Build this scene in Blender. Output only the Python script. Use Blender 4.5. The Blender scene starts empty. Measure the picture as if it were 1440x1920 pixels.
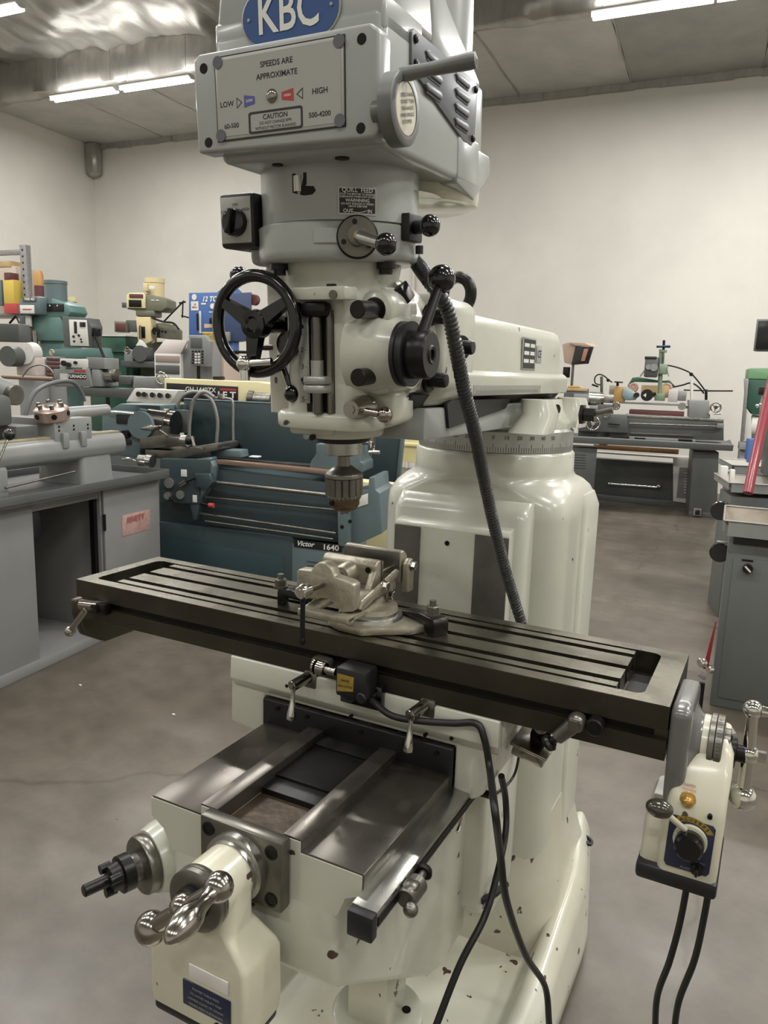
import bpy, bmesh, math, random
from mathutils import Matrix, Vector
random.seed(7)
C = bpy.context.scene.collection
sc = bpy.context.scene
R = math.radians
PI = math.pi

# ------------------------------------------------------------------ camera
CAM = Vector((0.652022, -1.148875, 1.519409))
FPX, YAW, PITCH, ROLL = 1420.4856, 0.477933, 0.18168, 0.0317083
fwd = Vector((-math.sin(YAW)*math.cos(PITCH), math.cos(YAW)*math.cos(PITCH), -math.sin(PITCH)))
rt0 = Vector((math.cos(YAW), math.sin(YAW), 0)); up0 = rt0.cross(fwd)
rt = rt0*math.cos(ROLL) + up0*math.sin(ROLL); up = -rt0*math.sin(ROLL) + up0*math.cos(ROLL)
cd = bpy.data.cameras.new('camera'); cam = bpy.data.objects.new('camera', cd); C.objects.link(cam)
cd.sensor_fit = 'VERTICAL'; cd.sensor_height = 36.0; cd.lens = FPX/1920*36.0
cd.clip_start = 0.05; cd.clip_end = 80
m3 = Matrix((rt, up, -fwd)).transposed()
cam.matrix_world = Matrix.Translation(CAM) @ m3.to_4x4()
sc.camera = cam

# ------------------------------------------------------------------ world, lamps, exposure
w = bpy.data.worlds.new('world'); sc.world = w; w.use_nodes = True
w.node_tree.nodes['Background'].inputs[0].default_value = (0.75, 0.78, 0.8, 1)
w.node_tree.nodes['Background'].inputs[1].default_value = 0.15
sc.view_settings.view_transform = 'Standard'; sc.view_settings.look = 'None'
sc.view_settings.exposure = -0.86; sc.view_settings.gamma = 1.0; sc.view_settings.use_curve_mapping = False
LAMP_W = 95.0
TUBE_GLOW = 14.0
ROOM = R(4.0)            # the building is turned four degrees against the machine
rt_ = Vector((math.cos(ROOM), math.sin(ROOM), 0)); rn_ = Vector((-math.sin(ROOM), math.cos(ROOM), 0))
def room(a, d, z):       # a along the back wall, d distance from the camera towards it
    v = CAM + rt_*a + rn_*d
    return Vector((v.x, v.y, z))

def ray(u, v):
    return fwd + rt*((u-720)/FPX) - up*((v-960)/FPX)
def at(u, v, X=None, Y=None, Z=None):       # point of a real plane seen at a place of the photograph
    d = ray(u, v)
    t = (X-CAM.x)/d.x if X is not None else (Y-CAM.y)/d.y if Y is not None else (Z-CAM.z)/d.z
    return CAM + d*t

# ------------------------------------------------------------------ materials
def lin(c):
    return tuple(((x/255)/12.92 if x/255 <= 0.04045 else ((x/255+0.055)/1.055)**2.4) for x in c) + (1,)
MATS = {}
def mat(name, col, rough=0.5, metal=0.0, var=0.0, vscale=3.0, col2=None, bump=0.0, bscale=40.0,
        coat=0.0, rvar=0.0, chips=0.0, chipcol=(70, 55, 45), emit=None, alpha=None, stretch=None):
    if name in MATS: return MATS[name]
    m = bpy.data.materials.new(name); m.use_nodes = True; nt = m.node_tree; N = nt.nodes; L = nt.links
    b = N['Principled BSDF']; b.inputs['Base Color'].default_value = lin(col)
    b.inputs['Roughness'].default_value = rough; b.inputs['Metallic'].default_value = metal
    if coat: b.inputs['Coat Weight'].default_value = coat; b.inputs['Coat Roughness'].default_value = 0.12
    if emit:
        b.inputs['Emission Color'].default_value = lin(col); b.inputs['Emission Strength'].default_value = emit
    if alpha is not None: b.inputs['Transmission Weight'].default_value = alpha
    tc = N.new('ShaderNodeTexCoord'); src = tc.outputs['Object']
    if stretch:
        mp = N.new('ShaderNodeMapping'); mp.inputs['Scale'].default_value = stretch
        L.new(src, mp.inputs[0]); src = mp.outputs[0]
    colout = None
    if var or col2:
        n = N.new('ShaderNodeTexNoise'); n.inputs['Scale'].default_value = vscale; n.inputs['Detail'].default_value = 5
        n.inputs['Roughness'].default_value = 0.6; L.new(src, n.inputs['Vector'])
        r = N.new('ShaderNodeValToRGB'); r.color_ramp.elements[0].position = 0.35; r.color_ramp.elements[1].position = 0.65
        c2 = col2 if col2 else tuple(x*(1-var) for x in col)
        r.color_ramp.elements[0].color = lin(c2); r.color_ramp.elements[1].color = lin(col)
        L.new(n.outputs[0], r.inputs[0]); colout = r.outputs[0]
    if chips:
        n = N.new('ShaderNodeTexNoise'); n.inputs['Scale'].default_value = 22; n.inputs['Detail'].default_value = 3
        L.new(tc.outputs['Object'], n.inputs['Vector'])
        r = N.new('ShaderNodeValToRGB'); r.color_ramp.elements[0].position = 0.70-chips; r.color_ramp.elements[1].position = 0.712-chips
        r.color_ramp.elements[0].color = (0, 0, 0, 1); r.color_ramp.elements[1].color = (1, 1, 1, 1)
        L.new(n.outputs[0], r.inputs[0])
        mx = N.new('ShaderNodeMix'); mx.data_type = 'RGBA'; L.new(r.outputs[0], mx.inputs[0])
        if colout: L.new(colout, mx.inputs[6])
        else: mx.inputs[6].default_value = lin(col)
        mx.inputs[7].default_value = lin(chipcol); colout = mx.outputs[2]
    if colout: L.new(colout, b.inputs['Base Color'])
    if rvar:
        n = N.new('ShaderNodeTexNoise'); n.inputs['Scale'].default_value = vscale*2.3; n.inputs['Detail'].default_value = 4
        L.new(src, n.inputs['Vector'])
        mr = N.new('ShaderNodeMapRange'); mr.inputs[1].default_value = 0.3; mr.inputs[2].default_value = 0.7
        mr.inputs[3].default_value = max(0.05, rough-rvar); mr.inputs[4].default_value = min(1, rough+rvar)
        L.new(n.outputs[0], mr.inputs[0]); L.new(mr.outputs[0], b.inputs['Roughness'])
    if bump:
        n = N.new('ShaderNodeTexNoise'); n.inputs['Scale'].default_value = bscale; n.inputs['Detail'].default_value = 4
        L.new(src, n.inputs['Vector'])
        bp = N.new('ShaderNodeBump'); bp.inputs['Strength'].default_value = bump; bp.inputs['Distance'].default_value = 0.01
        L.new(n.outputs[0], bp.inputs['Height']); L.new(bp.outputs[0], b.inputs['Normal'])
    MATS[name] = m; return m

WHITE = mat('mill_enamel', (192, 192, 178), 0.28, var=0.04, vscale=4, bump=0.05, bscale=9, chips=-0.012, coat=0.3)
WHITE2 = mat('worn_base_enamel', (194, 194, 180), 0.33, col2=(184, 181, 160), vscale=3, bump=0.08, bscale=8, chips=0.038, coat=0.3)
GREYP = mat('head_enamel', (160, 164, 160), 0.30, var=0.04, vscale=5, bump=0.04, bscale=12, coat=0.3)
CREAMP = mat('feed_enamel', (198, 195, 174), 0.32, var=0.05, vscale=6, chips=0.02, coat=0.3)
TABLE = mat('oiled_table_steel', (126, 122, 108), 0.28, 0.9, col2=(88, 83, 70), vscale=5, rvar=0.10)
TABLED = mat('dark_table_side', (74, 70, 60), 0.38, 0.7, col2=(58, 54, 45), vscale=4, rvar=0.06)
SLOT = mat('slot_black', (16, 15, 12), 0.5, 0.5)
STEEL = mat('ground_steel', (182, 181, 175), 0.26, 0.95, var=0.08, vscale=8, rvar=0.05)
STEELD = mat('worn_steel', (126, 123, 115), 0.33, 0.85, var=0.18, vscale=10, rvar=0.06)
WAY = mat('way_steel', (104, 100, 94), 0.30, 0.8, col2=(80, 75, 69), vscale=4, rvar=0.05)
WAYV = mat('scraped_way', (98, 96, 90), 0.45, 0.6, var=0.12, vscale=20)
RUST = mat('rusty_plate', (86, 74, 60), 0.45, 0.5, col2=(56, 46, 36), vscale=14, bump=0.15, bscale=70)
CHROME = mat('chrome', (218, 217, 212), 0.10, 1.0, rvar=0.04, vscale=5)
CHROMED = mat('worn_chrome', (168, 163, 155), 0.17, 1.0, var=0.12, vscale=12)
BLACK = mat('black_plastic', (12, 12, 13), 0.16, coat=0.3)
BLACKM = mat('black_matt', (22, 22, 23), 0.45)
OXIDE = mat('black_oxide_steel', (38, 36, 35), 0.34, 0.6, var=0.2, vscale=25)
RUBBER = mat('rubber_wiper', (14, 14, 14), 0.40, bump=0.05, bscale=30, rvar=0.1)
CABLE = mat('cable_rubber', (16, 16, 16), 0.45)
ALU = mat('etched_aluminium', (168, 168, 162), 0.38, 0.55)
ALUC = mat('vise_casting', (172, 166, 148), 0.38, 0.65, var=0.12, vscale=25, bump=0.15, bscale=90)
VENT = mat('vent_plate_grey', (98, 102, 106), 0.38, 0.1)
WHEELG = mat('handwheel_grey', (122, 124, 122), 0.42, 0.4, var=0.15, vscale=20)
PAPER = mat('aged_label', (206, 200, 180), 0.5, var=0.1, vscale=40)
PLATE = mat('speed_plate', (166, 166, 160), 0.42, 0.25)
INK = mat('ink_dark', (42, 42, 44), 0.6)
WINK = mat('ink_white', (222, 222, 214), 0.5)
GINK = mat('ink_grey', (150, 150, 146), 0.5)
BLUE = mat('badge_blue', (44, 78, 132), 0.35, coat=0.4)
NAVY = mat('label_navy', (30, 36, 62), 0.4)
RED = mat('signal_red', (172, 62, 60), 0.45)
LBLUE = mat('marking_blue', (84, 88, 150), 0.5)
YELLOW = mat('caution_yellow', (198, 172, 78), 0.5)
YELD = mat('dirty_yellow', (158, 132, 52), 0.55, var=0.2, vscale=60)
BRASS = mat('brass_button', (178, 142, 76), 0.28, 0.6)
BRACK = mat('bracket_grey', (100, 99, 97), 0.25, var=0.06, vscale=6, coat=0.4)
GREYC = mat('cabinet_grey', (126, 126, 124), 0.42, var=0.05, vscale=3, coat=0.1)
GREYL = mat('lathe_grey', (134, 136, 134), 0.38, var=0.06, vscale=4, coat=0.2)
GREYD = mat('dark_lathe_grey', (84, 86, 84), 0.42, var=0.08, vscale=4)
TEAL = mat('lathe_teal', (54, 68, 71), 0.42, var=0.08, vscale=3)
TEALL = mat('light_teal', (92, 108, 110), 0.38, var=0.05, vscale=4)
TEALG = mat('mill_green', (92, 124, 118), 0.40, var=0.06, vscale=5)
GREEN = mat('machine_green', (52, 92, 76), 0.45, var=0.1, vscale=4)
GREENL = mat('pale_green', (112, 152, 112), 0.45)
CREAM = mat('machine_cream', (216, 206, 160), 0.45, var=0.05, vscale=3)
WHITEB = mat('white_sheet', (214, 212, 206), 0.5, var=0.04, vscale=4)
PRESS = mat('press_blue', (66, 98, 154), 0.4)
CARD = mat('cardboard', (186, 160, 118), 0.8, var=0.1, vscale=6)
WOOD = mat('brown_box', (150, 112, 72), 0.7, var=0.15, vscale=8)
SALMON = mat('readout_beige', (184, 160, 142), 0.5)
REDP = mat('red_tube', (128, 24, 40), 0.35, coat=0.4)
GALV = mat('galvanised', (150, 148, 146), 0.42, 0.5, var=0.1, vscale=30)
DIRTY = mat('dusty_pan', (142, 134, 118), 0.6, 0.2, col2=(112, 104, 90), vscale=8)
TEAN = mat('spray_amber', (176, 132, 70), 0.4)
MAROON = mat('maroon', (92, 50, 48), 0.5)
GLASSD = mat('dark_screen', (34, 34, 36), 0.2)
PINK = mat('faded_red_badge', (186, 156, 148), 0.5, 0.2, col2=(172, 132, 124), vscale=30)

# ------------------------------------------------------------------ geometry helpers
WM = {}
def basis(d):
    d = Vector(d).normalized(); a = Vector((0, 0, 1)) if abs(d.z) < 0.9 else Vector((1, 0, 0))
    x = a.cross(d).normalized(); y = d.cross(x)
    return x, y, d
class G:
    def __init__(s, m=None): s.bm = bmesh.new(); s.m = m
    def add(s, vs, fs):
        v = [s.bm.verts.new(p) for p in vs]
        for f in fs:
            try: s.bm.faces.new([v[i] for i in f])
            except ValueError: pass
        return s
    def box(s, x0, x1, y0, y1, z0, z1, b=0.0, seg=2, rot=None):
        t = bmesh.new(); bmesh.ops.create_cube(t, size=1.0)
        for v in t.verts: v.co = Vector((v.co.x*(x1-x0), v.co.y*(y1-y0), v.co.z*(z1-z0)))
        if b: bmesh.ops.bevel(t, geom=t.edges[:], offset=min(b, 0.49*min(abs(x1-x0), abs(y1-y0), abs(z1-z0))), segments=seg, profile=0.5, affect='EDGES')
        c = Vector(((x0+x1)/2, (y0+y1)/2, (z0+z1)/2)); M = Matrix.Translation(c) @ (rot.to_4x4() if rot else Matrix())
        s._merge(t, M); return s
    def _merge(s, t, M):
        t.verts.index_update(); mp = [s.bm.verts.new(M @ v.co) for v in t.verts]
        for f in t.faces:
            try: s.bm.faces.new([mp[v.index] for v in f.verts])
            except ValueError: pass
        t.free()
    def lathe(s, prof, o, axis, n=32, a0=0.0, a1=2*PI):
        x, y, d = basis(axis); o = Vector(o); full = abs(a1-a0-2*PI) < 1e-6; k = n if full else n+1
        vs = []; fs = []
        for r, h in prof:
            for i in range(k):
                a = a0+(a1-a0)*i/n; vs.append(o + d*h + (x*math.cos(a)+y*math.sin(a))*max(r, 1e-5))
        for j in range(len(prof)-1):
            for i in range(n if full else n):
                i2 = (i+1) % k
                fs.append((j*k+i, j*k+i2, (j+1)*k+i2, (j+1)*k+i))
        if full and prof[0][0] > 1e-4: fs.append(tuple(reversed(range(k))))
        if full and prof[-1][0] > 1e-4: fs.append(tuple((len(prof)-1)*k+i for i in range(k)))
        return s.add(vs, fs)
    def cyl(s, p0, p1, r0, r1=None, n=24, b=0.0):
        p0 = Vector(p0); p1 = Vector(p1); h = (p1-p0).length; r1 = r0 if r1 is None else r1
        pr = [(r0-b, 0), (r0, b), (r1, h-b), (r1-b, h)] if b else [(r0, 0), (r1, h)]
        return s.lathe(pr, p0, p1-p0, n)
    def sphere(s, c, r, n=20, sc_=(1, 1, 1)):
        t = bmesh.new(); bmesh.ops.create_uvsphere(t, u_segments=n, v_segments=n//2+2, radius=r)
        s._merge(t, Matrix.Translation(Vector(c)) @ Matrix.Diagonal((*sc_, 1))); return s
    def tube(s, pts, r, n=10, smooth=0, closed=False, taper=None):
        p = [Vector(q) for q in pts]
        if smooth: p = spline(p, smooth, closed)
        k = len(p); T = []
        for i in range(k):
            a = p[(i-1) % k] if (closed or i) else p[i]; b = p[(i+1) % k] if (closed or i < k-1) else p[i]
            T.append((b-a).normalized())
        x, y, _ = basis(T[0]); vs = []; fs = []
        for i in range(k):
            x = (x - T[i]*x.dot(T[i])).normalized(); y = T[i].cross(x)
            rr_ = r if taper is None else r*taper(i/(k-1))
            for j in range(n):
                a = 2*PI*j/n; vs.append(p[i] + (x*math.cos(a)+y*math.sin(a))*rr_)
        for i in range(k if closed else k-1):
            i2 = (i+1) % k
            for j in range(n): fs.append((i*n+j, i*n+(j+1) % n, i2*n+(j+1) % n, i2*n+j))
        if not closed:
            fs.append(tuple(reversed(range(n)))); fs.append(tuple((k-1)*n+j for j in range(n)))
        return s.add(vs, fs)
    def prism(s, poly, ax, a0, a1, b=0.0, seg=2):      # poly in the two other axes, extruded along ax
        t = bmesh.new()
        def mk(p, a): return (a, p[0], p[1]) if ax == 'x' else (p[0], a, p[1]) if ax == 'y' else (p[0], p[1], a)
        lo = [t.verts.new(mk(p, a0)) for p in poly]; hi = [t.verts.new(mk(p, a1)) for p in poly]
        n = len(poly); t.faces.new(lo[::-1]); t.faces.new(hi)
        for i in range(n): t.faces.new([lo[i], lo[(i+1) % n], hi[(i+1) % n], hi[i]])
        bmesh.ops.recalc_face_normals(t, faces=t.faces[:])
        if b: bmesh.ops.bevel(t, geom=t.edges[:], offset=b, segments=seg, profile=0.5, affect='EDGES', clamp_overlap=True)
        s._merge(t, Matrix()); return s
    def loft(s, rings, caps=True):
        n = len(rings[0]); vs = [p for r_ in rings for p in r_]; fs = []
        for j in range(len(rings)-1):
            for i in range(n): fs.append((j*n+i, j*n+(i+1) % n, (j+1)*n+(i+1) % n, (j+1)*n+i))
        if caps: fs.append(tuple(reversed(range(n)))); fs.append(tuple((len(rings)-1)*n+i for i in range(n)))
        return s.add(vs, fs)
    def text(s, txt, size, o, xd, yd, align='CENTER', depth=0.0004, bold=0.0, sx=1.0, shear=0.0):
        key = (txt, align, bold, shear)
        if key not in TXT:
            c = bpy.data.curves.new('t', 'FONT'); c.body = txt; c.size = 1.0; c.align_x = align; c.align_y = 'CENTER'
            c.resolution_u = 3; c.offset = bold; c.shear = shear
            ob = bpy.data.objects.new('t', c); me = ob.to_mesh()
            TXT[key] = ([v.co.copy() for v in me.vertices], [tuple(p.vertices) for p in me.polygons])
            ob.to_mesh_clear(); bpy.data.objects.remove(ob); bpy.data.curves.remove(c)
        vs, fs = TXT[key]; xd = Vector(xd).normalized(); yd = Vector(yd).normalized(); nd = xd.cross(yd); o = Vector(o)
        return s.add([o + xd*(v.x*size*sx) + yd*(v.y*size) + nd*depth for v in vs], fs)
TXT = {}
def spline(p, k, closed=False):
    out = []; n = len(p)
    for i in range(n if closed else n-1):
        a = p[(i-1) % n] if (closed or i) else p[0]*2-p[1]; b = p[i]; c = p[(i+1) % n]
        d = p[(i+2) % n] if (closed or i+2 < n) else p[-1]*2-p[-2]
        for j in range(k):
            t = j/k; out.append(0.5*((2*b)+(c-a)*t+(2*a-5*b+4*c-d)*t*t+(3*b-a-3*c+d)*t**3))
    if not closed: out.append(p[-1])
    return out
def rr(cx, cy, hx, hy, r, z, n=8):        # rounded rectangle ring, counter-clockwise
    r = min(r, hx-1e-4, hy-1e-4); pts = []
    for (sx, sy, a0) in ((1, 1, 0), (-1, 1, 90), (-1, -1, 180), (1, -1, 270)):
        for i in range(n):
            a = R(a0+90*i/(n-1)); pts.append(Vector((cx+sx*(hx-r)+r*math.cos(a), cy+sy*(hy-r)+r*math.sin(a), z)))
    return pts
def thing(name, loc, label, cat, rotz=0.0, group=None):
    o = bpy.data.objects.new(name, None); C.objects.link(o); o.empty_display_size = 0.1
    o.location = loc; o.rotation_euler = (0, 0, rotz)
    WM[o] = Matrix.Translation(Vector(loc)) @ Matrix.Rotation(rotz, 4, 'Z')
    o['label'] = label; o['category'] = cat
    if group: o['group'] = group
    return o
def obj(name, g, m, parent=None, ang=38, kind=None, label=None, flat=False):
    me = bpy.data.meshes.new(name)
    if g.m is not None: bmesh.ops.transform(g.bm, matrix=g.m, verts=g.bm.verts[:])
    if parent is not None: bmesh.ops.transform(g.bm, matrix=WM[parent].inverted(), verts=g.bm.verts[:])
    if not flat: bmesh.ops.recalc_face_normals(g.bm, faces=g.bm.faces[:])
    g.bm.to_mesh(me); g.bm.free()
    for p in me.polygons: p.use_smooth = True
    me.set_sharp_from_angle(angle=R(ang)); me.materials.append(m)
    o = bpy.data.objects.new(name, me); C.objects.link(o)
    if parent is not None: o.parent = parent; WM[o] = WM[parent]
    if kind: o['kind'] = kind
    if label: o['label'] = label
    return o
def solo(name, g, m, loc, label, cat, group=None, ang=38):     # a thing of one mesh, origin at its base
    me_root = Matrix.Translation(Vector(loc)); o = bpy.data.objects.new(name, None); WM[o] = me_root
    r = obj(name, g, m, None, ang); r.data.transform(me_root.inverted()); r.location = loc
    bpy.data.objects.remove(o); WM[r] = me_root
    r['label'] = label; r['category'] = cat
    if group: r['group'] = group
    return r
def hexbolt(g, p, d, r, h, washer=True):
    d = Vector(d).normalized(); p = Vector(p)
    if washer: g.lathe([(r*1.25, 0), (r*1.25, h*0.15)], p, d, 16)
    g.lathe([(r, h*0.1), (r, h*0.9), (r*0.85, h)], p, d, 6); return g
def ballcrank_handle(g, p0, p1, r):        # turned machine handle, thin neck to fat grip
    p0 = Vector(p0); p1 = Vector(p1); h = (p1-p0).length
    g.lathe([(r*0.62, 0), (r*0.5, h*0.12), (r*0.62, h*0.3), (r*0.9, h*0.45), (r, h*0.58), (r*0.9, h*0.74), (r*0.6, h*0.9), (r*0.25, h*0.985), (0, h)], p0, p1-p0, 20); return g

# ================================================================== THE ROOM
from mathutils import noise
def rbox(g, a0, a1, d0, d1, z0, z1, b=0.0):
    t = bmesh.new(); bmesh.ops.create_cube(t, size=1.0)
    for v in t.verts:
        p = room((a0+a1)/2+v.co.x*(a1-a0), (d0+d1)/2+v.co.y*(d1-d0), 0); v.co = Vector((p.x, p.y, (z0+z1)/2+v.co.z*(z1-z0)))
    if b: bmesh.ops.bevel(t, geom=t.edges[:], offset=b, segments=1, affect='EDGES')
    g._merge(t, Matrix()); return g
AL, AR, DF, DB, ZT = -11.07, 7.5, -5.5, 11.5, 5.5
FLOORM = mat('concrete', (101, 94, 83), 0.38, col2=(76, 69, 59), vscale=0.9, bump=0.10, bscale=5, rvar=0.12)
nt = FLOORM.node_tree; N = nt.nodes; L = nt.links; b_ = N['Principled BSDF']
old = b_.inputs['Base Color'].links[0].from_socket
n2 = N.new('ShaderNodeTexNoise'); n2.inputs['Scale'].default_value = 7; n2.inputs['Detail'].default_value = 8; n2.inputs['Roughness'].default_value = 0.7
r2 = N.new('ShaderNodeValToRGB'); r2.color_ramp.elements[0].position = 0.3; r2.color_ramp.elements[0].color = (0.72, 0.72, 0.72, 1); r2.color_ramp.elements[1].position = 0.7; r2.color_ramp.elements[1].color = (1.12, 1.12, 1.12, 1)
tc_ = N.new('ShaderNodeTexCoord'); L.new(tc_.outputs['Object'], n2.inputs[0]); L.new(n2.outputs[0], r2.inputs[0])
vo = N.new('ShaderNodeTexVoronoi'); vo.feature = 'DISTANCE_TO_EDGE'; vo.inputs['Scale'].default_value = 0.42
wn = N.new('ShaderNodeTexNoise'); wn.inputs['Scale'].default_value = 2.5; wn.inputs['Detail'].default_value = 4
va = N.new('ShaderNodeMix'); va.data_type = 'RGBA'; va.inputs[0].default_value = 0.22
L.new(tc_.outputs['Object'], wn.inputs[0]); L.new(tc_.outputs['Object'], va.inputs[6]); L.new(wn.outputs[1], va.inputs[7]); L.new(va.outputs[2], vo.inputs[0])
cr = N.new('ShaderNodeValToRGB'); cr.color_ramp.elements[0].position = 0.0; cr.color_ramp.elements[0].color = (0.72, 0.7, 0.68, 1); cr.color_ramp.elements[1].position = 0.004; cr.color_ramp.elements[1].color = (1, 1, 1, 1)
L.new(vo.outputs[0], cr.inputs[0])
m1 = N.new('ShaderNodeMix'); m1.data_type = 'RGBA'; m1.blend_type = 'MULTIPLY'; m1.inputs[0].default_value = 1; L.new(old, m1.inputs[6]); L.new(r2.outputs[0], m1.inputs[7])
m2_ = N.new('ShaderNodeMix'); m2_.data_type = 'RGBA'; m2_.blend_type = 'MULTIPLY'; m2_.inputs[0].default_value = 1; L.new(m1.outputs[2], m2_.inputs[6]); L.new(cr.outputs[0], m2_.inputs[7])
L.new(m2_.outputs[2], b_.inputs['Base Color'])
obj('floor', rbox(G(), AL, AR, DF, DB, -0.1, 0.0), FLOORM, kind='structure')
WALLM = mat('painted_wall', (214, 211, 202), 0.75, var=0.05, vscale=0.7, bump=0.05, bscale=12)
obj('wall_back', rbox(G(), AL, AR, DB, DB+0.15, 0, 6.2), WALLM, kind='structure')
obj('wall_left', rbox(G(), AL-0.15, AL, DF, DB+0.15, 0, 6.2), WALLM, kind='structure')
obj('wall_right', rbox(G(), AR, AR+0.15, DF, DB+0.15, 0, 6.2), WALLM, kind='structure')
obj('wall_front', rbox(G(), AL-0.15, AR+0.15, DF-0.15, DF, 0, 6.2), WALLM, kind='structure')
FOIL = mat('foil_insulation', (178, 175, 168), 0.36, 0.6, var=0.12, vscale=2, bump=0.5, bscale=6, stretch=(3, 0.8, 1))
PANEL = mat('faced_panel', (162, 160, 152), 0.55, 0.2, var=0.08, vscale=2, bump=0.08, bscale=4)
PANELL = mat('faced_panel_pale', (196, 194, 188), 0.5, 0.2, var=0.08, vscale=2, bump=0.15, bscale=4)
g = G(); nx, ny = 300, 150; vs = []; fs = []
for j in range(ny+1):
    for i in range(nx+1):
        a = AL+(AR-AL)*i/nx; d = DF+(9.25-DF)*j/ny
        k = noise.noise(Vector((a*0.9+d*0.5, d*2.2, 0)))*0.07 + noise.noise(Vector((a*3.1+d*0.8, d*0.9, 3)))*0.07 + noise.noise(Vector((a*5.5, d*1.8+a, 7)))*0.035 - 0.08*abs(math.sin(a*PI/1.5))**0.4
        p = room(a, d, 5.98 + k); vs.append(p)
for j in range(ny):
    for i in range(nx): fs.append((j*(nx+1)+i, j*(nx+1)+i+1, (j+1)*(nx+1)+i+1, (j+1)*(nx+1)+i))
g.add(vs, fs); ceil_o = obj('ceiling', g, FOIL, ang=80, kind='structure')
WM[ceil_o] = Matrix()
obj('roof_deck', rbox(G(), AL-0.15, AR+0.15, DF-0.15, DB+0.15, 6.2, 6.3), PANEL, ceil_o)
# foil wrapped beam, wrinkled
g = G(); vs = []; fs = []; prof = [(9.12, 6.05), (9.08, 5.8), (9.06, 5.62), (9.08, 5.46), (9.16, 5.42), (9.26, 5.44), (9.30, 5.6), (9.30, 6.05)]; nx = 170
for i in range(nx+1):
    a = AL+(AR-AL)*i/nx
    for k, (d, z) in enumerate(prof):
        q = noise.noise(Vector((a*2.2, k*1.3, 9)))*0.045
        vs.append(room(a, d-q, z+q*0.5))
m_ = len(prof)
for i in range(nx):
    for k in range(m_-1): fs.append((i*m_+k, i*m_+k+1, (i+1)*m_+k+1, (i+1)*m_+k))
g.add(vs, fs); trim1 = obj('trim_1', g, FOIL, ang=60, kind='structure')
edges_a = [AL, -9.4, -8.0, -6.3, -4.6, -3.05, -1.52, 0.10, 0.95, 2.5, 4.1, 5.8, AR]
for i in range(len(edges_a)-1):
    pale = edges_a[i] < -1.6
    obj('insulation_panel', rbox(G(), edges_a[i]+0.012, edges_a[i+1]-0.012, 9.28, DB, 5.47, 5.50+0.01*(i % 3)), PANELL if pale else PANEL, ceil_o)
for i in range(1, len(edges_a)-1):
    g = G(); p = [room(edges_a[i]+0.015*math.sin(j*1.7+i), 9.3+(DB-9.3)*j/6, 5.475) for j in range(7)]
    g.tube(p, 0.018, 6); obj('seam_strip', g, FOIL, ceil_o)
g = G(); nx = 60
for i in range(nx):
    a0 = AL+(AR-AL)*i/nx; a1 = AL+(AR-AL)*(i+1)/nx
    rbox(g, a0, a1, DB-0.05-0.02*(i % 3)*0.5, DB, 5.38+0.02*noise.noise(Vector((i*0.7, 0, 0))), 5.5)
trim2 = obj('trim_2', g, FOIL, kind='structure')
g = G(); rbox(g, AL, AL+0.25, DB-0.22, DB, 4.9, 5.5, 0.05); obj('trim_3', g, FOIL, kind='structure')
g = G()
cp = CAM + ray(779, 430)*((DB-0.03)/(ray(779, 430).dot(rn_)))
g.cyl((cp.x, cp.y, 0), (cp.x, cp.y, 5.4), 0.02, n=10)
obj('trim_4', g, WALLM, kind='structure')

# ---- tube fixtures
TUBE = mat('lit_tube', (250, 252, 255), 0.4, emit=TUBE_GLOW)
def tube_light(a, d, z, label, rot=0.0, L_=1.2, power=LAMP_W):
    c = room(a, d, z); t = thing('tube_light', c, label, 'light', ROOM+rot, 'fluorescent tube fixtures under the ceiling')
    M = WM[t]
    g = G(M); g.prism([(-0.03, 0.0), (-0.075, 0.03), (-0.05, 0.06), (0.05, 0.06), (0.075, 0.03), (0.03, 0.0)], 'x', -L_/2, L_/2)
    obj('housing', g, WHITEB, t)
    for y in (-0.042, 0.042):
        g = G(M); g.lathe([(0.0, -L_/2+0.004), (0.017, -L_/2+0.006), (0.019, -L_/2+0.03), (0.019, L_/2-0.03), (0.017, L_/2-0.006), (0, L_/2-0.004)], (0, y, -0.005), (1, 0, 0), 12)
        obj('tube', g, TUBE, t)
    g = G(M)
    for x in (-L_/2+0.1, L_/2-0.1): g.tube([(x, 0, 0.05), (x, 0, 0.55)], 0.004, 6)
    obj('hanger_wire', g, GALV, t)
    ld = bpy.data.lights.new('tube_lamp', 'AREA'); ld.shape = 'RECTANGLE'; ld.size = L_; ld.size_y = 0.14; ld.energy = power
    ld.color = (1.0, 0.985, 0.955)
    lo = bpy.data.objects.new('tube_lamp', ld); C.objects.link(lo); lo.parent = t; lo.location = (0, 0, -0.04)
    lu = ld.copy(); lu.energy = power*0.13; lo = bpy.data.objects.new('tube_lamp_upward', lu); C.objects.link(lo); lo.parent = t; lo.location = (0, 0, 0.09); lo.rotation_euler = (PI, 0, 0)
    return t
for a, lb in ((-8.79, 'long lit tube fixture at far left under ceiling, left half of the pair'), (-7.49, 'long lit tube fixture at far left under ceiling, right half of the pair')):
    tube_light(a, 9.0, 5.3, lb)
for i, a in enumerate((-1.05, 0.17)):
    tube_light(a, 8.95, 5.3, ['lit tube fixture at top right of the photo, left of the joint', 'lit tube fixture at top right of the photo, right of the joint'][i])
for i, a in enumerate((1.39, 2.61, 3.83)): tube_light(a, 8.95, 5.3, 'lit tube fixture of the top right row beyond the picture edge, %s one outside' % ('first', 'second', 'third')[i])
pc = at(2, 22, Z=5.3) - CAM
tube_light(pc.dot(rt_)-0.3, pc.dot(rn_), 5.3, 'bright blown-out tube fixture cut by the top left corner')
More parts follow.
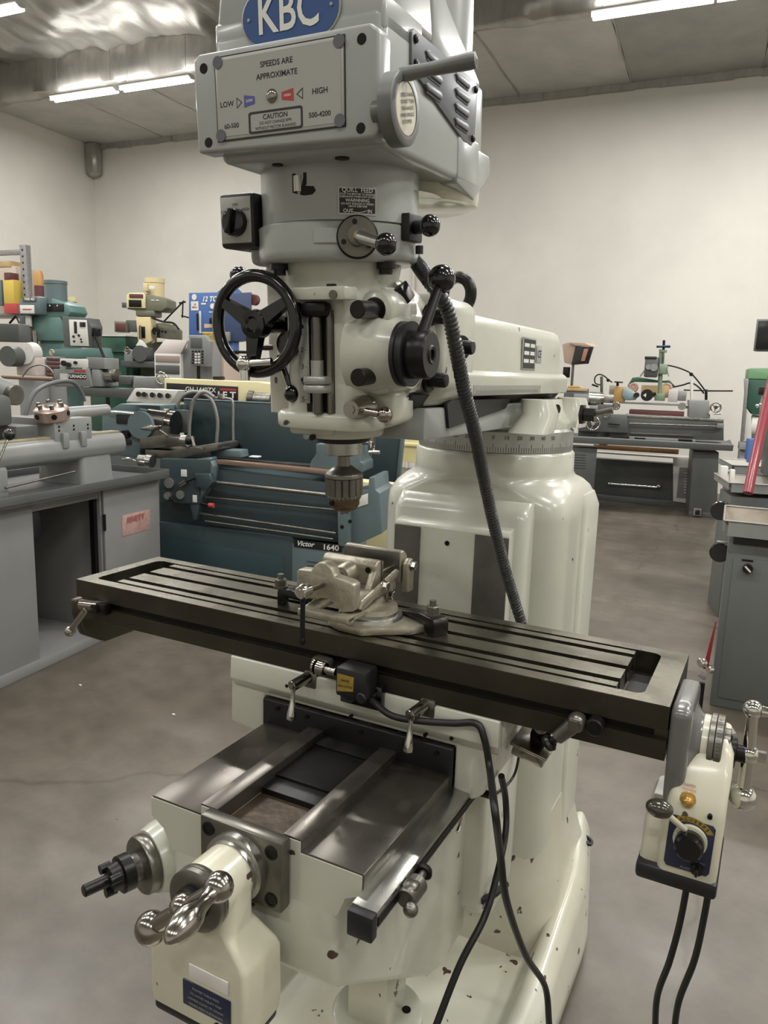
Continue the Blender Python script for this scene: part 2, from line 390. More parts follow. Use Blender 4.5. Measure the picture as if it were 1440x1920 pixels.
for i, d in enumerate((4.6, 1.2, -2.4)):
    for j, a in enumerate((-9, -6.2, -3.4, -0.6, 2.2, 5.0)):
        tube_light(a, d, 5.3, 'lit tube fixture overhead outside the picture, %s row, %s along it' % (('second', 'third', 'fourth')[i], ('first', 'second', 'third', 'fourth', 'fifth', 'last')[j]), power=LAMP_W*(1.9, 1.2, 0.9)[i]*(1.25 if a > 0 else 0.9))

# ================================================================== THE MILLING MACHINE
mill = thing('milling_machine', (0, 0.45, 0), 'large white knee milling machine with grey belt head, long slotted table and two power feeds', 'milling machine')
def P_(name, g, m, **k): return obj(name, g, m, mill, **k)

# base
g = G()
g.prism([(-0.340, 0), (-0.345, 0.06), (-0.328, 0.135), (-0.300, 0.165), (-0.27, 0.155), (-0.240, 0.09), (0.240, 0.09), (0.27, 0.155), (0.300, 0.165), (0.328, 0.135), (0.345, 0.06), (0.340, 0)], 'y', -0.62, 0.98, b=0.012)
def warp(co):
    t = max(0, (co.y-0.35)/0.45); return co.z*(1+0.55*min(1, t)*(1 if co.z > 0.09 else 0))
bmesh.ops.subdivide_edges(g.bm, edges=[e for e in g.bm.edges if abs(e.verts[0].co.y-e.verts[1].co.y) > 0.5], cuts=24)
for v in g.bm.verts:
    v.co.z = warp(v.co)
    if v.co.y > 0.7 and abs(v.co.x) > 0.2: v.co.x *= 1-0.16*((v.co.y-0.7)/0.28)
P_('base', g, WHITE2, ang=50)
g = G()
g.loft([rr(0, 0.73, 0.30, 0.25, 0.10, 0.08), rr(0, 0.73, 0.292, 0.235, 0.11, 0.20), rr(0, 0.73, 0.268, 0.217, 0.11, 0.28), rr(0, 0.73, 0.248, 0.206, 0.10, 0.36), rr(0, 0.73, 0.243, 0.202, 0.10, 0.44)])
P_('column_skirt', g, WHITE2, ang=60)
for sx in (-1, 1):
    g = G(); g.lathe([(0.018, 0), (0.018, 0.006), (0.010, 0.006), (0.009, 0.002), (0, 0.002)], (sx*0.288, 0.885, 0.215), (sx*0.4, 0, 0.9), 20)
    P_('hold_down_boss', g, OXIDE)
# column: bulging casting that closes to a round neck
g = G()
def col(hx, hy, r, z, cy=0.73): return rr(0, cy, hx, hy, r*0.8 if r < 0.12 else r, z, 10)
g.loft([col(0.245, 0.205, 0.10, 0.30), col(0.240, 0.202, 0.10, 0.5), col(0.239, 0.2, 0.10, 0.9), col(0.238, 0.2, 0.10, 1.19), col(0.236, 0.199, 0.105, 1.225),
        col(0.230, 0.197, 0.12, 1.25), col(0.219, 0.195, 0.15, 1.266), col(0.208, 0.200, 0.195, 1.277, 0.725), col(0.203, 0.200, 0.199, 1.29, 0.72), col(0.202, 0.2, 0.199, 1.335, 0.72), col(0.196, 0.195, 0.194, 1.342, 0.72)])
P_('column', g, WHITE, ang=60)
for sx in (-1, 1):           # flutes cast on the flanks and front corners
    g = G(); g.loft([rr(sx*0.225, 0.79, 0.027, 0.075, 0.02, 0.14), rr(sx*0.225, 0.79, 0.026, 0.075, 0.02, 1.20), rr(sx*0.220, 0.79, 0.018, 0.065, 0.015, 1.235)])
    P_('side_pilaster', g, WHITE, ang=60)
g = G(); g.loft([rr(0, 0.53, 0.175, 0.05, 0.03, 0.30), rr(0, 0.53, 0.172, 0.05, 0.03, 1.20), rr(0, 0.545, 0.168, 0.035, 0.03, 1.235)])
P_('front_pad', g, WHITE, ang=60)
g = G(); g.prism([(0.50, 0.34), (0.445, 0.36), (0.445, 1.168), (0.452, 1.176), (0.50, 1.186)], 'x', -0.142, 0.142, b=0.002)
P_('knee_way', g, WHITE, ang=30)
for x0, x1 in ((-0.1425, -0.075), (0.062, 0.1425)):
    g = G(); g.box(x0, x1, 0.4425, 0.446, 0.36, 1.165, 0.001); P_('scraped_way_face', g, WAYV)
g = G(); g.cyl((-0.006, 0.448, 1.135), (-0.006, 0.444, 1.135), 0.006, n=14); P_('oil_plug', g, OXIDE)
# degree ring on top of the neck
ring = None
g = G(); g.lathe([(0.190, 1.340), (0.196, 1.344), (0.196, 1.392), (0.190, 1.398), (0.15, 1.399)], (0, 0.72, 0), (0, 0, 1), 96)
ring = P_('degree_ring', g, ALU, label='satin aluminium ring with degree marks')
g = G()
for i in range(150):
    a = R(180+i*1.8-45); r = 0.1964; h = 0.012 if i % 5 else 0.02
    c, s_ = math.cos(a), math.sin(a); tx, ty = -s_*0.0005, c*0.0005; cx, cy = r*c, 0.72+r*s_
    g.add([(cx-tx, cy-ty, 1.345), (cx+tx, cy+ty, 1.345), (cx+tx, cy+ty, 1.345+h), (cx-tx, cy-ty, 1.345+h)], [(0, 1, 2, 3)])
for i, n_ in enumerate(range(-50, 60, 10)):
    a = R(270+n_*0.9+18); c, s_ = math.cos(a), math.sin(a)
    g.text(str(abs(n_)), 0.013, (0.1966*c, 0.72+0.1966*s_, 1.379), (-s_, c, 0), (0, 0, 1))
o = obj('degree_marks', g, INK, ring, flat=True)
# turret saddle
g = G(); g.loft([rr(0, 0.72, 0.190, 0.19, 0.189, 1.396, 12), rr(0, 0.72, 0.186, 0.18, 0.16, 1.412, 12), rr(0, 0.72, 0.165, 0.15, 0.08, 1.44, 12), rr(0, 0.72, 0.155, 0.13, 0.05, 1.468, 12)])
P_('turret', g, WHITE, ang=60)
g = G(); g.box(-0.118, 0.118, 0.02, 0.60, 1.408, 1.462, 0.004); P_('ram_dovetail_front', g, GREYP)
for y0 in (0.50, 0.80):
    g = G(); g.loft([rr(0.165, y0-0.02, 0.045, 0.05, 0.03, 1.40), rr(0.178, y0, 0.038, 0.04, 0.03, 1.44), rr(0.17, y0, 0.035, 0.035, 0.03, 1.472)])
    P_('clamp_boss', g, WHITE, ang=60)
g = G(); g.cyl((0.15, 0.545, 1.452), (0.21, 0.52, 1.452), 0.011, n=16); g.cyl((0.13, 0.55, 1.452), (0.15, 0.545, 1.452), 0.015, n=16); P_('pinion_shaft', g, OXIDE)
g = G(); g.lathe([(0.026, 0), (0.026, 0.008), (0.018, 0.010), (0.018, 0.035)], (0.215, 0.72, 1.435), (1, 0, 0), 6); P_('clamp_nut', g, OXIDE)
g = G(); g.tube([(0.235, 0.72, 1.435), (0.29, 0.72, 1.45)], 0.007); P_('clamp_lever', g, STEELD)
# black slab and cover plate, standing in for the shaded gap below the ram
g = G(); g.prism([(-0.10, 1.462), (-0.115, 1.485), (0.118, 1.485), (0.10, 1.462)], 'y', -0.03, 0.88); P_('dovetail_gap_shade', g, BLACKM)
g = G(); g.prism([(0.12, 1.475), (0.10, 1.468), (0.115, 1.425), (0.42, 1.452), (0.45, 1.472)], 'x', 0.118, 0.124); P_('gap_shade_cover', g, BLACKM)
# ram
g = G(); g.prism([(-0.145, 1.482), (-0.145, 1.520), (-0.134, 1.530), (0.134, 1.530), (0.145, 1.520), (0.145, 1.482)], 'y', 0.145, 0.845, b=0.004); P_('ram_flange', g, WHITE)
g = G(); g.loft([rr(0, 0.49, 0.135, 0.325, 0.015, 1.525), rr(0, 0.487, 0.132, 0.322, 0.02, 1.608), rr(0, 0.485, 0.128, 0.318, 0.025, 1.625), rr(0, 0.485, 0.12, 0.31, 0.03, 1.631)]); P_('ram', g, WHITE, ang=60)
g = G(); g.prism([(-0.14, 1.50), (-0.14, 1.635), (-0.12, 1.652), (0.12, 1.652), (0.14, 1.635), (0.14, 1.50), (0.11, 1.465), (-0.11, 1.465)], 'y', 0.035, 0.185, b=0.012, seg=3); P_('ram_head', g, WHITE, ang=50)
g = G(); g.box(0.1445, 0.146, 0.17, 0.60, 1.486, 1.502); sc_ = P_('ram_scale', g, ALU)
g = G()
for i in range(80):
    y = 0.18+i*0.005; h = 0.006 if i % 5 else 0.010
    g.add([(0.1464, y, 1.4865), (0.1464, y+0.0008, 1.4865), (0.1464, y+0.0008, 1.4865+h), (0.1464, y, 1.4865+h)], [(0, 1, 2, 3)])
obj('scale_marks', g, INK, sc_, flat=True)
# ram adapter disc with its bolts
g = G(); g.prism([(0.130*math.cos(R(a)), 1.556+0.130*math.sin(R(a))) for a in range(-32, 213, 7)], 'y', -0.030, 0.045, b=0.008, seg=3); P_('ram_adapter', g, WHITE, ang=50)
for x, y, z in ((0.142, 0.085, 1.566), (0.124, 0.018, 1.510), (0.120, 0.020, 1.612), (-0.142, 0.08, 1.566)):
    g = G(); s_ = 1 if x > 0 else -1
    g.lathe([(0.021, 0), (0.021, 0.006), (0.012, 0.007), (0.012, 0.033), (0.010, 0.036)], (x-0.004*s_, y, z), (s_, 0, 0), 20); P_('adapter_bolt', g, OXIDE)
g = G(); g.lathe([(0.021, 0), (0.021, 0.012), (0.013, 0.013)], (0.138, 0.10, 1.566), (1, -0.4, 0), 20); P_('adapter_plug', g, OXIDE)
# lifting eye
g = G(); g.tube([(0.035*math.cos(R(a)), 0.42, 1.69+0.036*math.sin(R(a))) for a in range(-70, 260, 12)], 0.0125, 12); g.cyl((0, 0.42, 1.635), (0, 0.42, 1.66), 0.024, 0.018)
M_ = Matrix.Translation((0.0, 0.42, 0)) @ Matrix.Rotation(R(-10), 4, 'Z') @ Matrix.Translation((0, -0.42, 0)); bmesh.ops.transform(g.bm, matrix=M_, verts=g.bm.verts[:])
P_('lifting_eye', g, OXIDE)
# ram name plates
pl = at(976, 660, X=0.136)
g = G(); g.box(0.1345, 0.1365, 0.475, 0.575, 1.535, 1.606, 0.001); pn = P_('ram_name_plate', g, ALU)
g = G(); g.add([(0.1368, 0.482, 1.539), (0.1368, 0.568, 1.539), (0.1368, 0.568, 1.602), (0.1368, 0.482, 1.602)], [(0, 1, 2, 3)]); obj('plate_field', g, BLACKM, pn, flat=True)
g = G()
for z in (1.589, 1.572, 1.555):
    for y0, y1 in ((0.486, 0.522), (0.530, 0.562)): g.add([(0.1371, y0, z-0.004), (0.1371, y1, z-0.004), (0.1371, y1, z+0.004), (0.1371, y0, z+0.004)], [(0, 1, 2, 3)])
obj('plate_blanks', g, WINK, pn, flat=True)
g = G(); g.box(0.1345, 0.1358, 0.585, 0.625, 1.553, 1.592, 0.0005); ce = P_('ce_sticker', g, GREYP)
g = G(); g.text('CE', 0.024, (0.1360, 0.605, 1.572), (0, 1, 0), (0, 0, 1), bold=0.01); obj('ce_letters', g, INK, ce, flat=True)

# ---- table
TZ = 1.04
g = G()
sl = [0.1280-0.0635, 0.1280, 0.1280+0.0635]
# cross section in (y,z), solid table with grooves cut as profile notches
prof = [(0.0, 0.952), (0.0, 0.984), (0.014, 0.984), (0.014, 1.000), (0.0, 1.000), (0.0, 1.040), (0.028, 1.040), (0.028, 1.032), (0.037, 1.032), (0.037, 1.040)]
for c in sl: prof += [(c-0.0085, 1.040), (c-0.0085, 1.018), (c-0.015, 1.018), (c-0.015, 1.008), (c+0.015, 1.008), (c+0.015, 1.018), (c+0.0085, 1.018), (c+0.0085, 1.040)]
prof += [(0.219, 1.040), (0.219, 1.032), (0.228, 1.032), (0.228, 1.040), (0.256, 1.040), (0.256, 0.985), (0.215, 0.985), (0.195, 0.952), (0.06, 0.952)]
g.prism(prof, 'x', -0.632, 0.464, b=0); table = P_('table', g, TABLE, ang=30)
def pocket_end(x0, x1, xo):     # solid end with an open pocket
    g = G(); lo = min(x0, x1); hi = max(x0, x1)
    # side rails beside the pocket
    g.prism([(0.0, 0.952), (0.0, 0.984), (0.014, 0.984), (0.014, 1.0), (0, 1.0), (0, 1.04), (0.028, 1.04), (0.028, 1.000), (0.04, 0.99), (0.04, 0.952)], 'x', lo, hi)
    g.prism([(0.228, 0.99), (0.228, 1.04), (0.256, 1.04), (0.256, 0.985), (0.236, 0.985)], 'x', lo, hi)
    g.box(lo, hi, 0.03, 0.215, 0.952, 1.003)
    a, b2 = (x1, xo) if x1 < xo else (xo, x1)
    g.prism([(0.0, 0.952), (0.0, 0.984), (0.014, 0.984), (0.014, 1.0), (0, 1.0), (0, 1.04), (0.256, 1.04), (0.256, 0.985), (0.215, 0.985), (0.2, 0.952)], 'x', a, b2)
    return g
g = pocket_end(-0.632, -0.690, -0.72); P_('table_end_left', g, TABLE, ang=30)
g = pocket_end(0.464, 0.508, 0.55); P_('table_end_right', g, TABLE, ang=30)
for x, sg in ((-0.690, 1), (0.508, -1)):      # rounded pocket corners
    for y, sy in ((0.028, 1), (0.228, -1)):
        g = G(); n_ = 6; r = 0.016; pts = [(x, y)] + [(x+sg*r-sg*r*math.cos(R(90*i/n_)), y+sy*r-sy*r*math.sin(R(90*i/n_))) for i in range(n_+1)]
        g.prism(pts, 'z', 1.0, 1.0399); P_('pocket_corner', g, TABLE, ang=60)
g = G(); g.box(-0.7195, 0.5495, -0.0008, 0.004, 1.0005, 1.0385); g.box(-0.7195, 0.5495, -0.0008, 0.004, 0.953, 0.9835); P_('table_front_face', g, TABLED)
g = G(); g.box(-0.7, 0.53, 0.012, 0.016, 0.984, 1.0); P_('stop_groove', g, SLOT)
g = G()
for c in sl: g.box(-0.631, 0.463, c-0.014, c+0.014, 1.0082, 1.0092)
g.box(-0.688, -0.634, 0.042, 0.214, 1.0035, 1.0045); g.box(0.466, 0.507, 0.042, 0.214, 1.0035, 1.0045)
P_('slot_floor', g, SLOT)
# left end bracket of the table, its short lever
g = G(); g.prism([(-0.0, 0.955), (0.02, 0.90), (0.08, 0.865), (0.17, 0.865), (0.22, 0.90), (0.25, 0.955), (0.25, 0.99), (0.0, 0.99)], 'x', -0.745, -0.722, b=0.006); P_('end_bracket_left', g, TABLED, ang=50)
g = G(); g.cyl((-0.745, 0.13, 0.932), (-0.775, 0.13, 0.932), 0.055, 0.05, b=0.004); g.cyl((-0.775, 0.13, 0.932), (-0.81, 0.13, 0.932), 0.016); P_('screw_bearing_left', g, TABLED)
pa = at(150, 1137, Y=-0.03); pb = at(131, 1184, Y=-0.03)
g = G(); g.cyl(pa+Vector((0.05, 0.03, 0)), pa+Vector((-0.002, 0, 0.006)), 0.012, b=0.002); g.cyl(pa+Vector((0.02, -0.002, -0.004)), pb, 0.0065); g.sphere(pb, 0.012); P_('table_lock_lever', g, CHROMED)
pk = at(190, 1146, Y=-0.005)
g = G(); g.box(pk.x-0.03, pk.x+0.025, -0.02, 0.004, 0.975, 1.003, 0.006); g.cyl((pk.x, -0.02, 0.99), (pk.x, -0.028, 0.99), 0.011, n=6); P_('travel_dog', g, OXIDE)
# saddle under the table
g = G()
g.prism([(-0.283, 0.952), (-0.290, 0.90), (-0.292, 0.80), (-0.206, 0.79), (-0.206, 0.877), (0.206, 0.877), (0.206, 0.785), (0.243, 0.785), (0.262, 0.80), (0.292, 0.905), (0.297, 0.952)], 'y', 0.012, 0.30, b=0.006)
for v in g.bm.verts:
    if v.co.y < 0.02 and v.co.z < 0.9 and v.co.z > 0.79: v.co.y += 0.0
P_('saddle', g, WHITE, ang=40)
g = G(); g.prism([(0.012, 0.955), (-0.004, 0.95), (-0.006, 0.905), (0.010, 0.885), (0.014, 0.885)], 'x', -0.278, 0.290, b=0.003); P_('saddle_apron', g, WHITE, ang=50)
g = G(); g.prism([(0.012, 0.876), (0.006, 0.872), (0.006, 0.792), (0.012, 0.792)], 'x', -0.205, 0.205, b=0.0015)
wp = P_('way_wiper', g, RUBBER)
for x in (-0.17, -0.10, 0.02, 0.11, 0.175):
    g = G(); g.cyl((x, 0.006, 0.860), (x, 0.002, 0.860), 0.0045, n=12); obj('wiper_screw', g, OXIDE, wp)
for x, z in ((0.003, 0.89), (0.155, 0.893), (-0.14, 0.918), (0.205, 0.90)):
    g = G(); g.cyl((x, 0.0, z), (x, -0.0065, z), 0.0035, n=12); P_('threaded_hole', g, SLOT)
for i, (x, z) in enumerate(((-0.098, 0.946), (0.146, 0.948))):
    g = G(); g.cyl((x+0.012, 0.02, z+0.004), (x-0.004, -0.045, z-0.006), 0.011, 0.0105, 20, 0.001); g.cyl((x-0.004, -0.045, z-0.006), (x-0.0045, -0.0465, z-0.006), 0.006, n=14)
    lv = P_('table_clamp_hub', g, CHROMED)
    g = G(); g.lathe([(0.005, 0), (0.0038, 0.012), (0.0055, 0.032), (0.009, 0.05), (0.0085, 0.058), (0, 0.064)], (x-0.003, -0.04, z-0.012), (0.0, -0.12, -1), 16); obj('clamp_handle', g, CHROME, lv)
    g = G(); g.box(x-0.004, x+0.026, -0.006, 0.004, z-0.022, z+0.012, 0.004); obj('hub_washer', g, STEELD, lv)
# limit switch block in the middle of the saddle
g = G(); g.box(-0.012, 0.074, -0.020, -0.004, 0.922, 0.968, 0.003); lsw = P_('limit_switch', g, BLACK)
g = G(); g.box(-0.004, 0.058, -0.052, -0.004, 0.948, 1.003, 0.006); g.cyl((0.052, -0.05, 0.957), (0.052, -0.058, 0.957), 0.010, b=0.002); obj('switch_body', g, BLACKM, lsw)
g = G(); g.add([(0.001, -0.0526, 0.958), (0.034, -0.0526, 0.964), (0.035, -0.0526, 0.991), (0.001, -0.0526, 0.992)], [(0, 1, 2, 3)]); lb_ = obj('yellow_sticker', g, YELD, lsw, flat=True)
g = G()
for i, tx in enumerate(('DANGER', 'HIGH VOLTAGE')): g.text(tx, 0.0052, (0.0175, -0.0529, 0.981-0.011*i), (1, 0, 0.06), (0, 0, 1), bold=0.01, sx=0.8)
obj('sticker_print', g, OXIDE, lsw, flat=True)
g = G(); g.cyl((-0.012, -0.036, 0.985), (-0.034, -0.036, 0.985), 0.007); g.cyl((-0.034, -0.036, 0.985), (-0.052, -0.034, 0.985), 0.013, b=0.002); g.lathe([(0.014, 0), (0.014, 0.004), (0.009, 0.005)], (-0.056, -0.034, 0.985), (-1, 0, 0), 20); obj('stop_plunger', g, CHROMED, lsw)
g = G(); g.box(-0.075, -0.035, -0.026, 0.0, 0.975, 0.998, 0.008); P_('travel_stop', g, STEELD)
# right stop dog
g = G(); g.box(0.404, 0.432, -0.032, 0.0, 0.974, 1.004, 0.012, 3); g.cyl((0.418, -0.03, 0.990), (0.418, -0.038, 0.990), 0.010, n=6); g.cyl((0.414, -0.02, 0.985), (0.391, -0.022, 0.958), 0.013, 0.011); rs_ = P_('stop_dog', g, STEELD)
g = G(); g.cyl((0.391, -0.022, 0.958), (0.383, -0.022, 0.950), 0.006); g.lathe([(0.010, 0), (0.014, 0.004), (0.013, 0.010), (0, 0.012)], (0.383, -0.022, 0.950), (-0.7, 0, -0.7), 18); obj('stop_button', g, OXIDE, rs_)
g = G(); g.cyl((0.446, 0.0, 0.988), (0.446, -0.022, 0.988), 0.014, b=0.002); g.cyl((0.446, -0.022, 0.988), (0.446, -0.024, 0.988), 0.008, n=6); P_('t_bolt', g, OXIDE)
g = G(); g.lathe([(0.010, 0), (0.010, 0.012)], (0.322, 0.06, 0.938), (0, -1, 0), 6); g.sphere((0.345, 0.05, 0.935), 0.013); P_('oil_fitting', g, STEELD)
# oiler box bracket behind the saddle's right end
g = G(); g.prism([(0.318, 0.93), (0.355, 0.93), (0.34, 0.875), (0.30, 0.862)], 'y', 0.14, 0.17, b=0.003); P_('oiler_bracket', g, OXIDE)
g = G(); g.box(0.285, 0.345, 0.09, 0.19, 0.842, 0.868, 0.003, rot=Matrix.Rotation(R(12), 3, 'Y')); g.box(0.279, 0.351, 0.084, 0.196, 0.862, 0.868, 0.002, rot=Matrix.Rotation(R(12), 3, 'Y')); P_('oiler_box', g, CHROMED)

# ---- knee
g = G(); g.prism([(-0.305, 0.752), (-0.305, 0.617), (0.07, 0.345), (0.13, 0.325), (0.25, 0.325), (0.25, 0.752)], 'x', -0.158, 0.158, b=0.012, seg=3); P_('knee', g, WHITE, ang=40)
g = G(); g.prism([(0.22, 0.80), (0.22, 0.40), (0.30, 0.335), (0.40, 0.335), (0.443, 0.37), (0.443, 0.80)], 'x', -0.20, 0.20, b=0.012, seg=3); P_('knee_rear', g, WHITE, ang=40)
g = G(); g.prism([(-0.2, 0.8195), (-0.2, 0.788), (-0.175, 0.772), (-0.158, 0.74), (0.158, 0.74), (0.172, 0.775), (0.198, 0.788), (0.198, 0.8195), (0.094, 0.8195), (0.094, 0.8375), (0.063, 0.8375), (0.063, 0.802), (-0.063, 0.802), (-0.063, 0.8375), (-0.094, 0.8375), (-0.094, 0.8195)], 'y', -0.305, 0.443, b=0.0); P_('knee_top', g, WHITE, ang=40)
for x0, x1 in ((-0.199, -0.096), (0.094, 0.199)):
    g = G(); g.box(x0, x1, -0.3035, 0.44, 0.819, 0.823, 0.001); P_('knee_flat_way', g, WAY)
g = G(); g.box(0.198, 0.2015, -0.303, 0.44, 0.787, 0.822, 0.001); P_('way_edge', g, STEELD)
for sx in (-1, 1):
    g = G(); a_, b2 = sorted((sx*0.096, sx*0.062)); g.box(a_, b2, -0.3035, 0.44, 0.812, 0.8405, 0.0012); P_('knee_rail', g, WAY)
g = G(); g.box(-0.063, 0.063, -0.28, 0.44, 0.806, 0.811); P_('knee_pit', g, RUST)
g = G(); g.box(-0.062, 0.062, -0.19, 0.2, 0.812, 0.8215, 0.001); g.box(-0.062, 0.062, -0.15, 0.2, 0.8215, 0.8265, 0.001); g.box(-0.062, 0.062, -0.03, 0.2, 0.8265, 0.8315, 0.001); P_('chip_cover', g, RUBBER)
# side rail with limit dog
g = G(); g.prism([(0.2, 0.764), (0.2, 0.800), (0.238, 0.797), (0.238, 0.768)], 'y', -0.335, 0.10, b=0.0015); rail = P_('knee_side_rail', g, STEEL)
g = G(); g.box(0.200, 0.240, -0.350, -0.333, 0.760, 0.799, 0.003); obj('rail_end_cap', g, BLACKM, rail)
g = G(); g.box(0.238, 0.2395, -0.33, 0.09, 0.774, 0.788); obj('rail_groove', g, SLOT, rail)
g = G(); g.box(0.197, 0.212, -0.34, 0.16, 0.752, 0.764); g.box(0.2, 0.232, 0.10, 0.165, 0.765, 0.812, 0.002); obj('rail_mount', g, OXIDE, rail)
g = G(); g.box(0.238, 0.262, -0.262, -0.238, 0.765, 0.795, 0.006); g.cyl((0.25, -0.268, 0.778), (0.25, -0.225, 0.778), 0.016, b=0.002); g.cyl((0.25, -0.225, 0.782), (0.25, -0.205, 0.782), 0.006); dg = obj('rail_dog', g, STEELD, rail)
g = G(); g.lathe([(0.010, 0), (0.013, 0.003), (0.011, 0.009), (0, 0.011)], (0.25, -0.207, 0.782), (0, 1, 0), 18); obj('dog_button', g, OXIDE, rail)
g = G(); g.sphere((0.262, -0.275, 0.772), 0.011); obj('dog_clamp_screw', g, STEELD, rail)
# small valve and pipe on the knee
g = G(); g.cyl((0.175, 0.20, 0.76), (0.20, 0.18, 0.70), 0.012, 0.010); g.box(0.165, 0.215, 0.16, 0.21, 0.752, 0.775, 0.006); g.cyl((0.182, 0.175, 0.705), (0.222, 0.175, 0.705), 0.008); P_('shot_oiler', g, OXIDE)
g = G(); g.tube([(0.195, 0.17, 0.70), (0.187, 0.13, 0.685), (0.185, 0.11, 0.66), (0.185, 0.10, 0.655)], 0.004, 8, 6); P_('oiler_lever', g, CHROME)
g = G(); g.cyl((0.203, 0.40, 0.77), (0.215, 0.39, 0.70), 0.010); g.tube([(0.215, 0.39, 0.70), (0.213, 0.37, 0.655), (0.205, 0.33, 0.64), (0.20, 0.25, 0.655)], 0.003, 8, 6); P_('knee_lock_handle', g, OXIDE)
g = G(); g.tube([(0.20, 0.23, 0.425), (0.215, 0.26, 0.425), (0.218, 0.34, 0.40)], 0.008, 8, 4); P_('knee_pipe_clip', g, OXIDE)
# elevating screw pedestal
pc_ = at(708, 1893, Z=0.255)
g = G(); g.lathe([(0.118, 0.09), (0.112, 0.125), (0.094, 0.140), (0.088, 0.235), (0.092, 0.240), (0.092, 0.252), (0.086, 0.257), (0.05, 0.258)], (pc_.x, pc_.y, 0), (0, 0, 1), 48); P_('screw_pedestal', g, WHITE, ang=50)
g = G(); g.box(pc_.x-0.046, pc_.x+0.042, pc_.y-0.045, pc_.y+0.045, 0.25, 0.40, 0.006); P_('screw_cover', g, WHITE2)
hp_ = at(762, 1893, Z=0.2585); g = G(); g.cyl((hp_.x, hp_.y, 0.2575), (hp_.x, hp_.y, 0.2595), 0.009, n=14); P_('pedestal_hole', g, SLOT)
# crossfeed flange, dial and front power feed
g = G(); g.box(-0.075, 0.078, -0.330, -0.306, 0.728, 0.843, 0.004); fl = P_('crossfeed_flange', g, STEELD)
for x in (-0.058, 0.060):
    for z in (0.746, 0.824):
        g = G(); g.lathe([(0.011, 0), (0.011, 0.001), (0.0075, 0.0012), (0.007, -0.004), (0, -0.004)], (x, -0.331, z), (0, -1, 0), 20); obj('socket_screw', g, OXIDE, fl)
g = G(); g.lathe([(0.052, 0), (0.052, 0.014), (0.046, 0.016), (0.046, 0.024)], (0, -0.330, 0.785), (0, -1, 0), 40); P_('bearing_collar', g, STEEL)
g = G(); g.lathe([(0.044, 0), (0.044, 0.058)], (0, -0.352, 0.785), (0, -1, 0), 40); g.loft([rr(0, -0.375, 0.044, 0.032, 0.02, 0.785), rr(0, -0.375, 0.044, 0.032, 0.02, 0.73), rr(-0.006, -0.375, 0.052, 0.034, 0.012, 0.722), rr(-0.012, -0.370, 0.085, 0.042, 0.010, 0.690), rr(-0.012, -0.370, 0.090, 0.045, 0.010, 0.680), rr(-0.012, -0.370, 0.091, 0.046, 0.010, 0.60), rr(-0.012, -0.370, 0.090, 0.045, 0.012, 0.575)])
cf = P_('front_power_feed', g, CREAMP, ang=40)
g = G(); g.box(-0.098, 0.074, -0.412, -0.330, 0.555, 0.577, 0.006); obj('feed_base', g, BLACKM, cf)
g = G(); g.box(-0.022, 0.050, -0.4180, -0.4155, 0.648, 0.670, 0.002); obj('blank_label', g, WHITEB, cf)
g = G(); g.box(-0.034, 0.054, -0.4180, -0.4155, 0.598, 0.640, 0.003); obj('blue_label', g, NAVY, cf)
g = G()
for i, tx in enumerate(('POWER TABLE FEED', 'TO AVOID INJURY KEEP', 'HANDS CLEAR OF CRANK', 'WHEN FEED IS ENGAGED')): g.text(tx, 0.0055, (0.010, -0.4184, 0.632-0.009*i), (1, 0, 0), (0, 0, 1))
obj('label_print', g, GINK, cf, flat=True)
g = G(); g.tube([(-0.10, -0.385, 0.640), (-0.135, -0.385, 0.645)], 0.0045); g.box(-0.155, -0.133, -0.39, -0.38, 0.641, 0.650, 0.001); g.cyl((-0.10, -0.39, 0.60), (-0.115, -0.39, 0.60), 0.008, n=12); obj('feed_cord_stub', g, WHITEB, cf)
g = G(); g.cyl((0.03, -0.414, 0.585), (0.03, -0.418, 0.585), 0.008); obj('feed_plug_hole', g, SLOT, cf)
g = G(); g.lathe([(0.045, 0), (0.0465, 0.002), (0.0465, 0.009), (0.045, 0.010), (0.0465, 0.011), (0.0465, 0.019), (0.044, 0.021), (0.030, 0.022)], (0, -0.408, 0.785), (0, -1, 0), 48); P_('crossfeed_dial', g, STEELD)
g = G(); g.cyl((0, -0.43, 0.785), (0, -0.468, 0.785), 0.017); g.cyl((0, -0.43, 0.785), (0, -0.440, 0.785), 0.026, b=0.002); P_('crossfeed_shaft', g, OXIDE)
q1 = at(410, 1663, Y=-0.47); q2 = at(284, 1740, Y=-0.47); qm = (q1+q2)/2; q3 = at(312, 1767, Y=-0.575)
g = G(); g.sphere(q1, 0.0195); g.sphere(q2, 0.023); g.sphere(qm, 0.020); g.cyl(q1, qm, 0.010, 0.011); g.cyl(q2, qm, 0.0125, 0.011); cc = P_('crossfeed_crank', g, CHROMED)
q1b = q1 + Vector((0, -0.014, 0)); 
g = G(); ballcrank_handle(g, q1b, q3, 0.0185); obj('crank_handle', g, CHROMED, cc)
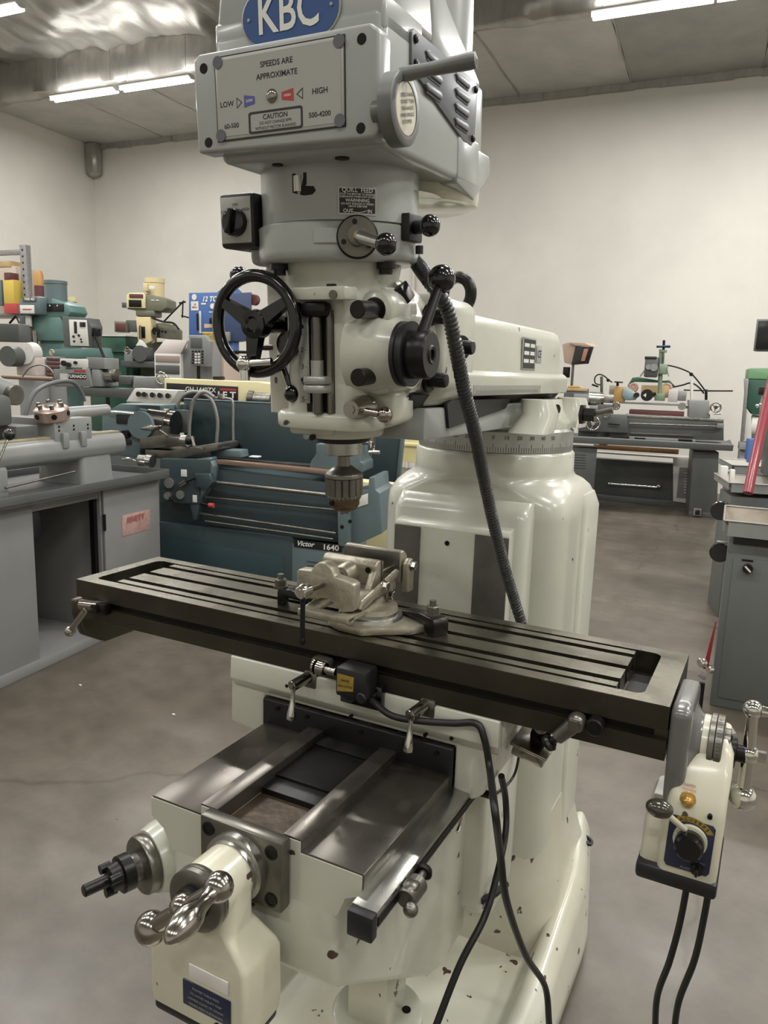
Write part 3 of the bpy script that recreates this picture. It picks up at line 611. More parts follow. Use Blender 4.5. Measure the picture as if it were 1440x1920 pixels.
# knee elevating shaft at the left
ax = Vector((-math.sin(R(18)), -math.cos(R(18)), 0)); k0 = at(274, 1618, Y=-0.285)
g = G(); g.loft([[k0 - ax*0.16 + Vector((0.05+0.075*math.cos(2*PI*i/32)*ax.y*-1, 0.0, 0.02+0.08*math.sin(2*PI*i/32))) for i in range(32)],
                 [k0 - ax*0.03 + Vector((0.062*math.cos(2*PI*i/32)*0.95, 0.062*math.cos(2*PI*i/32)*-0.3, 0.062*math.sin(2*PI*i/32))) for i in range(32)],
                 [k0 - ax*0.006 + Vector((0.054*math.cos(2*PI*i/32)*0.95, 0.054*math.cos(2*PI*i/32)*-0.3, 0.054*math.sin(2*PI*i/32))) for i in range(32)]])
P_('elevating_boss', g, WHITE, ang=60)
g = G(); g.lathe([(0.049, -0.006), (0.050, -0.004), (0.050, 0.010), (0.048, 0.013), (0.024, 0.016), (0.024, 0.035)], k0, ax, 40); P_('elevating_dial', g, STEELD)
g = G(); g.lathe([(0.031, 0.030), (0.031, 0.048), (0.024, 0.050), (0.021, 0.066), (0.013, 0.067), (0.010, 0.068), (0.010, 0.108), (0.008, 0.110)], k0, ax, 24)
for a in (30, 150, 270):
    x_, y_, d_ = basis(ax); c = k0 + ax*0.055 + (x_*math.cos(R(a))+y_*math.sin(R(a)))*0.022
    g.cyl(c, c+ax*0.018, 0.008)
P_('elevating_shaft', g, OXIDE)
g = G(); kk = at(288, 1588, Y=-0.24); g.box(kk.x-0.014, kk.x+0.014, kk.y-0.004, kk.y+0.004, kk.z-0.008, kk.z+0.008, 0.003); P_('elevating_zero_mark', g, WHITE)

# ---- right end of the table: bracket, dial, crank, power feed
AY, AZ = 0.075, 0.960
g = G(); g.prism([(-0.004, 1.036), (0.02, 1.043), (0.13, 1.043), (0.146, 1.03), (0.150, 0.95), (0.13, 0.90), (0.05, 0.876), (0.0, 0.880), (-0.006, 0.93)], 'x', 0.552, 0.582, b=0.012, seg=4)
g.lathe([(0.070, 0), (0.058, 0.006), (0.048, 0.013), (0.046, 0.018)], (0.579, AY, AZ), (1, 0, 0), 40); P_('end_bracket_right', g, BRACK, ang=60)
g = G(); g.lathe([(0.047, 0), (0.047, 0.009)], (0.596, AY, AZ), (1, 0, 0), 40); g.box(0.590, 0.610, 0.02, 0.10, 0.90, 0.945, 0.004)
P_('feed_collar', g, CREAMP)
g = G(); g.lathe([(0.049, 0), (0.051, 0.001), (0.051, 0.008), (0.0495, 0.009), (0.051, 0.010), (0.051, 0.019), (0.049, 0.0205), (0.032, 0.021), (0.032, 0.030), (0.024, 0.031)], (0.6055, AY, AZ), (1, 0, 0), 48); td = P_('table_dial', g, STEELD)
g = G()
for i in range(60):
    a = 2*PI*i/60; c, s_ = math.cos(a), math.sin(a); r = 0.0512
    g.add([(0.617, AY+r*c-0.0004*s_, AZ+r*s_+0.0004*c), (0.617, AY+r*c+0.0004*s_, AZ+r*s_-0.0004*c), (0.623, AY+r*c+0.0004*s_, AZ+r*s_-0.0004*c), (0.623, AY+r*c-0.0004*s_, AZ+r*s_+0.0004*c)], [(0, 1, 2, 3)])
obj('dial_marks', g, INK, td, flat=True)
g = G(); g.lathe([(0.020, 0), (0.026, 0.001), (0.026, 0.008), (0.015, 0.009), (0.015, 0.022)], (0.637, AY, AZ), (1, 0, 0), 30); P_('dial_lock_nut', g, OXIDE)
bt = at(1412, 1330, Y=AY); bc = at(1404, 1413, Y=AY); bb = at(1393, 1494, Y=AY)
g = G(); g.cyl(bt, bc, 0.0080, 0.0095); g.cyl(bc, bb, 0.0095, 0.0105); g.sphere(bt, 0.0142, 24); g.sphere(bc, 0.0155, 24); g.sphere(bb, 0.0208, 24)
g.cyl(bc, bc+Vector((0.024, 0, 0)), 0.009, n=6); cr_ = P_('table_crank', g, CHROME)
g = G(); ballcrank_handle(g, bt+Vector((0.012, 0, 0)), bt+Vector((0.105, 0.0, 0.0)), 0.014); obj('crank_handle', g, CHROME, cr_)
# power feed body
def yz(z, y0, y1, x0, x1, r): return rr((x0+x1)/2, (y0+y1)/2, (x1-x0)/2, (y1-y0)/2, r, z)
g = G(); g.loft([yz(0.785, -0.018, 0.112, 0.556, 0.640, 0.012), yz(0.80, -0.019, 0.112, 0.556, 0.641, 0.012), yz(0.885, -0.02, 0.112, 0.560, 0.643, 0.012), yz(0.912, -0.010, 0.118, 0.562, 0.643, 0.014), yz(0.940, 0.010, 0.13, 0.566, 0.644, 0.012), yz(0.968, 0.03, 0.13, 0.592, 0.643, 0.012), yz(0.985, 0.05, 0.12, 0.604, 0.634, 0.012)])
pf = P_('power_feed', g, CREAMP, ang=50)
g = G(); g.loft([yz(0.785, -0.005, 0.13, 0.528, 0.575, 0.012), yz(0.853, -0.005, 0.13, 0.530, 0.575, 0.014), yz(0.868, 0.005, 0.12, 0.536, 0.575, 0.012)]); obj('side_housing', g, CREAMP, pf, 50)
g = G(); g.box(0.526, 0.643, -0.02, 0.135, 0.760, 0.786, 0.006); obj('base_cover', g, BLACKM, pf)
def fp(u, v, y): return at(u, v, Y=y)
a0_ = [fp(1272, 1527, 0.0), fp(1336, 1548, 0.0), fp(1331, 1650, 0.0), fp(1250, 1627, 0.0)]
g = G(); g.prism([(0.570, 0.797), (0.626, 0.797), (0.630, 0.803), (0.632, 0.875), (0.628, 0.880), (0.573, 0.882), (0.568, 0.877), (0.566, 0.803)], 'y', -0.0212, -0.018, b=0.0005); obj('feed_label', g, NAVY, pf)
pkc = fp(1293, 1579, -0.030)
g = G()
pts_o = [(pkc.x-0.002+0.038*math.cos(R(a)), pkc.z-0.003+0.038*math.sin(R(a))) for a in range(30, 128, 7)]; pts_i = [(pkc.x-0.002+0.030*math.cos(R(a)), pkc.z-0.003+0.030*math.sin(R(a))) for a in range(127, 29, -7)]
g.prism(pts_o+pts_i, 'y', -0.0220, -0.0208); obj('yellow_arc', g, YELD, pf)
g = G()
for i, ch in enumerate('AL-300S'):
    a = R(112-11*i); g.text(ch, 0.0075, (pkc.x-0.002+0.034*math.cos(a), -0.0223, pkc.z-0.003+0.034*math.sin(a)), (math.sin(a), 0, -math.cos(a)), (math.cos(a), 0, math.sin(a)), bold=0.02)
obj('arc_print', g, INK, pf, flat=True)
g = G(); g.text('ALIGN', 0.006, (0.598, -0.0216, 0.802), (1, 0, 0), (0, 0, 1)); g.text('POWER FEED', 0.004, (pkc.x+0.012, -0.0216, pkc.z-0.034), (1, 0, 0), (0, 0, 1)); obj('label_small_print', g, GINK, pf, flat=True)
g = G(); g.lathe([(0.024, 0), (0.024, 0.007), (0.018, 0.008)], (pkc.x, -0.021, pkc.z), (0, -1, 0), 30); obj('knob_ring', g, CREAMP, pf)
g = G(); g.lathe([(0.021, 0.006), (0.0205, 0.024), (0.017, 0.028), (0, 0.029)], (pkc.x, -0.021, pkc.z-0.002), (0, -1, 0), 30); obj('speed_knob', g, BLACK, pf)
lk = fp(1244, 1521, -0.06); l0 = fp(1284, 1555, -0.030)
g = G(); g.cyl(l0, lk, 0.0045); obj('feed_lever', g, CREAMP, pf)
g = G(); g.sphere(lk+Vector((-0.006, 0, 0.003)), 0.017, 24, (1.15, 0.9, 0.82)); obj('lever_knob', g, mat('olive_knob', (52, 49, 38), 0.2, coat=0.5), pf)
ob_ = fp(1289, 1504, -0.014)
g = G(); g.lathe([(0.0135, 0), (0.0135, 0.004), (0.011, 0.005)], (ob_.x, -0.008, ob_.z), (0, -1, 0.3), 24); g.sphere((ob_.x, -0.014, ob_.z+0.001), 0.0095, 18); obj('rapid_button', g, BRASS, pf)
g = G(); g.text('RAPID', 0.006, (ob_.x, -0.003, ob_.z+0.0215), (1, 0, 0), (0, 0.6, 1)); g.text('TRAVERSE', 0.0045, (ob_.x, -0.007, ob_.z+0.0160), (1, 0, 0), (0, 0.6, 1)); obj('button_print', g, RED, pf, flat=True)
g = G(); g.cyl((0.613, -0.02, 0.808), (0.613, -0.030, 0.808), 0.009); g.box(0.6105, 0.6155, -0.040, -0.028, 0.802, 0.814, 0.002); obj('power_switch', g, BLACK, pf)
g = G(); g.cyl((0.622, -0.022, 0.893), (0.622, -0.01, 0.893), 0.0035); obj('feed_screw_hole', g, SLOT, pf)

# ------------------------------------------------------------------ the head, leaning slightly forward
HM = Matrix.Translation((0, -0.05, 1.45)) @ Matrix.Rotation(R(2), 4, 'Z') @ Matrix.Rotation(R(4), 4, 'X')
def H_(name, g, m, **k): g.m = HM; return obj(name, g, m, mill, **k)
def ath(u, v, X=None, Y=None, Z=None):
    I = HM.inverted(); c = I @ CAM; d = I.to_3x3() @ ray(u, v)
    t = (X-c.x)/d.x if X is not None else (Y-c.y)/d.y if Y is not None else (Z-c.z)/d.z
    return c + d*t
# swivel ring and rear flange
g = G(); g.lathe([(0.11, 0.024), (0.133, 0.026), (0.133, 0.050), (0.11, 0.052)], (0.004, -0.018, 0.108), (0, 1, 0), 64); H_('swivel_flange', g, STEEL)
g = G(); g.lathe([(0.05, -0.070), (0.092, -0.050), (0.112, -0.026), (0.120, 0.0), (0.120, 0.010)], (0, 0.0, 0.102), (0, 1, 0), 64); H_('head_flange', g, WHITE, ang=60)
# main casting
g = G(); g.loft([rr(0.008, -0.012, 0.072, 0.078, 0.030, -0.004, 10), rr(0.008, -0.012, 0.070, 0.078, 0.030, 0.03, 10), rr(0.008, -0.012, 0.068, 0.078, 0.030, 0.16, 10), rr(0.004, -0.006, 0.080, 0.080, 0.05, 0.19, 10), rr(0.0, 0.0, 0.092, 0.088, 0.085, 0.215, 10), rr(0.0, 0.0, 0.098, 0.096, 0.094, 0.245, 10)])
hc = H_('quill_housing', g, WHITE, ang=60)
g = G(); g.loft([rr(-0.075, 0.015, 0.050, 0.048, 0.008, 0.0), rr(-0.075, 0.015, 0.050, 0.048, 0.008, 0.275)]); H_('feed_gearbox', g, WHITE, ang=50)
g = G(); g.lathe([(0.068, 0.0), (0.064, 0.035), (0.056, 0.062), (0.052, 0.088)], (0.055, -0.040, 0.102), (1, 0, 0), 40); H_('worm_housing', g, WHITE, ang=60)
g = G(); g.loft([rr(0.035, 0.0, 0.05, 0.045, 0.03, 0.0), rr(0.05, 0.008, 0.06, 0.05, 0.04, 0.05), rr(0.06, 0.012, 0.072, 0.055, 0.045, 0.15), rr(0.045, 0.01, 0.055, 0.05, 0.04, 0.20)]); H_('side_casting', g, WHITE, ang=60)
for z in (0.166, 0.070):
    g = G(); g.lathe([(0.034, 0.055), (0.031, 0.0), (0.029, -0.022), (0.026, -0.026)], (0.093, -0.042, z), (0, 1, 0), 32); H_('bolt_boss', g, WHITE, ang=60)
    g = G(); g.lathe([(0.0185, 0), (0.0185, -0.005)], (0.093, -0.064, z), (0, 1, 0), 20); g.cyl((0.093, -0.068, z), (0.092, -0.122, z), 0.0130, n=20, b=0.0015); H_('head_bolt', g, OXIDE)
# lower clamp collar
g = G(); g.loft([rr(0.008, -0.01, 0.088, 0.088, 0.04, -0.014), rr(0.008, -0.01, 0.090, 0.090, 0.04, -0.010), rr(0.008, -0.01, 0.090, 0.090, 0.04, 0.006), rr(0.008, -0.01, 0.086, 0.086, 0.04, 0.011)]); H_('lower_collar', g, WHITE, ang=50)
g = G(); g.box(0.055, 0.112, -0.045, 0.045, -0.012, 0.045, 0.012, 3); H_('clamp_lug', g, WHITE, ang=60)
g = G(); g.lathe([(0.066, -0.034), (0.068, -0.030), (0.068, -0.012)], (0, 0, 0), (0, 0, 1), 48); g.box(-0.06, 0.02, -0.075, 0, -0.028, -0.012, 0.006); H_('spindle_nose_ring', g, WHITE)
g = G(); g.lathe([(0.030, -0.046), (0.044, -0.045), (0.046, -0.042), (0.046, -0.033)], (0, 0, 0), (0, 0, 1), 40); H_('dust_seal', g, BLACKM)
g = G(); g.lathe([(0.028, -0.068), (0.031, -0.066), (0.031, -0.036)], (0, 0, 0), (0, 0, 1), 40); H_('spindle', g, STEEL)
for x, z in ((-0.045, -0.004), (-0.012, -0.030)):
    g = G(); g.cyl((x, -0.094 if z > -0.01 else -0.077, z), (x, -0.099 if z > -0.01 else -0.083, z), 0.005, n=14); H_('collar_screw', g, OXIDE)
pq = ath(720, 776, Y=-0.02)
g = G(); g.cyl((pq.x-0.012, -0.02, pq.z), (pq.x+0.003, -0.02, pq.z), 0.004); g.lathe([(0.008, 0), (0.009, 0.003), (0.008, 0.013)], (pq.x+0.001, -0.02, pq.z), (1, 0, 0), 16); H_('quill_thumb_screw', g, OXIDE)
# feed stop: slot, rods, knurled nuts, scale
g = G(); g.box(-0.014, 0.036, -0.0915, -0.0885, 0.012, 0.160); H_('stop_slot', g, OXIDE)
g = G(); g.cyl((0.010, -0.098, 0.012), (0.010, -0.098, 0.166), 0.0085); g.cyl((0.030, -0.093, 0.012), (0.030, -0.093, 0.166), 0.006); H_('stop_rod', g, STEELD)
g = G(); g.box(-0.012, 0.034, -0.112, -0.088, 0.155, 0.178, 0.008); H_('trip_block', g, OXIDE)
g = G(); g.cyl((0.010, -0.098, 0.066), (0.010, -0.098, 0.092), 0.010); H_('stop_sleeve', g, ALU)
for z in (0.044, 0.057):
    g = G(); g.lathe([(0.021, 0), (0.0225, 0.002), (0.0225, 0.009), (0.021, 0.0115)], (0.012, -0.100, z), (0, 0, 1), 36); H_('knurled_nut', g, ALU)
g = G(); g.box(-0.022, -0.003, -0.1005, -0.0975, 0.026, 0.163, 0.0015); qs = H_('quill_scale', g, ALU)
g = G()
for i in range(41):
    z = 0.157-i*0.0125*0.25; h = 0.0065 if i % 8 == 0 else 0.003
    g.add([(-0.0038-h, -0.1008, z), (-0.0038, -0.1008, z), (-0.0038, -0.1008, z-0.0005), (-0.0038-h, -0.1008, z-0.0005)], [(0, 1, 2, 3)])
for i in range(6): g.text(str(i), 0.011, (-0.0145, -0.1008, 0.157-i*0.0250), (1, 0, 0), (0, 0, 1))
g.m = HM; obj('scale_print', g, INK, qs, flat=True)
for z in (0.142, 0.062):
    g = G(HM); g.cyl((-0.0145, -0.1005, z), (-0.0145, -0.1015, z), 0.0035, n=12); obj('scale_screw', g, OXIDE, qs)
g = G(); g.box(0.0-0.003, 0.009, -0.0935, -0.091, 0.075, 0.130); H_('inner_scale', g, ALU)
g = G(); g.cyl((-0.024, -0.080, -0.004), (-0.024, -0.080, 0.03), 0.006); H_('micro_stop_post', g, CHROMED)
# upper bracket over the slot
g = G(); g.prism([(-0.028, -0.085), (-0.028, -0.108), (0.03, -0.120), (0.070, -0.118), (0.074, -0.085)], 'z', 0.180, 0.199, b=0.003); H_('stop_bracket', g, WHITE)
g = G(); g.cyl((0.052, -0.119, 0.187), (0.052, -0.1215, 0.187), 0.0065); H_('bracket_screw', g, STEELD)
g = G(); g.box(0.035, 0.047, -0.11, -0.1, 0.198, 0.203, 0.001); H_('bracket_pin', g, OXIDE)
# quill lock
g = G(); g.lathe([(0.018, 0.02), (0.018, -0.006), (0.013, -0.030), (0.013, -0.034)], (0.077, -0.082, 0.022), (0, 1, 0), 24); g.cyl((0.077, -0.116, 0.022), (0.077, -0.118, 0.022), 0.007, n=6)
g.cyl((0.082, -0.10, 0.020), (0.112, -0.085, 0.014), 0.006); g.sphere((0.117, -0.083, 0.013), 0.0125); H_('quill_lock', g, CHROMED)
# quill feed handle on the right
hub = ath(803, 663, X=0.19)
g = G(); g.lathe([(0.047, 0), (0.047, 0.006), (0.044, 0.007), (0.044, 0.013), (0.047, 0.014), (0.047, 0.018)], (0.143, hub.y+0.012, 0.103), (1, 0, 0), 40); H_('feed_hub_flange', g, BLACKM)
g = G(); g.lathe([(0.034, 0), (0.035, 0.003), (0.035, 0.028), (0.032, 0.032), (0.014, 0.032), (0.012, 0.034), (0.008, 0.033), (0.008, 0.030), (0, 0.030)], (0.160, hub.y+0.008, 0.103), (1, 0, 0), 40); H_('feed_hub', g, OXIDE)
kb = ath(828, 523, X=0.185)
g = G(); g.cyl((0.178, hub.y, 0.128), kb, 0.0085, 0.0065); fh = H_('quill_feed_lever', g, OXIDE)
g = G(HM); g.sphere(kb, 0.0205, 28); obj('ball_knob', g, BLACK, fh)
sq = ath(748, 557, X=0.104)
g = G(); g.box(sq.x-0.02, sq.x+0.018, sq.y-0.018, sq.y+0.018, sq.z-0.014, sq.z+0.014, 0.002, rot=Matrix.Rotation(R(-28), 3, 'Y') @ Matrix.Rotation(R(20), 3, 'X')); H_('tilt_worm_shaft', g, OXIDE)
# fine feed handwheel on the left
hx, hy, hz, hr = -0.086, -0.118, 0.145, 0.072
g = G(); g.tube([(hx+hr*math.cos(2*PI*i/48), hy, hz+hr*math.sin(2*PI*i/48)) for i in range(48)], 0.0095, 14, closed=True)
for a in (30, 150, 262):
    c, s_ = math.cos(R(a)), math.sin(R(a)); x0, z0 = hx+0.012*c, hz+0.012*s_; x1, z1 = hx+(hr-0.004)*c, hz+(hr-0.004)*s_; px_, pz_ = -s_, c
    g.add([(x0+px_*0.014, hy+0.008, z0+pz_*0.014), (x0-px_*0.014, hy+0.008, z0-pz_*0.014), (x1-px_*0.008, hy+0.004, z1-pz_*0.008), (x1+px_*0.008, hy+0.004, z1+pz_*0.008),
           (x0+px_*0.012, hy-0.008, z0+pz_*0.012), (x0-px_*0.012, hy-0.008, z0-pz_*0.012), (x1-px_*0.007, hy-0.006, z1-pz_*0.007), (x1+px_*0.007, hy-0.006, z1+pz_*0.007)],
          [(0, 1, 2, 3), (7, 6, 5, 4), (0, 4, 5, 1), (1, 5, 6, 2), (2, 6, 7, 3), (3, 7, 4, 0)])
g.lathe([(0.022, 0.012), (0.023, 0), (0.021, -0.010), (0.012, -0.012), (0.009, -0.008), (0, -0.008)], (hx, hy, hz), (0, 1, 0), 30); g.cyl((hx, hy, hz), (hx, -0.02, hz), 0.014)
hw = H_('feed_handwheel', g, BLACK, ang=50)
hb = ath(458, 682, Y=hy-0.02)
g = G(HM); g.cyl((hb.x+0.045, hy-0.012, hb.z+0.004), hb, 0.006, 0.005); g.sphere(hb, 0.0125); g.cyl(hb, hb+Vector((0.0, 0, -0.025)), 0.008); obj('wheel_handle', g, CHROME, hw)
g = G(); g.box(-0.07, -0.012, -0.07, -0.03, 0.085, 0.185, 0.012, 3); g.cyl((-0.045, -0.06, 0.115), (-0.045, -0.095, 0.115), 0.02); H_('feed_control_block', g, BLACK)
l0_ = ath(545, 690, Y=-0.085); l1_ = ath(560, 738, Y=-0.085)
l0_ = ath(524, 690, Y=-0.085); l1_ = ath(549, 738, Y=-0.085)
g = G(); g.cyl(l0_+Vector((0, 0, 0.02)), l1_, 0.0045, n=12); g.sphere(l1_, 0.0145, 20); H_('feed_trip_lever', g, BLACK)
kn = ath(448, 517, Y=0.0)
g = G(); g.cyl((-0.125, 0.0, kn.z), (kn.x+0.01, 0.0, kn.z), 0.010); H_('speed_change_arm', g, STEELD)
g = G(); g.sphere((kn.x, 0.0, kn.z), 0.016, 20); H_('speed_change_knob', g, BLACK)
kn = ath(476, 651, Y=-0.03); g = G(); g.sphere(kn, 0.012); g.cyl(kn, kn+Vector((0.04, 0.0, 0)), 0.005); H_('feed_engage_knob', g, BLACK)
kn = ath(556, 578, Y=-0.09); g = G(); g.cyl(kn, kn+Vector((-0.002, 0.03, 0)), 0.010); H_('trip_plunger', g, BLACK)
# gear collars
g = G(); g.lathe([(0.118, 0.235), (0.124, 0.240), (0.126, 0.250), (0.126, 0.287), (0.122, 0.290)], (-0.004, 0, 0), (0, 0, 1), 72)
g.box(-0.14, 0.0, -0.055, 0.06, 0.236, 0.289, 0.012, 3); H_('lower_gear_collar', g, GREYP, ang=50)
g = G(); g.lathe([(0.116, 0.289), (0.1225, 0.2905), (0.1225, 0.372)], (0, 0, 0), (0, 0, 1), 72); H_('upper_gear_collar', g, GREYP, ang=50)
g = G(); g.lathe([(0.1185, 0.2885), (0.1185, 0.2915)], (0, 0, 0), (0, 0, 1), 60); H_('collar_gap', g, SLOT)
for x, y in ((-0.062, -0.085), (0.098, -0.040)):
    g = G(); g.cyl((x, y, 0.238), (x, y, 0.218), 0.010); g.lathe([(0.014, 0), (0.014, -0.010)], (x, y, 0.236), (0, 0, 1), 16); H_('collar_bolt', g, OXIDE)
# recess with locating pin on the upper collar
def cylpt(r, a, z): return Vector((r*math.sin(R(a)), -r*math.cos(R(a)), z))
g = G()
g.add([cylpt(0.1228, a, z) for a, z in ((-5, 0.3535), (6, 0.3535), (6, 0.338), (5, 0.336), (11, 0.335), (12.5, 0.329), (10, 0.324), (4, 0.323), (-5, 0.328))], [tuple(range(9))]); H_('pin_recess', g, SLOT, flat=True)
g = G(); g.cyl(cylpt(0.121, -1, 0.350), cylpt(0.121, -1, 0.329), 0.0065); H_('locating_pin', g, STEEL)
# quill feed warning plate, wrapped on the collar
def wrap(g, pts, r): return g.add([cylpt(r, a, z) for a, z in pts], [tuple(range(len(pts)))])
a_l, a_r = 30.0, 58.0
pl_ = [ath(632, 348, Y=-0.09), ath(707, 352, Y=-0.09)]
def ring_at(u, v, r):
    I = HM.inverted(); c = I @ CAM; d = I.to_3x3() @ ray(u, v); A = d.x*d.x+d.y*d.y; B = 2*(c.x*d.x+c.y*d.y); D = c.x*c.x+c.y*c.y-r*r
    t = (-B-math.sqrt(max(0, B*B-4*A*D)))/(2*A); p = c+d*t; return math.degrees(math.atan2(p.x, -p.y)), p.z
(al, zl), (ar, zr), (_, zb) = ring_at(633, 349, 0.124), ring_at(706, 352, 0.124), ring_at(670, 403, 0.124)
zt_ = (zl+zr)/2
g = G(); n_ = 10
for lo, hi, r in ((al, ar, 0.1236),):
    vs = []; fs = []
    for i in range(n_+1):
        a = lo+(hi-lo)*i/n_
        for rr2, z in ((0.1226, zt_), (r, zt_), (r, zb), (0.1226, zb)): vs.append(cylpt(rr2, a, z))
    for i in range(n_):
        for k in range(3): fs.append((i*4+k, i*4+k+1, i*4+4+k+1, i*4+4+k))
    g.add(vs, fs)
wp_ = H_('warning_plate', g, ALU)
g = G(HM); vs = []; fs = []
for i in range(n_+1):
    a = al+1+(ar-al-2)*i/n_; vs += [cylpt(0.1239, a, zt_-0.0025), cylpt(0.1239, a, zb+0.0025)]
for i in range(n_): fs.append((2*i, 2*i+1, 2*i+3, 2*i+2))
g.add(vs, fs); obj('plate_field', g, BLACKM, wp_, flat=True)
am = (al+ar)/2; g = G(HM); nd_ = cylpt(1, am, 0); xd_ = Vector((math.cos(R(am)), math.sin(R(am)), 0)); hh = zt_-zb
for i, (tx, s_, f) in enumerate((('QUILL  FEED', 0.0082, 0.13), ('STOP THE MOTOR TO ENGAGE', 0.0042, 0.27), ('DISENGAGE WHEN NOT IN USE', 0.0042, 0.36), ('WARNNING', 0.0062, 0.49), ('DO NOT ENGAGE AT SPEEDS', 0.0042, 0.61), ('ABOVE 3000 RPM', 0.0042, 0.70), ('OUT           IN', 0.0068, 0.86))):
    k0_ = len(g.bm.verts); g.text(tx, s_ if s_ > 0.005 else 0.0036, (0, 0, 0), (1, 0, 0), (0, 0, 1), bold=0.012)
    g.bm.verts.ensure_lookup_table()
    for v in list(g.bm.verts)[k0_:]:
        a = am + math.degrees(v.co.x/0.124); v.co = cylpt(0.1242, a, zt_-f*hh+v.co.z)
vs = []; fs = []
for i in range(13):
    a = am-6+12*i/12; zz = zb+hh*0.20-0.004*math.cos((i-6)/6*1.3)
    vs += [cylpt(0.1242, a, zz), cylpt(0.1242, a, zz-0.0008)]
for i in range(12): fs.append((2*i, 2*i+1, 2*i+3, 2*i+2))
g.add(vs, fs); obj('plate_print', g, WINK, wp_, flat=True)
# feed rate selector on the lower collar
fa, fz = ring_at(671, 445, 0.126)
c0 = cylpt(0.122, fa, fz); nd_ = cylpt(1, fa-12, 0)
g = G(); g.lathe([(0.030, 0), (0.030, 0.008), (0.027, 0.010)], c0, nd_, 36); H_('selector_backing', g, OXIDE)
g = G(); g.lathe([(0.0275, 0.008), (0.0275, 0.014), (0.014, 0.0145), (0.0135, 0.030), (0.010, 0.031)], c0, nd_, 36); sel = H_('feed_selector', g, STEELD)
x_, y_, d_ = basis(nd_)
for a in (100, 200, 325):
    p = c0 + nd_*0.0135 + (x_*math.cos(R(a))+y_*math.sin(R(a)))*0.0205; g = G(HM); g.cyl(p, p+nd_*0.0015, 0.0038, n=14); obj('selector_screw', g, OXIDE, sel)
g = G(HM); g.cyl(c0+nd_*0.030, c0+nd_*0.033, 0.0055, n=12); obj('selector_pin', g, BRASS, sel)
kp = ath(724, 458, Y=c0.y-0.055)
g = G(HM); g.cyl(c0+nd_*0.022, kp, 0.0095, 0.008); obj('selector_arm', g, STEEL, sel)
g = G(HM); g.sphere(kp, 0.0150, 24); obj('selector_knob', g, BLACK, sel)
p1 = ring_at(588, 428, 0.1262); p2 = ring_at(634, 456, 0.1262)
g = G(); vs = []; fs = []
for i in range(7):
    a = p1[0]+(p2[0]-p1[0])*i/6; vs += [cylpt(0.1262, a, 0.279), cylpt(0.1272, a, 0.278), cylpt(0.1272, a, 0.259), cylpt(0.1262, a, 0.258)]
for i in range(6):
    for k in range(3): fs.append((i*4+k, i*4+k+1, i*4+5+k, i*4+4+k))
g.add(vs, fs); H_('painted_over_plate', g, GREYP)
# right hand lever at the collars
ka = ath(806, 423, X=0.17); kb2 = ath(772, 425, X=0.13)
g = G(); g.box(0.112, 0.132, -0.03, 0.02, 0.266, 0.305, 0.003); g.cyl((0.125, 0.0, ka.z+0.004), (ka.x, ka.y, ka.z), 0.010); g.cyl((0.13, 0.012, 0.262), (0.13, 0.012, 0.250), 0.006); sl_ = H_('backgear_lever', g, BLACKM)
g = G(HM); g.sphere((ka.x, ka.y, ka.z), 0.0155, 24); obj('ball_knob', g, BLACK, sl_)
# motor switch box
g = G(); g.box(-0.163, -0.098, -0.095, 0.02, 0.260, 0.340, 0.006); sb_ = H_('switch_box', g, BLACKM)
g = G(HM); g.box(-0.159, -0.103, -0.0965, -0.0945, 0.267, 0.334, 0.001); obj('switch_plate', g, PLATE, sb_)
g = G(HM); g.lathe([(0.021, 0), (0.020, 0.010), (0.016, 0.012)], (-0.131, -0.096, 0.297), (0, -1, 0), 28); g.box(-0.135, -0.127, -0.120, -0.106, 0.279, 0.316, 0.003, rot=Matrix.Rotation(R(12), 3, 'Y')); obj('rotary_knob', g, BLACK, sb_)
g = G(HM)
for tx, x, z in (('OFF', -0.131, 0.3225), ('LOW', -0.151, 0.313), ('HIGH', -0.112, 0.315), ('1', -0.154, 0.298), ('2', -0.108, 0.298)): g.text(tx, 0.006, (x, -0.0969, z), (1, 0, 0), (0, 0, 1))
obj('switch_print', g, INK, sb_, flat=True)
# belt housing
poly = [(-0.105, -0.165), (0.155, -0.165), (0.155, 0.215), (0.125, 0.285), (0.075, 0.325), (0.01, 0.335), (-0.05, 0.318), (-0.095, 0.27), (-0.118, 0.20)]
g = G()
def ringp(poly, z, k=1.0): return [Vector((0.02+(x-0.02)*k, 0.05+(y-0.05)*k, z)) for x, y in poly]
g.prism(poly, 'z', 0.366, 0.530, b=0.012, seg=3); bh = H_('belt_housing', g, GREYP, ang=50)
g = G(); g.prism([(-0.105, -0.163), (0.155, -0.163), (0.155, -0.04), (-0.108, -0.04)], 'z', 0.50, 0.545, b=0.006)
g.prism([(-0.105, 0.53), (0.155, 0.53), (0.148, 0.62), (0.12, 0.66), (-0.065, 0.66), (-0.094, 0.60)], 'y', -0.162, 0.0, b=0.01, seg=3); H_('housing_top', g, GREYP, ang=50)
g = G(); g.prism([(0.0, 0.52), (0.0, 0.64), (0.06, 0.60), (0.21, 0.535), (0.21, 0.52)], 'x', -0.10, 0.152, b=0.01, seg=3); H_('housing_slope', g, GREYP, ang=50)
g = G(); g.lathe([(0.115, 0.338), (0.128, 0.342), (0.131, 0.352), (0.131, 0.43)], (0.025, 0.185, 0), (0, 0, 1), 60)
g.lathe([(0.10, 0.343), (0.112, 0.341)], (0.025, 0.06, 0), (0, 0, 1), 40); H_('motor_pulley_pan', g, mat('yellowed_enamel', (186, 184, 160), 0.22, coat=0.5, var=0.1, vscale=12), ang=50)
g = G(); g.prism([(0.14, 0.44), (0.158, 0.44), (0.158, 0.368), (0.14, 0.36)], 'y', 0.10, 0.20, b=0.006); H_('pan_corner', g, GREYP)
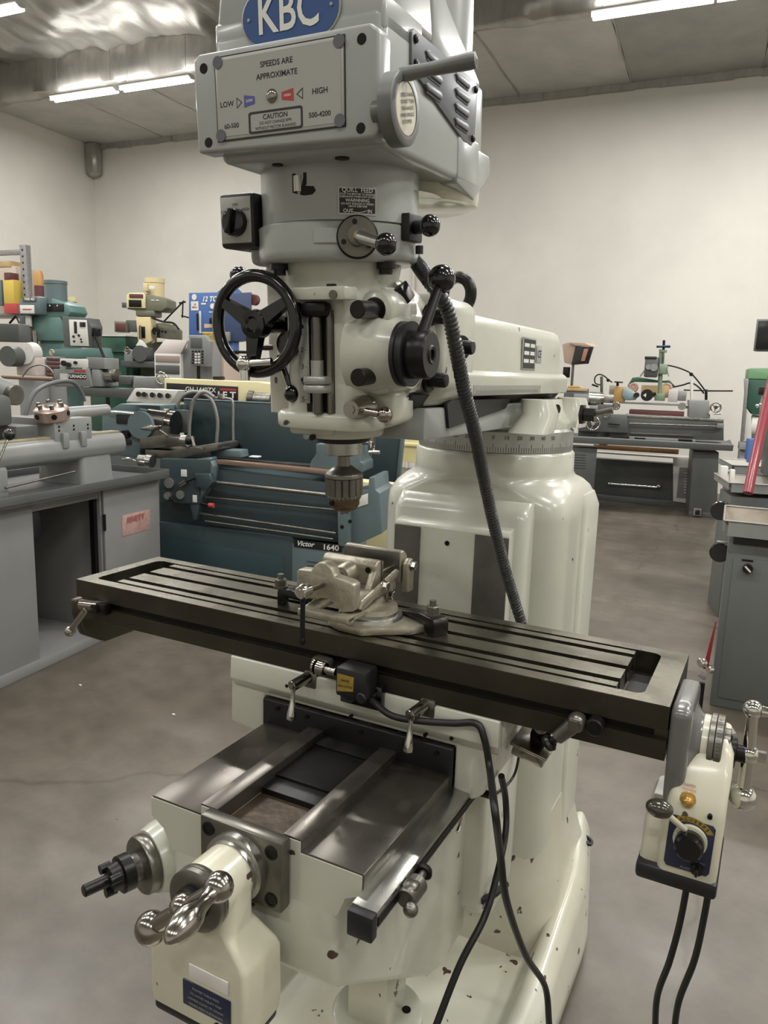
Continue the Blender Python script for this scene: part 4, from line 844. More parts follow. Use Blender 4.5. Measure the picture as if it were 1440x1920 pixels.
g = G(); g.prism([(0.10, 0.43), (0.26, 0.43), (0.265, 0.40), (0.18, 0.345), (0.10, 0.363)], 'x', 0.09, 0.157, b=0.006); H_('pan_side', g, GREYP)
g = G(); g.lathe([(0.112, 0.50), (0.112, 0.548), (0.106, 0.552), (0.106, 0.80), (0.112, 0.802), (0.112, 0.95)], (0.022, 0.215, 0), (0, 0, 1), 60); H_('motor', g, GREYP, ang=50)
for x, y, r in ((0.075, -0.13, 0.010), (-0.03, -0.13, 0.008), (0.07, 0.06, 0.006)):
    g = G(); g.cyl((x, y, 0.368), (x, y, 0.364), r); H_('housing_screw', g, SLOT)
# vent plate with louvres
vp = [(-0.088, 0.520), (-0.080, 0.526), (0.168, 0.524), (0.178, 0.515), (0.168, 0.436), (0.155, 0.427), (0.12, 0.427), (-0.075, 0.474), (-0.088, 0.482)]
g = G(); g.prism(vp, 'x', 0.1545, 0.1590, b=0.0012); vt = H_('vent_plate', g, VENT)
for k in range(4):
    for y0, z0 in ((-0.045, 0.506), (0.072, 0.508)):
        z = z0-k*0.0205
        if y0 < 0 and k == 3: continue
        y1 = y0+0.065; z1 = z
        g = G(HM); g.prism([(y0, z+0.003), (y0+0.008, z+0.007), (y1-0.008, z+0.007), (y1, z+0.002), (y1-0.006, z-0.004), (y0+0.008, z-0.003)], 'x', 0.158, 0.1622, b=0.0018, seg=2); obj('louvre', g, VENT, vt, 50)
        g = G(HM); g.prism([(y0+0.004, z-0.0035), (y1-0.004, z-0.0045), (y1-0.008, z-0.0075), (y0+0.008, z-0.0065)], 'x', 0.1588, 0.1600); obj('louvre_slit', g, SLOT, vt)
for y, z in ((-0.078, 0.514), (0.165, 0.512), (0.157, 0.438), (-0.076, 0.485)):
    g = G(HM); g.lathe([(0.0055, 0), (0.0055, 0.003), (0.003, 0.0045)], (0.159, y, z), (1, 0, 0), 14); obj('plate_screw', g, OXIDE, vt)
# front cover with speed plate
g = G(); g.prism([(-0.118, 0.376), (0.156, 0.370), (0.163, 0.376), (0.163, 0.490), (0.152, 0.499), (-0.108, 0.499), (-0.118, 0.492)], 'y', -0.196, -0.160, b=0.010, seg=3); fc = H_('speed_cover', g, GREYP, ang=50)
g = G(HM); g.box(-0.080, 0.116, -0.1985, -0.194, 0.388, 0.489, 0.0015); g.box(-0.076, 0.112, -0.1990, -0.1984, 0.392, 0.485); obj('speed_plate', g, PLATE, fc)
g = G(HM); g.box(-0.0815, 0.1175, -0.1972, -0.1955, 0.3865, 0.4905); obj('plate_border', g, INK, fc)
for x, z in ((-0.074, 0.483), (0.110, 0.483), (0.110, 0.394), (-0.074, 0.394)):
    g = G(HM); g.lathe([(0.0078, 0), (0.0078, 0.0012)], (x, -0.1988, z), (0, -1, 0), 20); obj('plate_corner_screw', g, VENT, fc)
for x, z in ((-0.100, 0.480), (0.140, 0.482), (0.138, 0.383), (-0.098, 0.388)):
    g = G(HM); g.lathe([(0.0065, 0), (0.0065, -0.0025), (0.0062, 0.0005)], (x, -0.1962, z), (0, -1, 0), 20); obj('cover_screw', g, OXIDE, fc)
g = G(HM); Y_ = -0.1993
def T(tx, s_, x, z, **k): g.text(tx, s_, (x, Y_, z), (1, 0, 0), (0, 0, 1), depth=0.0, **k)
T('SPEEDS ARE', 0.0095, 0.018, 0.4715, bold=0.018); T('APPROXIMATE', 0.0095, 0.018, 0.4575, bold=0.018)
T('LOW', 0.0095, -0.062, 0.431, bold=0.012); T('HIGH', 0.0095, 0.082, 0.431, bold=0.018)
T('60-500', 0.0085, -0.056, 0.404, bold=0.015); T('500-4200', 0.0085, 0.081, 0.404, bold=0.018)
T('CAUTION', 0.0085, 0.014, 0.4095, bold=0.018); T('DO NOT CHANGE RPM', 0.0055, 0.014, 0.4025, sx=0.85); T('WITHOUT MOTOR RUNNING', 0.0055, 0.014, 0.3965, sx=0.85)
def tri(g, pts, w_):      # outlined figure in the plane of the plate
    c = Vector((sum(p[0] for p in pts)/len(pts), sum(p[1] for p in pts)/len(pts))); n = len(pts)
    inn = [((p[0]-c.x)*(1-w_)+c.x, (p[1]-c.y)*(1-w_)+c.y) for p in pts]
    g.add([(x, Y_, z) for x, z in list(pts)+inn], [(i, (i+1) % n, n+(i+1) % n, n+i) for i in range(n)])
tri(g, [(-0.046, 0.438), (-0.037, 0.431), (-0.046, 0.424)], 0.28); tri(g, [(0.057, 0.438), (0.047, 0.431), (0.057, 0.424)], 0.28)
bx = [(-0.028, 0.4155), (-0.025, 0.4175), (0.053, 0.4175), (0.056, 0.4155), (0.056, 0.393), (0.053, 0.391), (-0.025, 0.391), (-0.028, 0.393)]
inn = [(-0.025, 0.4135), (-0.023, 0.4147), (0.051, 0.4147), (0.053, 0.4135), (0.053, 0.395), (0.051, 0.3938), (-0.023, 0.3938), (-0.025, 0.395)]
g.add([(x, Y_, z) for x, z in bx+inn], [(i, (i+1) % 8, 8+(i+1) % 8, 8+i) for i in range(8)])
obj('plate_print', g, INK, fc, flat=True)
g = G(HM); g.add([(x, Y_, z) for x, z in ((-0.034, 0.439), (-0.017, 0.436), (-0.017, 0.427), (-0.034, 0.424))], [(0, 1, 2, 3)]); obj('low_marking', g, LBLUE, fc, flat=True)
g = G(HM); g.add([(x, Y_, z) for x, z in ((0.025, 0.436), (0.043, 0.439), (0.043, 0.424), (0.025, 0.427))], [(0, 1, 2, 3)]); obj('high_marking', g, RED, fc, flat=True)
g = G(HM); g.text('LOW', 0.0045, (-0.0255, Y_, 0.4315), (1, 0, 0), (0, 0, 1), bold=0.02); g.text('HIGH', 0.0042, (0.034, Y_, 0.4315), (1, 0, 0), (0, 0, 1), bold=0.02); obj('marking_print', g, WINK, fc, flat=True)
g = G(HM); g.sphere((0.010, -0.199, 0.4335), 0.0085, 20, (1, 0.6, 1)); obj('centre_cap', g, CHROMED, fc)
# maker's badge
def stad(cx, cz, hw_, hh_, y, n=12):
    pts = []
    for sx, a0 in ((1, -90), (-1, 90)):
        for i in range(n+1): a = R(a0+180*i/n); pts.append((cx+sx*(hw_-hh_)+hh_*math.cos(a), cz+hh_*math.sin(a)))
    return pts
bcx, bcz = 0.020, 0.5375
g = G(); g.prism(stad(bcx, bcz, 0.076, 0.034, 0), 'y', -0.167, -0.160, b=0.001); bd = H_('maker_badge', g, ALU)
g = G(HM); g.prism(stad(bcx, bcz, 0.0735, 0.0315, 0), 'y', -0.1678, -0.1665); obj('badge_field', g, BLUE, bd)
g = G(HM); g.text('KBC', 0.066, (bcx-0.002, -0.1685, bcz+0.001), (1, 0, 0), (0, 0, 1), bold=0.014, sx=0.76); obj('badge_letters', g, WINK, bd, flat=True)
for x in (-0.063, 0.063):
    g = G(HM); g.cyl((bcx+x, -0.167, bcz), (bcx+x, -0.1695, bcz), 0.0022, n=10); obj('badge_rivet', g, ALU, bd)
# speed change crank on the right side of the cover
cc_ = Vector((0.184, -0.190, 0.400))
g = G(); g.cyl((0.155, cc_.y, cc_.z), (0.18, cc_.y, cc_.z), 0.014); g.lathe([(0.038, 0), (0.042, 0.002), (0.042, 0.020), (0.039, 0.022), (0.031, 0.022), (0.030, 0.018)], (0.176, cc_.y, cc_.z), (1, 0, 0), 48); g.cyl((0.176, cc_.y, cc_.z), (0.1965, cc_.y, cc_.z), 0.031, n=40)
sc2 = H_('speed_crank', g, WHEELG)
g = G(HM); g.cyl((0.1965, cc_.y, cc_.z), (0.1975, cc_.y, cc_.z), 0.0295, n=40); obj('crank_label', g, PAPER, sc2)
g = G(HM)
for i, tx in enumerate(('SPEED CHANGE', 'DO NOT TURN', 'THIS HANDLE', 'WHEN SPINDLE', 'IS STOPPED')): g.text(tx, 0.0058, (0.1979, cc_.y+0.002, cc_.z+0.016-0.0075*i), (0, 1, 0.25), (0, -0.25, 1), bold=0.012)
obj('crank_print', g, INK, sc2, flat=True)
g = G(HM); g.lathe([(0.008, 0), (0.0085, 0.012), (0.0075, 0.035), (0.0095, 0.085), (0.009, 0.092), (0, 0.095)], (0.192, cc_.y-0.006, cc_.z+0.036), (1, 0.12, 0.08), 20); obj('crank_handle', g, WHEELG, sc2)

# ------------------------------------------------------------------ flexible conduit
cp_ = [at(752, 452, Y=0.03), at(770, 478, Y=0.03), at(806, 528, X=0.15), at(838, 580, X=0.172), at(852, 640, X=0.178), at(862, 690, X=0.178), at(872, 740, X=0.176), at(890, 810, X=0.174), at(906, 890, Y=0.20), at(925, 980, Y=0.27), at(948, 1070, Y=0.33), at(966, 1130, Y=0.37), at(982, 1185, Y=0.39), at(990, 1240, Y=0.41)]
cps = spline([Vector(p) for p in cp_], 12)
g = G(); L_ = 0; n = 10; vs = []; fs = []; prev = cps[0]; T_ = None; x = None; k_ = 0
fine = []
for i in range(len(cps)-1):
    m_ = max(1, int((cps[i+1]-cps[i]).length/0.0016))
    for j in range(m_): fine.append(cps[i].lerp(cps[i+1], j/m_))
dist = 0
for i, p in enumerate(fine):
    q = fine[min(i+1, len(fine)-1)]; o_ = fine[max(i-1, 0)]; d = (q-o_).normalized()
    if x is None: x = basis(d)[0]
    x = (x-d*x.dot(d)).normalized(); y = d.cross(x); r = 0.0112+0.0015*math.sin(dist/0.0072*2*PI)
    for j in range(n): a = 2*PI*j/n; vs.append(p+(x*math.cos(a)+y*math.sin(a))*r)
    dist += (q-p).length
for i in range(len(fine)-1):
    for j in range(n): fs.append((i*n+j, i*n+(j+1) % n, (i+1)*n+(j+1) % n, (i+1)*n+j))
g.add(vs, fs); P_('flexible_conduit', g, mat('conduit_vinyl', (46, 48, 50), 0.3, coat=0.3), ang=80)
# ---- cables
def cable(name, pts, r, label, loc): 
    g = G(); g.tube(pts, r, 10, 10); return solo(name, g, CABLE, loc, label, 'cable')
k1 = [Vector((0.060, -0.03, 0.945)), at(735, 1342, Y=-0.04), at(790, 1352, Y=-0.03), at(850, 1356, Y=-0.012), at(893, 1357, Y=-0.012), at(908, 1385, Y=-0.015), at(918, 1440, Y=-0.012), at(928, 1520, X=0.33), at(938, 1600, X=0.33), at(950, 1690, X=0.34), at(985, 1790, X=0.35), at(1022, 1850, X=0.365), at(1030, 1925, X=0.38)]
cable('power_cable', k1, 0.0062, 'black cable from the limit switch, crossing over the saddle front then down to the right', k1[-1])
k2 = [at(940, 1455, X=0.27), at(948, 1500, X=0.27), at(948, 1560, X=0.28), at(932, 1640, X=0.29), at(908, 1720, X=0.29), at(862, 1810, X=0.27), at(815, 1930, X=0.25)]
cable('power_cable', k2, 0.0062, 'black cable hanging from behind the knee and crossing to lower left over the base', k2[-1])
k3 = [Vector((0.600, 0.07, 0.758)), at(1277, 1720, Y=0.07), at(1256, 1800, Y=0.07), at(1232, 1870, Y=0.08), at(1228, 1960, Y=0.10)]
cable('feed_cable', k3, 0.0055, 'left of two black cables hanging below the right table power feed', k3[-1])
k4 = [Vector((0.632, 0.07, 0.758)), at(1320, 1720, Y=0.07), at(1302, 1800, Y=0.07), at(1272, 1880, Y=0.08), at(1262, 1960, Y=0.10)]
cable('feed_cable', k4, 0.0055, 'right of two black cables hanging below the right table power feed', k4[-1])

# ------------------------------------------------------------------ drill chuck in the spindle
dc = thing('drill_chuck', HM @ Vector((0, 0, -0.166)), 'keyed steel drill chuck held in the spindle above the table', 'chuck')
def D_(name, g, m, **k): g.m = HM; return obj(name, g, m, dc, **k)
g = G(); g.lathe([(0.010, -0.060), (0.011, -0.080), (0.012, -0.092)], (0, 0, 0), (0, 0, 1), 24); D_('arbor', g, STEELD)
g = G(); g.lathe([(0.014, -0.088), (0.020, -0.092), (0.031, -0.099), (0.0325, -0.102), (0.0325, -0.107), (0.030, -0.108)], (0, 0, 0), (0, 0, 1), 48); D_('chuck_body', g, STEELD)
g = G(); n = 96; rings = []
for z in (-0.108, -0.109, -0.136, -0.137):
    rings.append([Vector(((0.0325 if (i % 6) else 0.0300)*math.cos(2*PI*i/n), (0.0325 if (i % 6) else 0.0300)*math.sin(2*PI*i/n), z)) for i in range(n)])
g.loft(rings); D_('fluted_sleeve', g, STEELD, ang=20)
g = G(); rings = []
for r0, z in ((0.029, -0.137), (0.030, -0.141), (0.028, -0.145)):
    rings.append([Vector((r0*(1 if (i//2) % 2 else 0.93)*math.cos(2*PI*i/n), r0*(1 if (i//2) % 2 else 0.93)*math.sin(2*PI*i/n), z)) for i in range(n)])
g.loft(rings); D_('gear_ring', g, STEELD, ang=20)
g = G(); g.lathe([(0.0265, -0.143), (0.0265, -0.155), (0.022, -0.162), (0.013, -0.167), (0.006, -0.167)], (0, 0, 0), (0, 0, 1), 36); D_('nose_cone', g, mat('worn_nose', (120, 104, 80), 0.35, 0.85, var=0.3, vscale=60))
for a in (20, 140, 260):
    g = G(); g.cyl((0.005*math.cos(R(a)), 0.005*math.sin(R(a)), -0.16), (0.005*math.cos(R(a)), 0.005*math.sin(R(a)), -0.172), 0.0035, n=8); D_('jaw', g, STEELD)
g = G(); g.cyl((-0.010, -0.0255, -0.150), (-0.0105, -0.0275, -0.150), 0.0045, n=12); D_('key_hole', g, SLOT)

# ------------------------------------------------------------------ machine vise
vi = thing('machine_vise', (-0.03, 0.10, 1.04), 'cast tilting drill vise with swivel base, bolted on the slotted table', 'vise')
def V_(name, g, m, **k): return obj(name, g, m, vi, **k)
g = G(); g.prism([(-0.075, 0.035), (-0.04, 0.018), (0.01, 0.015), (0.045, 0.045), (0.085, 0.07), (0.10, 0.10), (0.085, 0.125), (0.045, 0.13), (0.02, 0.165), (-0.04, 0.17), (-0.085, 0.12)], 'z', 1.0405, 1.056, b=0.004); V_('swivel_base', g, ALUC)
g = G(); g.lathe([(0.064, 1.056), (0.062, 1.062), (0.055, 1.063), (0.055, 1.070)], (-0.015, 0.095, 0), (0, 0, 1), 48); V_('swivel_ring', g, STEEL)
g = G(); g.lathe([(0.054, 1.069), (0.052, 1.078), (0.04, 1.080)], (-0.015, 0.095, 0), (0, 0, 1), 48); g.prism([(-0.03, 1.075), (0.135, 1.075), (0.135, 1.095), (0.05, 1.085), (-0.03, 1.088)], 'x', -0.02, 0.005, b=0.003)
g.prism([(0.0, 1.078), (0.16, 1.078), (0.17, 1.10), (0.0, 1.086)], 'x', -0.105, -0.075, b=0.003); g.box(-0.105, 0.005, -0.025, -0.002, 1.072, 1.086, 0.003); V_('tilt_bed', g, ALUC)
# body: front nut block, rails, fixed jaw
g = G()
nb = [(-0.120, 1.150), (-0.115, 1.155), (-0.088, 1.156), (-0.082, 1.166), (-0.070, 1.175), (-0.056, 1.175), (-0.044, 1.166), (-0.038, 1.152), (-0.004, 1.147), (0.004, 1.142), (0.004, 1.093), (-0.020, 1.087), (-0.032, 1.100), (-0.05, 1.108), (-0.09, 1.104), (-0.105, 1.096), (-0.12, 1.10)]
g.prism(nb, 'y', -0.006, 0.020, b=0.003); V_('nut_block', g, ALUC, ang=50)
g = G(); g.box(-0.118, -0.088, 0.015, 0.17, 1.094, 1.112, 0.003); g.box(-0.03, 0.002, 0.015, 0.17, 1.094, 1.112, 0.003); V_('guide_rails', g, ALUC)
g = G(); g.prism([(0.095, 1.112), (0.095, 1.155), (0.104, 1.163), (0.118, 1.163), (0.120, 1.112)], 'x', -0.128, -0.006, b=0.004)
g.lathe([(0.022, 0.0), (0.020, -0.03), (0.016, -0.038)], (-0.064, 0.10, 1.135), (0, 1, 0), 28); g.prism([(0.075, 1.112), (0.10, 1.112), (0.10, 1.15)], 'x', -0.02, -0.006, b=0.002); V_('sliding_jaw', g, ALUC, ang=50)
for x in (-0.108, -0.022):
    g = G(); g.cyl((x, 0.094, 1.145), (x, 0.0925, 1.145), 0.006, n=14); V_('jaw_screw', g, OXIDE)
g = G(); g.box(-0.128, -0.004, 0.118, 0.1235, 1.118, 1.160, 0.001); V_('sliding_jaw_plate', g, STEELD)
g = G(); g.prism([(0.185, 1.10), (0.185, 1.168), (0.198, 1.168), (0.214, 1.155), (0.218, 1.10)], 'x', -0.128, 0.004, b=0.004); V_('fixed_jaw', g, ALUC, ang=50)
g = G(); g.box(-0.128, 0.0, 0.180, 0.1855, 1.120, 1.165, 0.001); g.box(-0.128, 0.0, 0.1795, 0.1802, 1.140, 1.1425); V_('fixed_jaw_plate', g, STEELD)
g = G(); g.prism([(0.178, 1.085), (0.178, 1.145), (0.186, 1.154), (0.198, 1.154), (0.206, 1.145), (0.206, 1.085)], 'x', 0.010, 0.024, b=0.004, seg=3); V_('side_plate', g, ALUC)
g = G(); hexbolt(g, (0.024, 0.192, 1.140), (1, 0, 0), 0.009, 0.010); V_('pivot_bolt', g, CHROMED)
for y, z in ((0.10, 1.118), (0.125, 1.093)):
    g = G(); hexbolt(g, (0.008, y, z), (1, 0, 0), 0.009, 0.012); V_('pivot_bolt', g, CHROMED)
g = G(); g.prism([(0.01, 1.094), (0.02, 1.088), (0.16, 1.122), (0.168, 1.132), (0.16, 1.137), (0.02, 1.106)], 'x', 0.002, 0.010, b=0.002); V_('tilt_link', g, ALUC)
g = G(); g.cyl((-0.045, 0.12, 1.128), (-0.045, 0.186, 1.128), 0.005); g.cyl((-0.014, 0.12, 1.135), (-0.014, 0.18, 1.135), 0.004); V_('guide_pin', g, CHROME)
g = G(); g.cyl((-0.064, -0.055, 1.135), (-0.064, 0.10, 1.135), 0.0075); hs = V_('vise_screw', g, CHROMED)
g = G(); g.cyl((-0.064, -0.078, 1.135), (-0.064, -0.050, 1.135), 0.0115, b=0.002); g.sphere((-0.064, -0.068, 1.139), 0.0105); obj('screw_head', g, CHROME, hs)
g = G(); g.cyl((-0.064, -0.068, 1.148), (-0.064, -0.068, 1.048), 0.0045); g.lathe([(0.0045, 0), (0.0065, 0.006), (0.0045, 0.012)], (-0.064, -0.068, 1.038), (0, 0, 1), 14); obj('tommy_bar', g, OXIDE, hs)
# hold-down clamps
def clamp(x, y, ang, label, L1=0.12):
    t = thing('strap_clamp', (x, y, 1.04), label, 'clamp', ang, 'strap clamps holding the vise'); M = WM[t]
    g = G(M); g.prism([(-L1*0.55, 0.012), (-L1*0.5, 0.020), (L1*0.1, 0.034), (L1*0.45, 0.034), (L1*0.5, 0.026), (L1*0.5, 0.0), (L1*0.3, 0.0), (L1*0.2, 0.016), (-L1*0.4, 0.008)], 'y', -0.018, 0.018, b=0.003); obj('strap', g, OXIDE, t)
    g = G(M); g.cyl((0.032, 0, 0.0), (0.032, 0, 0.062), 0.0065, n=14); obj('stud', g, STEELD, t)
    g = G(M); g.lathe([(0.015, 0.034), (0.015, 0.037)], (0.032, 0, 0), (0, 0, 1), 20); g.lathe([(0.0125, 0.037), (0.0125, 0.050), (0.0105, 0.052)], (0.032, 0, 0), (0, 0, 1), 6); obj('nut', g, STEELD, t)
    return t
clamp(0.080, 0.128, R(-28), 'black strap clamp with stud and nut at the right side of the vise')
clamp(-0.205, 0.118, R(200), 'black strap clamp with stud and nut at the left side of the vise', 0.07)

# ================================================================== THE REST OF THE SHOP
def lf(t, u, v, y=0.0):           # where a sight line meets the plane y = const of a thing
    I = WM[t].inverted(); c = I @ CAM; d = I.to_3x3() @ ray(u, v); k = (y-c.y)/d.y; p = c+d*k; return p.x, p.z
def dep(t, u, v, y=0.0):
    x, z = lf(t, u, v, y); return ((WM[t] @ Vector((x, y, z)))-CAM).dot(fwd)/FPX
def stand(u, dist): p = CAM + ray(u, 720)*dist; return (p.x, p.y, 0)
def FB(t, name, m, u0, v0, u1, v1, y=0.0, d=0.1, b=0.004, par=None, ang=38, z0=None):
    xa, zb = lf(t, u0, v0, y); xb, za = lf(t, u1, v1, y)
    if z0 is not None: za = z0
    g = G(WM[t]); g.box(min(xa, xb), max(xa, xb), y, y+d, min(za, zb), max(za, zb), b); return obj(name, g, m, par or t, ang)
def FP(t, name, m, pts, y=0.0, d=0.1, b=0.003, par=None, ang=38):
    q = [lf(t, u, v, y) for u, v in pts]; g = G(WM[t]); g.prism(q, 'y', y, y+d, b=b); return obj(name, g, m, par or t, ang)
def FC(t, name, m, u, v, r, y=0.0, d=0.03, par=None, n=24, r2=None, b=0.0):      # round part facing the front
    x, z = lf(t, u, v, y); k = dep(t, u, v, y); g = G(WM[t]); g.cyl((x, y, z), (x, y+d, z), r*k, (r2 or r)*k, n, b); return obj(name, g, m, par or t)
def FX(t, name, m, u0, v0, u1, v1, r, y=0.0, par=None, n=24, r2=None):           # round bar between two points
    x0, z0 = lf(t, u0, v0, y); x1, z1 = lf(t, u1, v1, y); k = dep(t, u0, v0, y); g = G(WM[t]); g.cyl((x0, y, z0), (x1, y, z1), r*k, (r2 or r)*k, n); return obj(name, g, m, par or t)
def FT(t, name, m, pts, r, y=0.0, par=None, sm=6, n=8):                          # bent tube
    q = []
    for p in pts:
        yy = p[2] if len(p) > 2 else y; x, z = lf(t, p[0], p[1], yy); q.append((x, yy, z))
    k = dep(t, pts[0][0], pts[0][1], y); g = G(WM[t]); g.tube(q, r*k, n, sm); return obj(name, g, m, par or t, 80)
def FS(t, name, m, u, v, r, y=0.0, par=None):
    x, z = lf(t, u, v, y); g = G(WM[t]); g.sphere((x, y, z), r*dep(t, u, v, y), 18); return obj(name, g, m, par or t)
def FR(t, name, m, u, v, r, w_, y=0.0, par=None):                                # ring wheel facing the front
    x, z = lf(t, u, v, y); k = dep(t, u, v, y); g = G(WM[t]); R_ = r*k
    g.tube([(x+R_*math.cos(2*PI*i/28), y, z+R_*math.sin(2*PI*i/28)) for i in range(28)], w_*k, 8, closed=True)
    for a in (20, 140, 260): g.cyl((x, y, z), (x+R_*math.cos(R(a)), y, z+R_*math.sin(R(a))), w_*k*0.8, n=8)
    g.cyl((x, y-0.01, z), (x, y+0.02, z), w_*k*2.2, n=14); return obj(name, g, m, par or t, 60)
def FTX(t, name, m, txt, px, u, v, y, par=None, bold=0.01, sx=1.0, align='CENTER', shear=0.0):
    x, z = lf(t, u, v, y); g = G(WM[t]); lines = txt.split('|'); k = dep(t, u, v, y)
    for i, s_ in enumerate(lines): g.text(s_, px*k*1.35, (x, y-0.0008, z-i*px*k*1.25), (1, 0, 0), (0, 0, 1), bold=bold, sx=sx, align=align, shear=shear)
    return obj(name, g, m, par or t, flat=True)
def legs(t, name, m, u0, u1, y, d, z1, b=0.004):      # plinth standing on the floor
    xa, _ = lf(t, u0, 900, y); xb, _ = lf(t, u1, 900, y); g = G(WM[t]); g.box(xa, xb, y, y+d, 0, z1, b); return obj(name, g, m, t)
LY = R(13.4)

# ---- grey bench lathe on its cabinet, left foreground
t = thing('turret_lathe', (-2.477, 1.011, 0), 'grey bench turret lathe on a steel cabinet at the left edge', 'lathe', R(98))
M = WM[t]
def X_(u, v, y=0.0): return lf(t, u, v, y)[0]
xe = X_(303, 1150); xl0 = X_(77, 1250); xl1 = X_(195, 1190); zt = 0.845

zt = lf(t, 302, 893)[1]
g = G(M); g.box(-1.2, xl0, 0, 0.55, 0.05, zt, 0.006); obj('left_cabinet', g, GREYC, t)
g = G(M); g.box(xl1+0.02, xe, 0.012, 0.55, 0.03, zt, 0.006); obj('right_cabinet', g, GREYC, t)
g = G(M); g.box(xl1+0.03, xe-0.004, -0.006, 0.012, 0.06, zt-0.015, 0.006); obj('cabinet_door', g, GREYC, t)
g = G(M); g.box(xl0, xl1+0.02, 0.02, 0.04, lf(t, 120, 935)[1]-0.04, zt, 0.002); obj('upper_rail', g, GREYC, t)
g = G(M); g.box(xl0, xl1+0.02, 0.50, 0.52, 0.05, zt); g.box(xl0+0.05, xl0+0.07, 0.2, 0.5, 0.05, zt); obj('back_panel', g, GREYC, t)
g = G(M); g.box(-1.2, xe, -0.01, 0.55, 0.0, 0.055, 0.003); obj('plinth', g, GREYC, t)
g = G(M); g.box(xl1-0.01, xl1+0.015, 0.03, 0.06, 0.3, zt-0.05); obj('door_gap', g, SLOT, t)
for z in (0.3, 0.62):
    g = G(M); g.cyl((xl1+0.028, -0.008, z), (xl1+0.028, -0.008, z+0.09), 0.008, n=10); obj('hinge', g, OXIDE, t)
g = G(M); g.box(xl0, xl0+0.09, 0.03, 0.2, zt-0.2, zt-0.06, 0.02); obj('hose_end', g, BLACKM, t)
xpe, zp = lf(t, 315, 878, -0.06)
g = G(M); y0, y1 = -0.07, 0.62
g.box(-1.2, xpe, y0, y1, zt, zt+0.012); g.box(-1.2, xpe, y0, y0+0.006, zt, zt+0.05, 0.002); g.box(-1.2, xpe, y1, y1+0.006, zt, zt+0.05, 0.002); g.box(xpe-0.006, xpe, y0, y1, zt, zt+0.05, 0.002); obj('chip_pan', g, GREYD, t)
bdg = FP(t, 'name_plate', PINK, [(229, 967), (281, 955), (281, 992), (230, 1006)], y=-0.009, d=0.004, b=0.001)
x_, z_ = lf(t, 254, 973, -0.009); g = G(M); g.text('RIVETT', 0.048, (x_, -0.0145, z_+0.004), (1, 0, 0), (0, 0, 1), bold=0.02, sx=1.05); obj('plate_letters', g, mat('red_letters', (150, 84, 80), 0.5), bdg, flat=True)
# bed: rounded long casting on feet
xb1 = lf(t, 226, 815, 0.12)[0]; zb1 = lf(t, 222, 812, 0.10)[1]; zb0 = lf(t, 215, 857, 0.10)[1]; h_ = zb1-zb0
g = G(M); prof = [(0.10, zb1), (0.085, zb1-0.02), (0.075, zb1-h_*0.5), (0.09, zb0+h_*0.2), (0.13, zb0), (0.36, zb0), (0.40, zb0+h_*0.2), (0.42, zb1-h_*0.5), (0.40, zb1)]
g.prism(prof, 'x', -1.2, xb1, b=0.012, seg=3); obj('bed', g, GREYL, t, 60)
g = G(M); g.box(-1.2, xb1-0.02, 0.11, 0.17, zb1-0.005, zb1+0.012, 0.002); g.box(-1.2, xb1-0.02, 0.33, 0.39, zb1-0.005, zb1+0.012, 0.002); obj('bed_ways', g, mat('pale_way', (196, 186, 160), 0.35, 0.6, var=0.15, vscale=10), t)
xf0 = lf(t, 146, 870, 0.12)[0]; xf1 = lf(t, 207, 860, 0.12)[0]
g = G(M); g.loft([rr((xf0+xf1)/2, 0.25, (xf1-xf0)/2, 0.16, 0.03, zt+0.01), rr((xf0+xf1)/2, 0.25, (xf1-xf0)/2-0.01, 0.15, 0.03, zb0+0.03)]); obj('bed_foot', g, GREYL, t, 60)
g = G(M); g.box(-1.2, lf(t, 12, 900, 0.1)[0], 0.08, 0.4, zt+0.01, zb0+0.03, 0.02); obj('bed_foot', g, GREYL, t)
FX(t, 'lead_rod', STEELD, 10, 915, 140, 884, 2.2, 0.05)
# turret slide
xa, za = lf(t, 103, 815, 0.09); xc, _ = lf(t, 172, 803, 0.09); ztop = lf(t, 103, 786, 0.09)[1]
g = G(M); g.box(xa, xc, 0.09, 0.41, zb1-0.04, ztop, 0.004); obj('turret_saddle', g, GREYL, t)
g = G(M)
for i in range(3):
    for k in range(2): g.cyl((xa+0.03+(xc-xa-0.06)*i/2, 0.092, ztop-0.04-0.02*k), (xa+0.03+(xc-xa-0.06)*i/2, 0.088, ztop-0.04-0.02*k), 0.006, n=10)
obj('saddle_screws', g, SLOT, t)
g = G(M); g.box(xa+0.04, xa+0.08, 0.07, 0.10, zb1-0.05, zb1+0.03, 0.004); obj('saddle_clamp', g, GREYL, t)
g = G(M); g.box(xc-0.10, xc-0.06, 0.07, 0.10, zb1-0.05, zb1+0.03, 0.004); obj('saddle_clamp', g, GREYL, t)
FX(t, 'turret_slide', GREYL, 95, 778, 200, 768, 13, 0.22, r2=11)
g = G(M); tcx, tcz = lf(t, 98, 770, 0.15); tx_ = Vector((-0.25, -0.05, 1)).normalized(); c0 = Vector((tcx, 0.15, ztop+0.0))
g.lathe([(0.088, 0), (0.086, 0.05), (0.07, 0.062), (0.03, 0.066)], c0, tx_, 32); tur = obj('turret_head', g, mat('turret_steel', (168, 148, 138), 0.35, 0.7), t)
x0_, y0_, d0_ = basis(tx_)
for a in range(0, 360, 60):
    p = c0+tx_*0.028+(x0_*math.cos(R(a+20))+y0_*math.sin(R(a+20)))*0.0875; q = (x0_*math.cos(R(a+20))+y0_*math.sin(R(a+20)))
    g = G(M); g.cyl(p-q*0.01, p+q*0.002, 0.014, n=16); obj('tool_hole', g, SLOT, tur)
    g = G(M); p2 = c0+tx_*0.062+q*0.06; g.cyl(p2, p2+tx_*0.022, 0.011, n=6); obj('turret_bolt', g, CHROMED, tur)
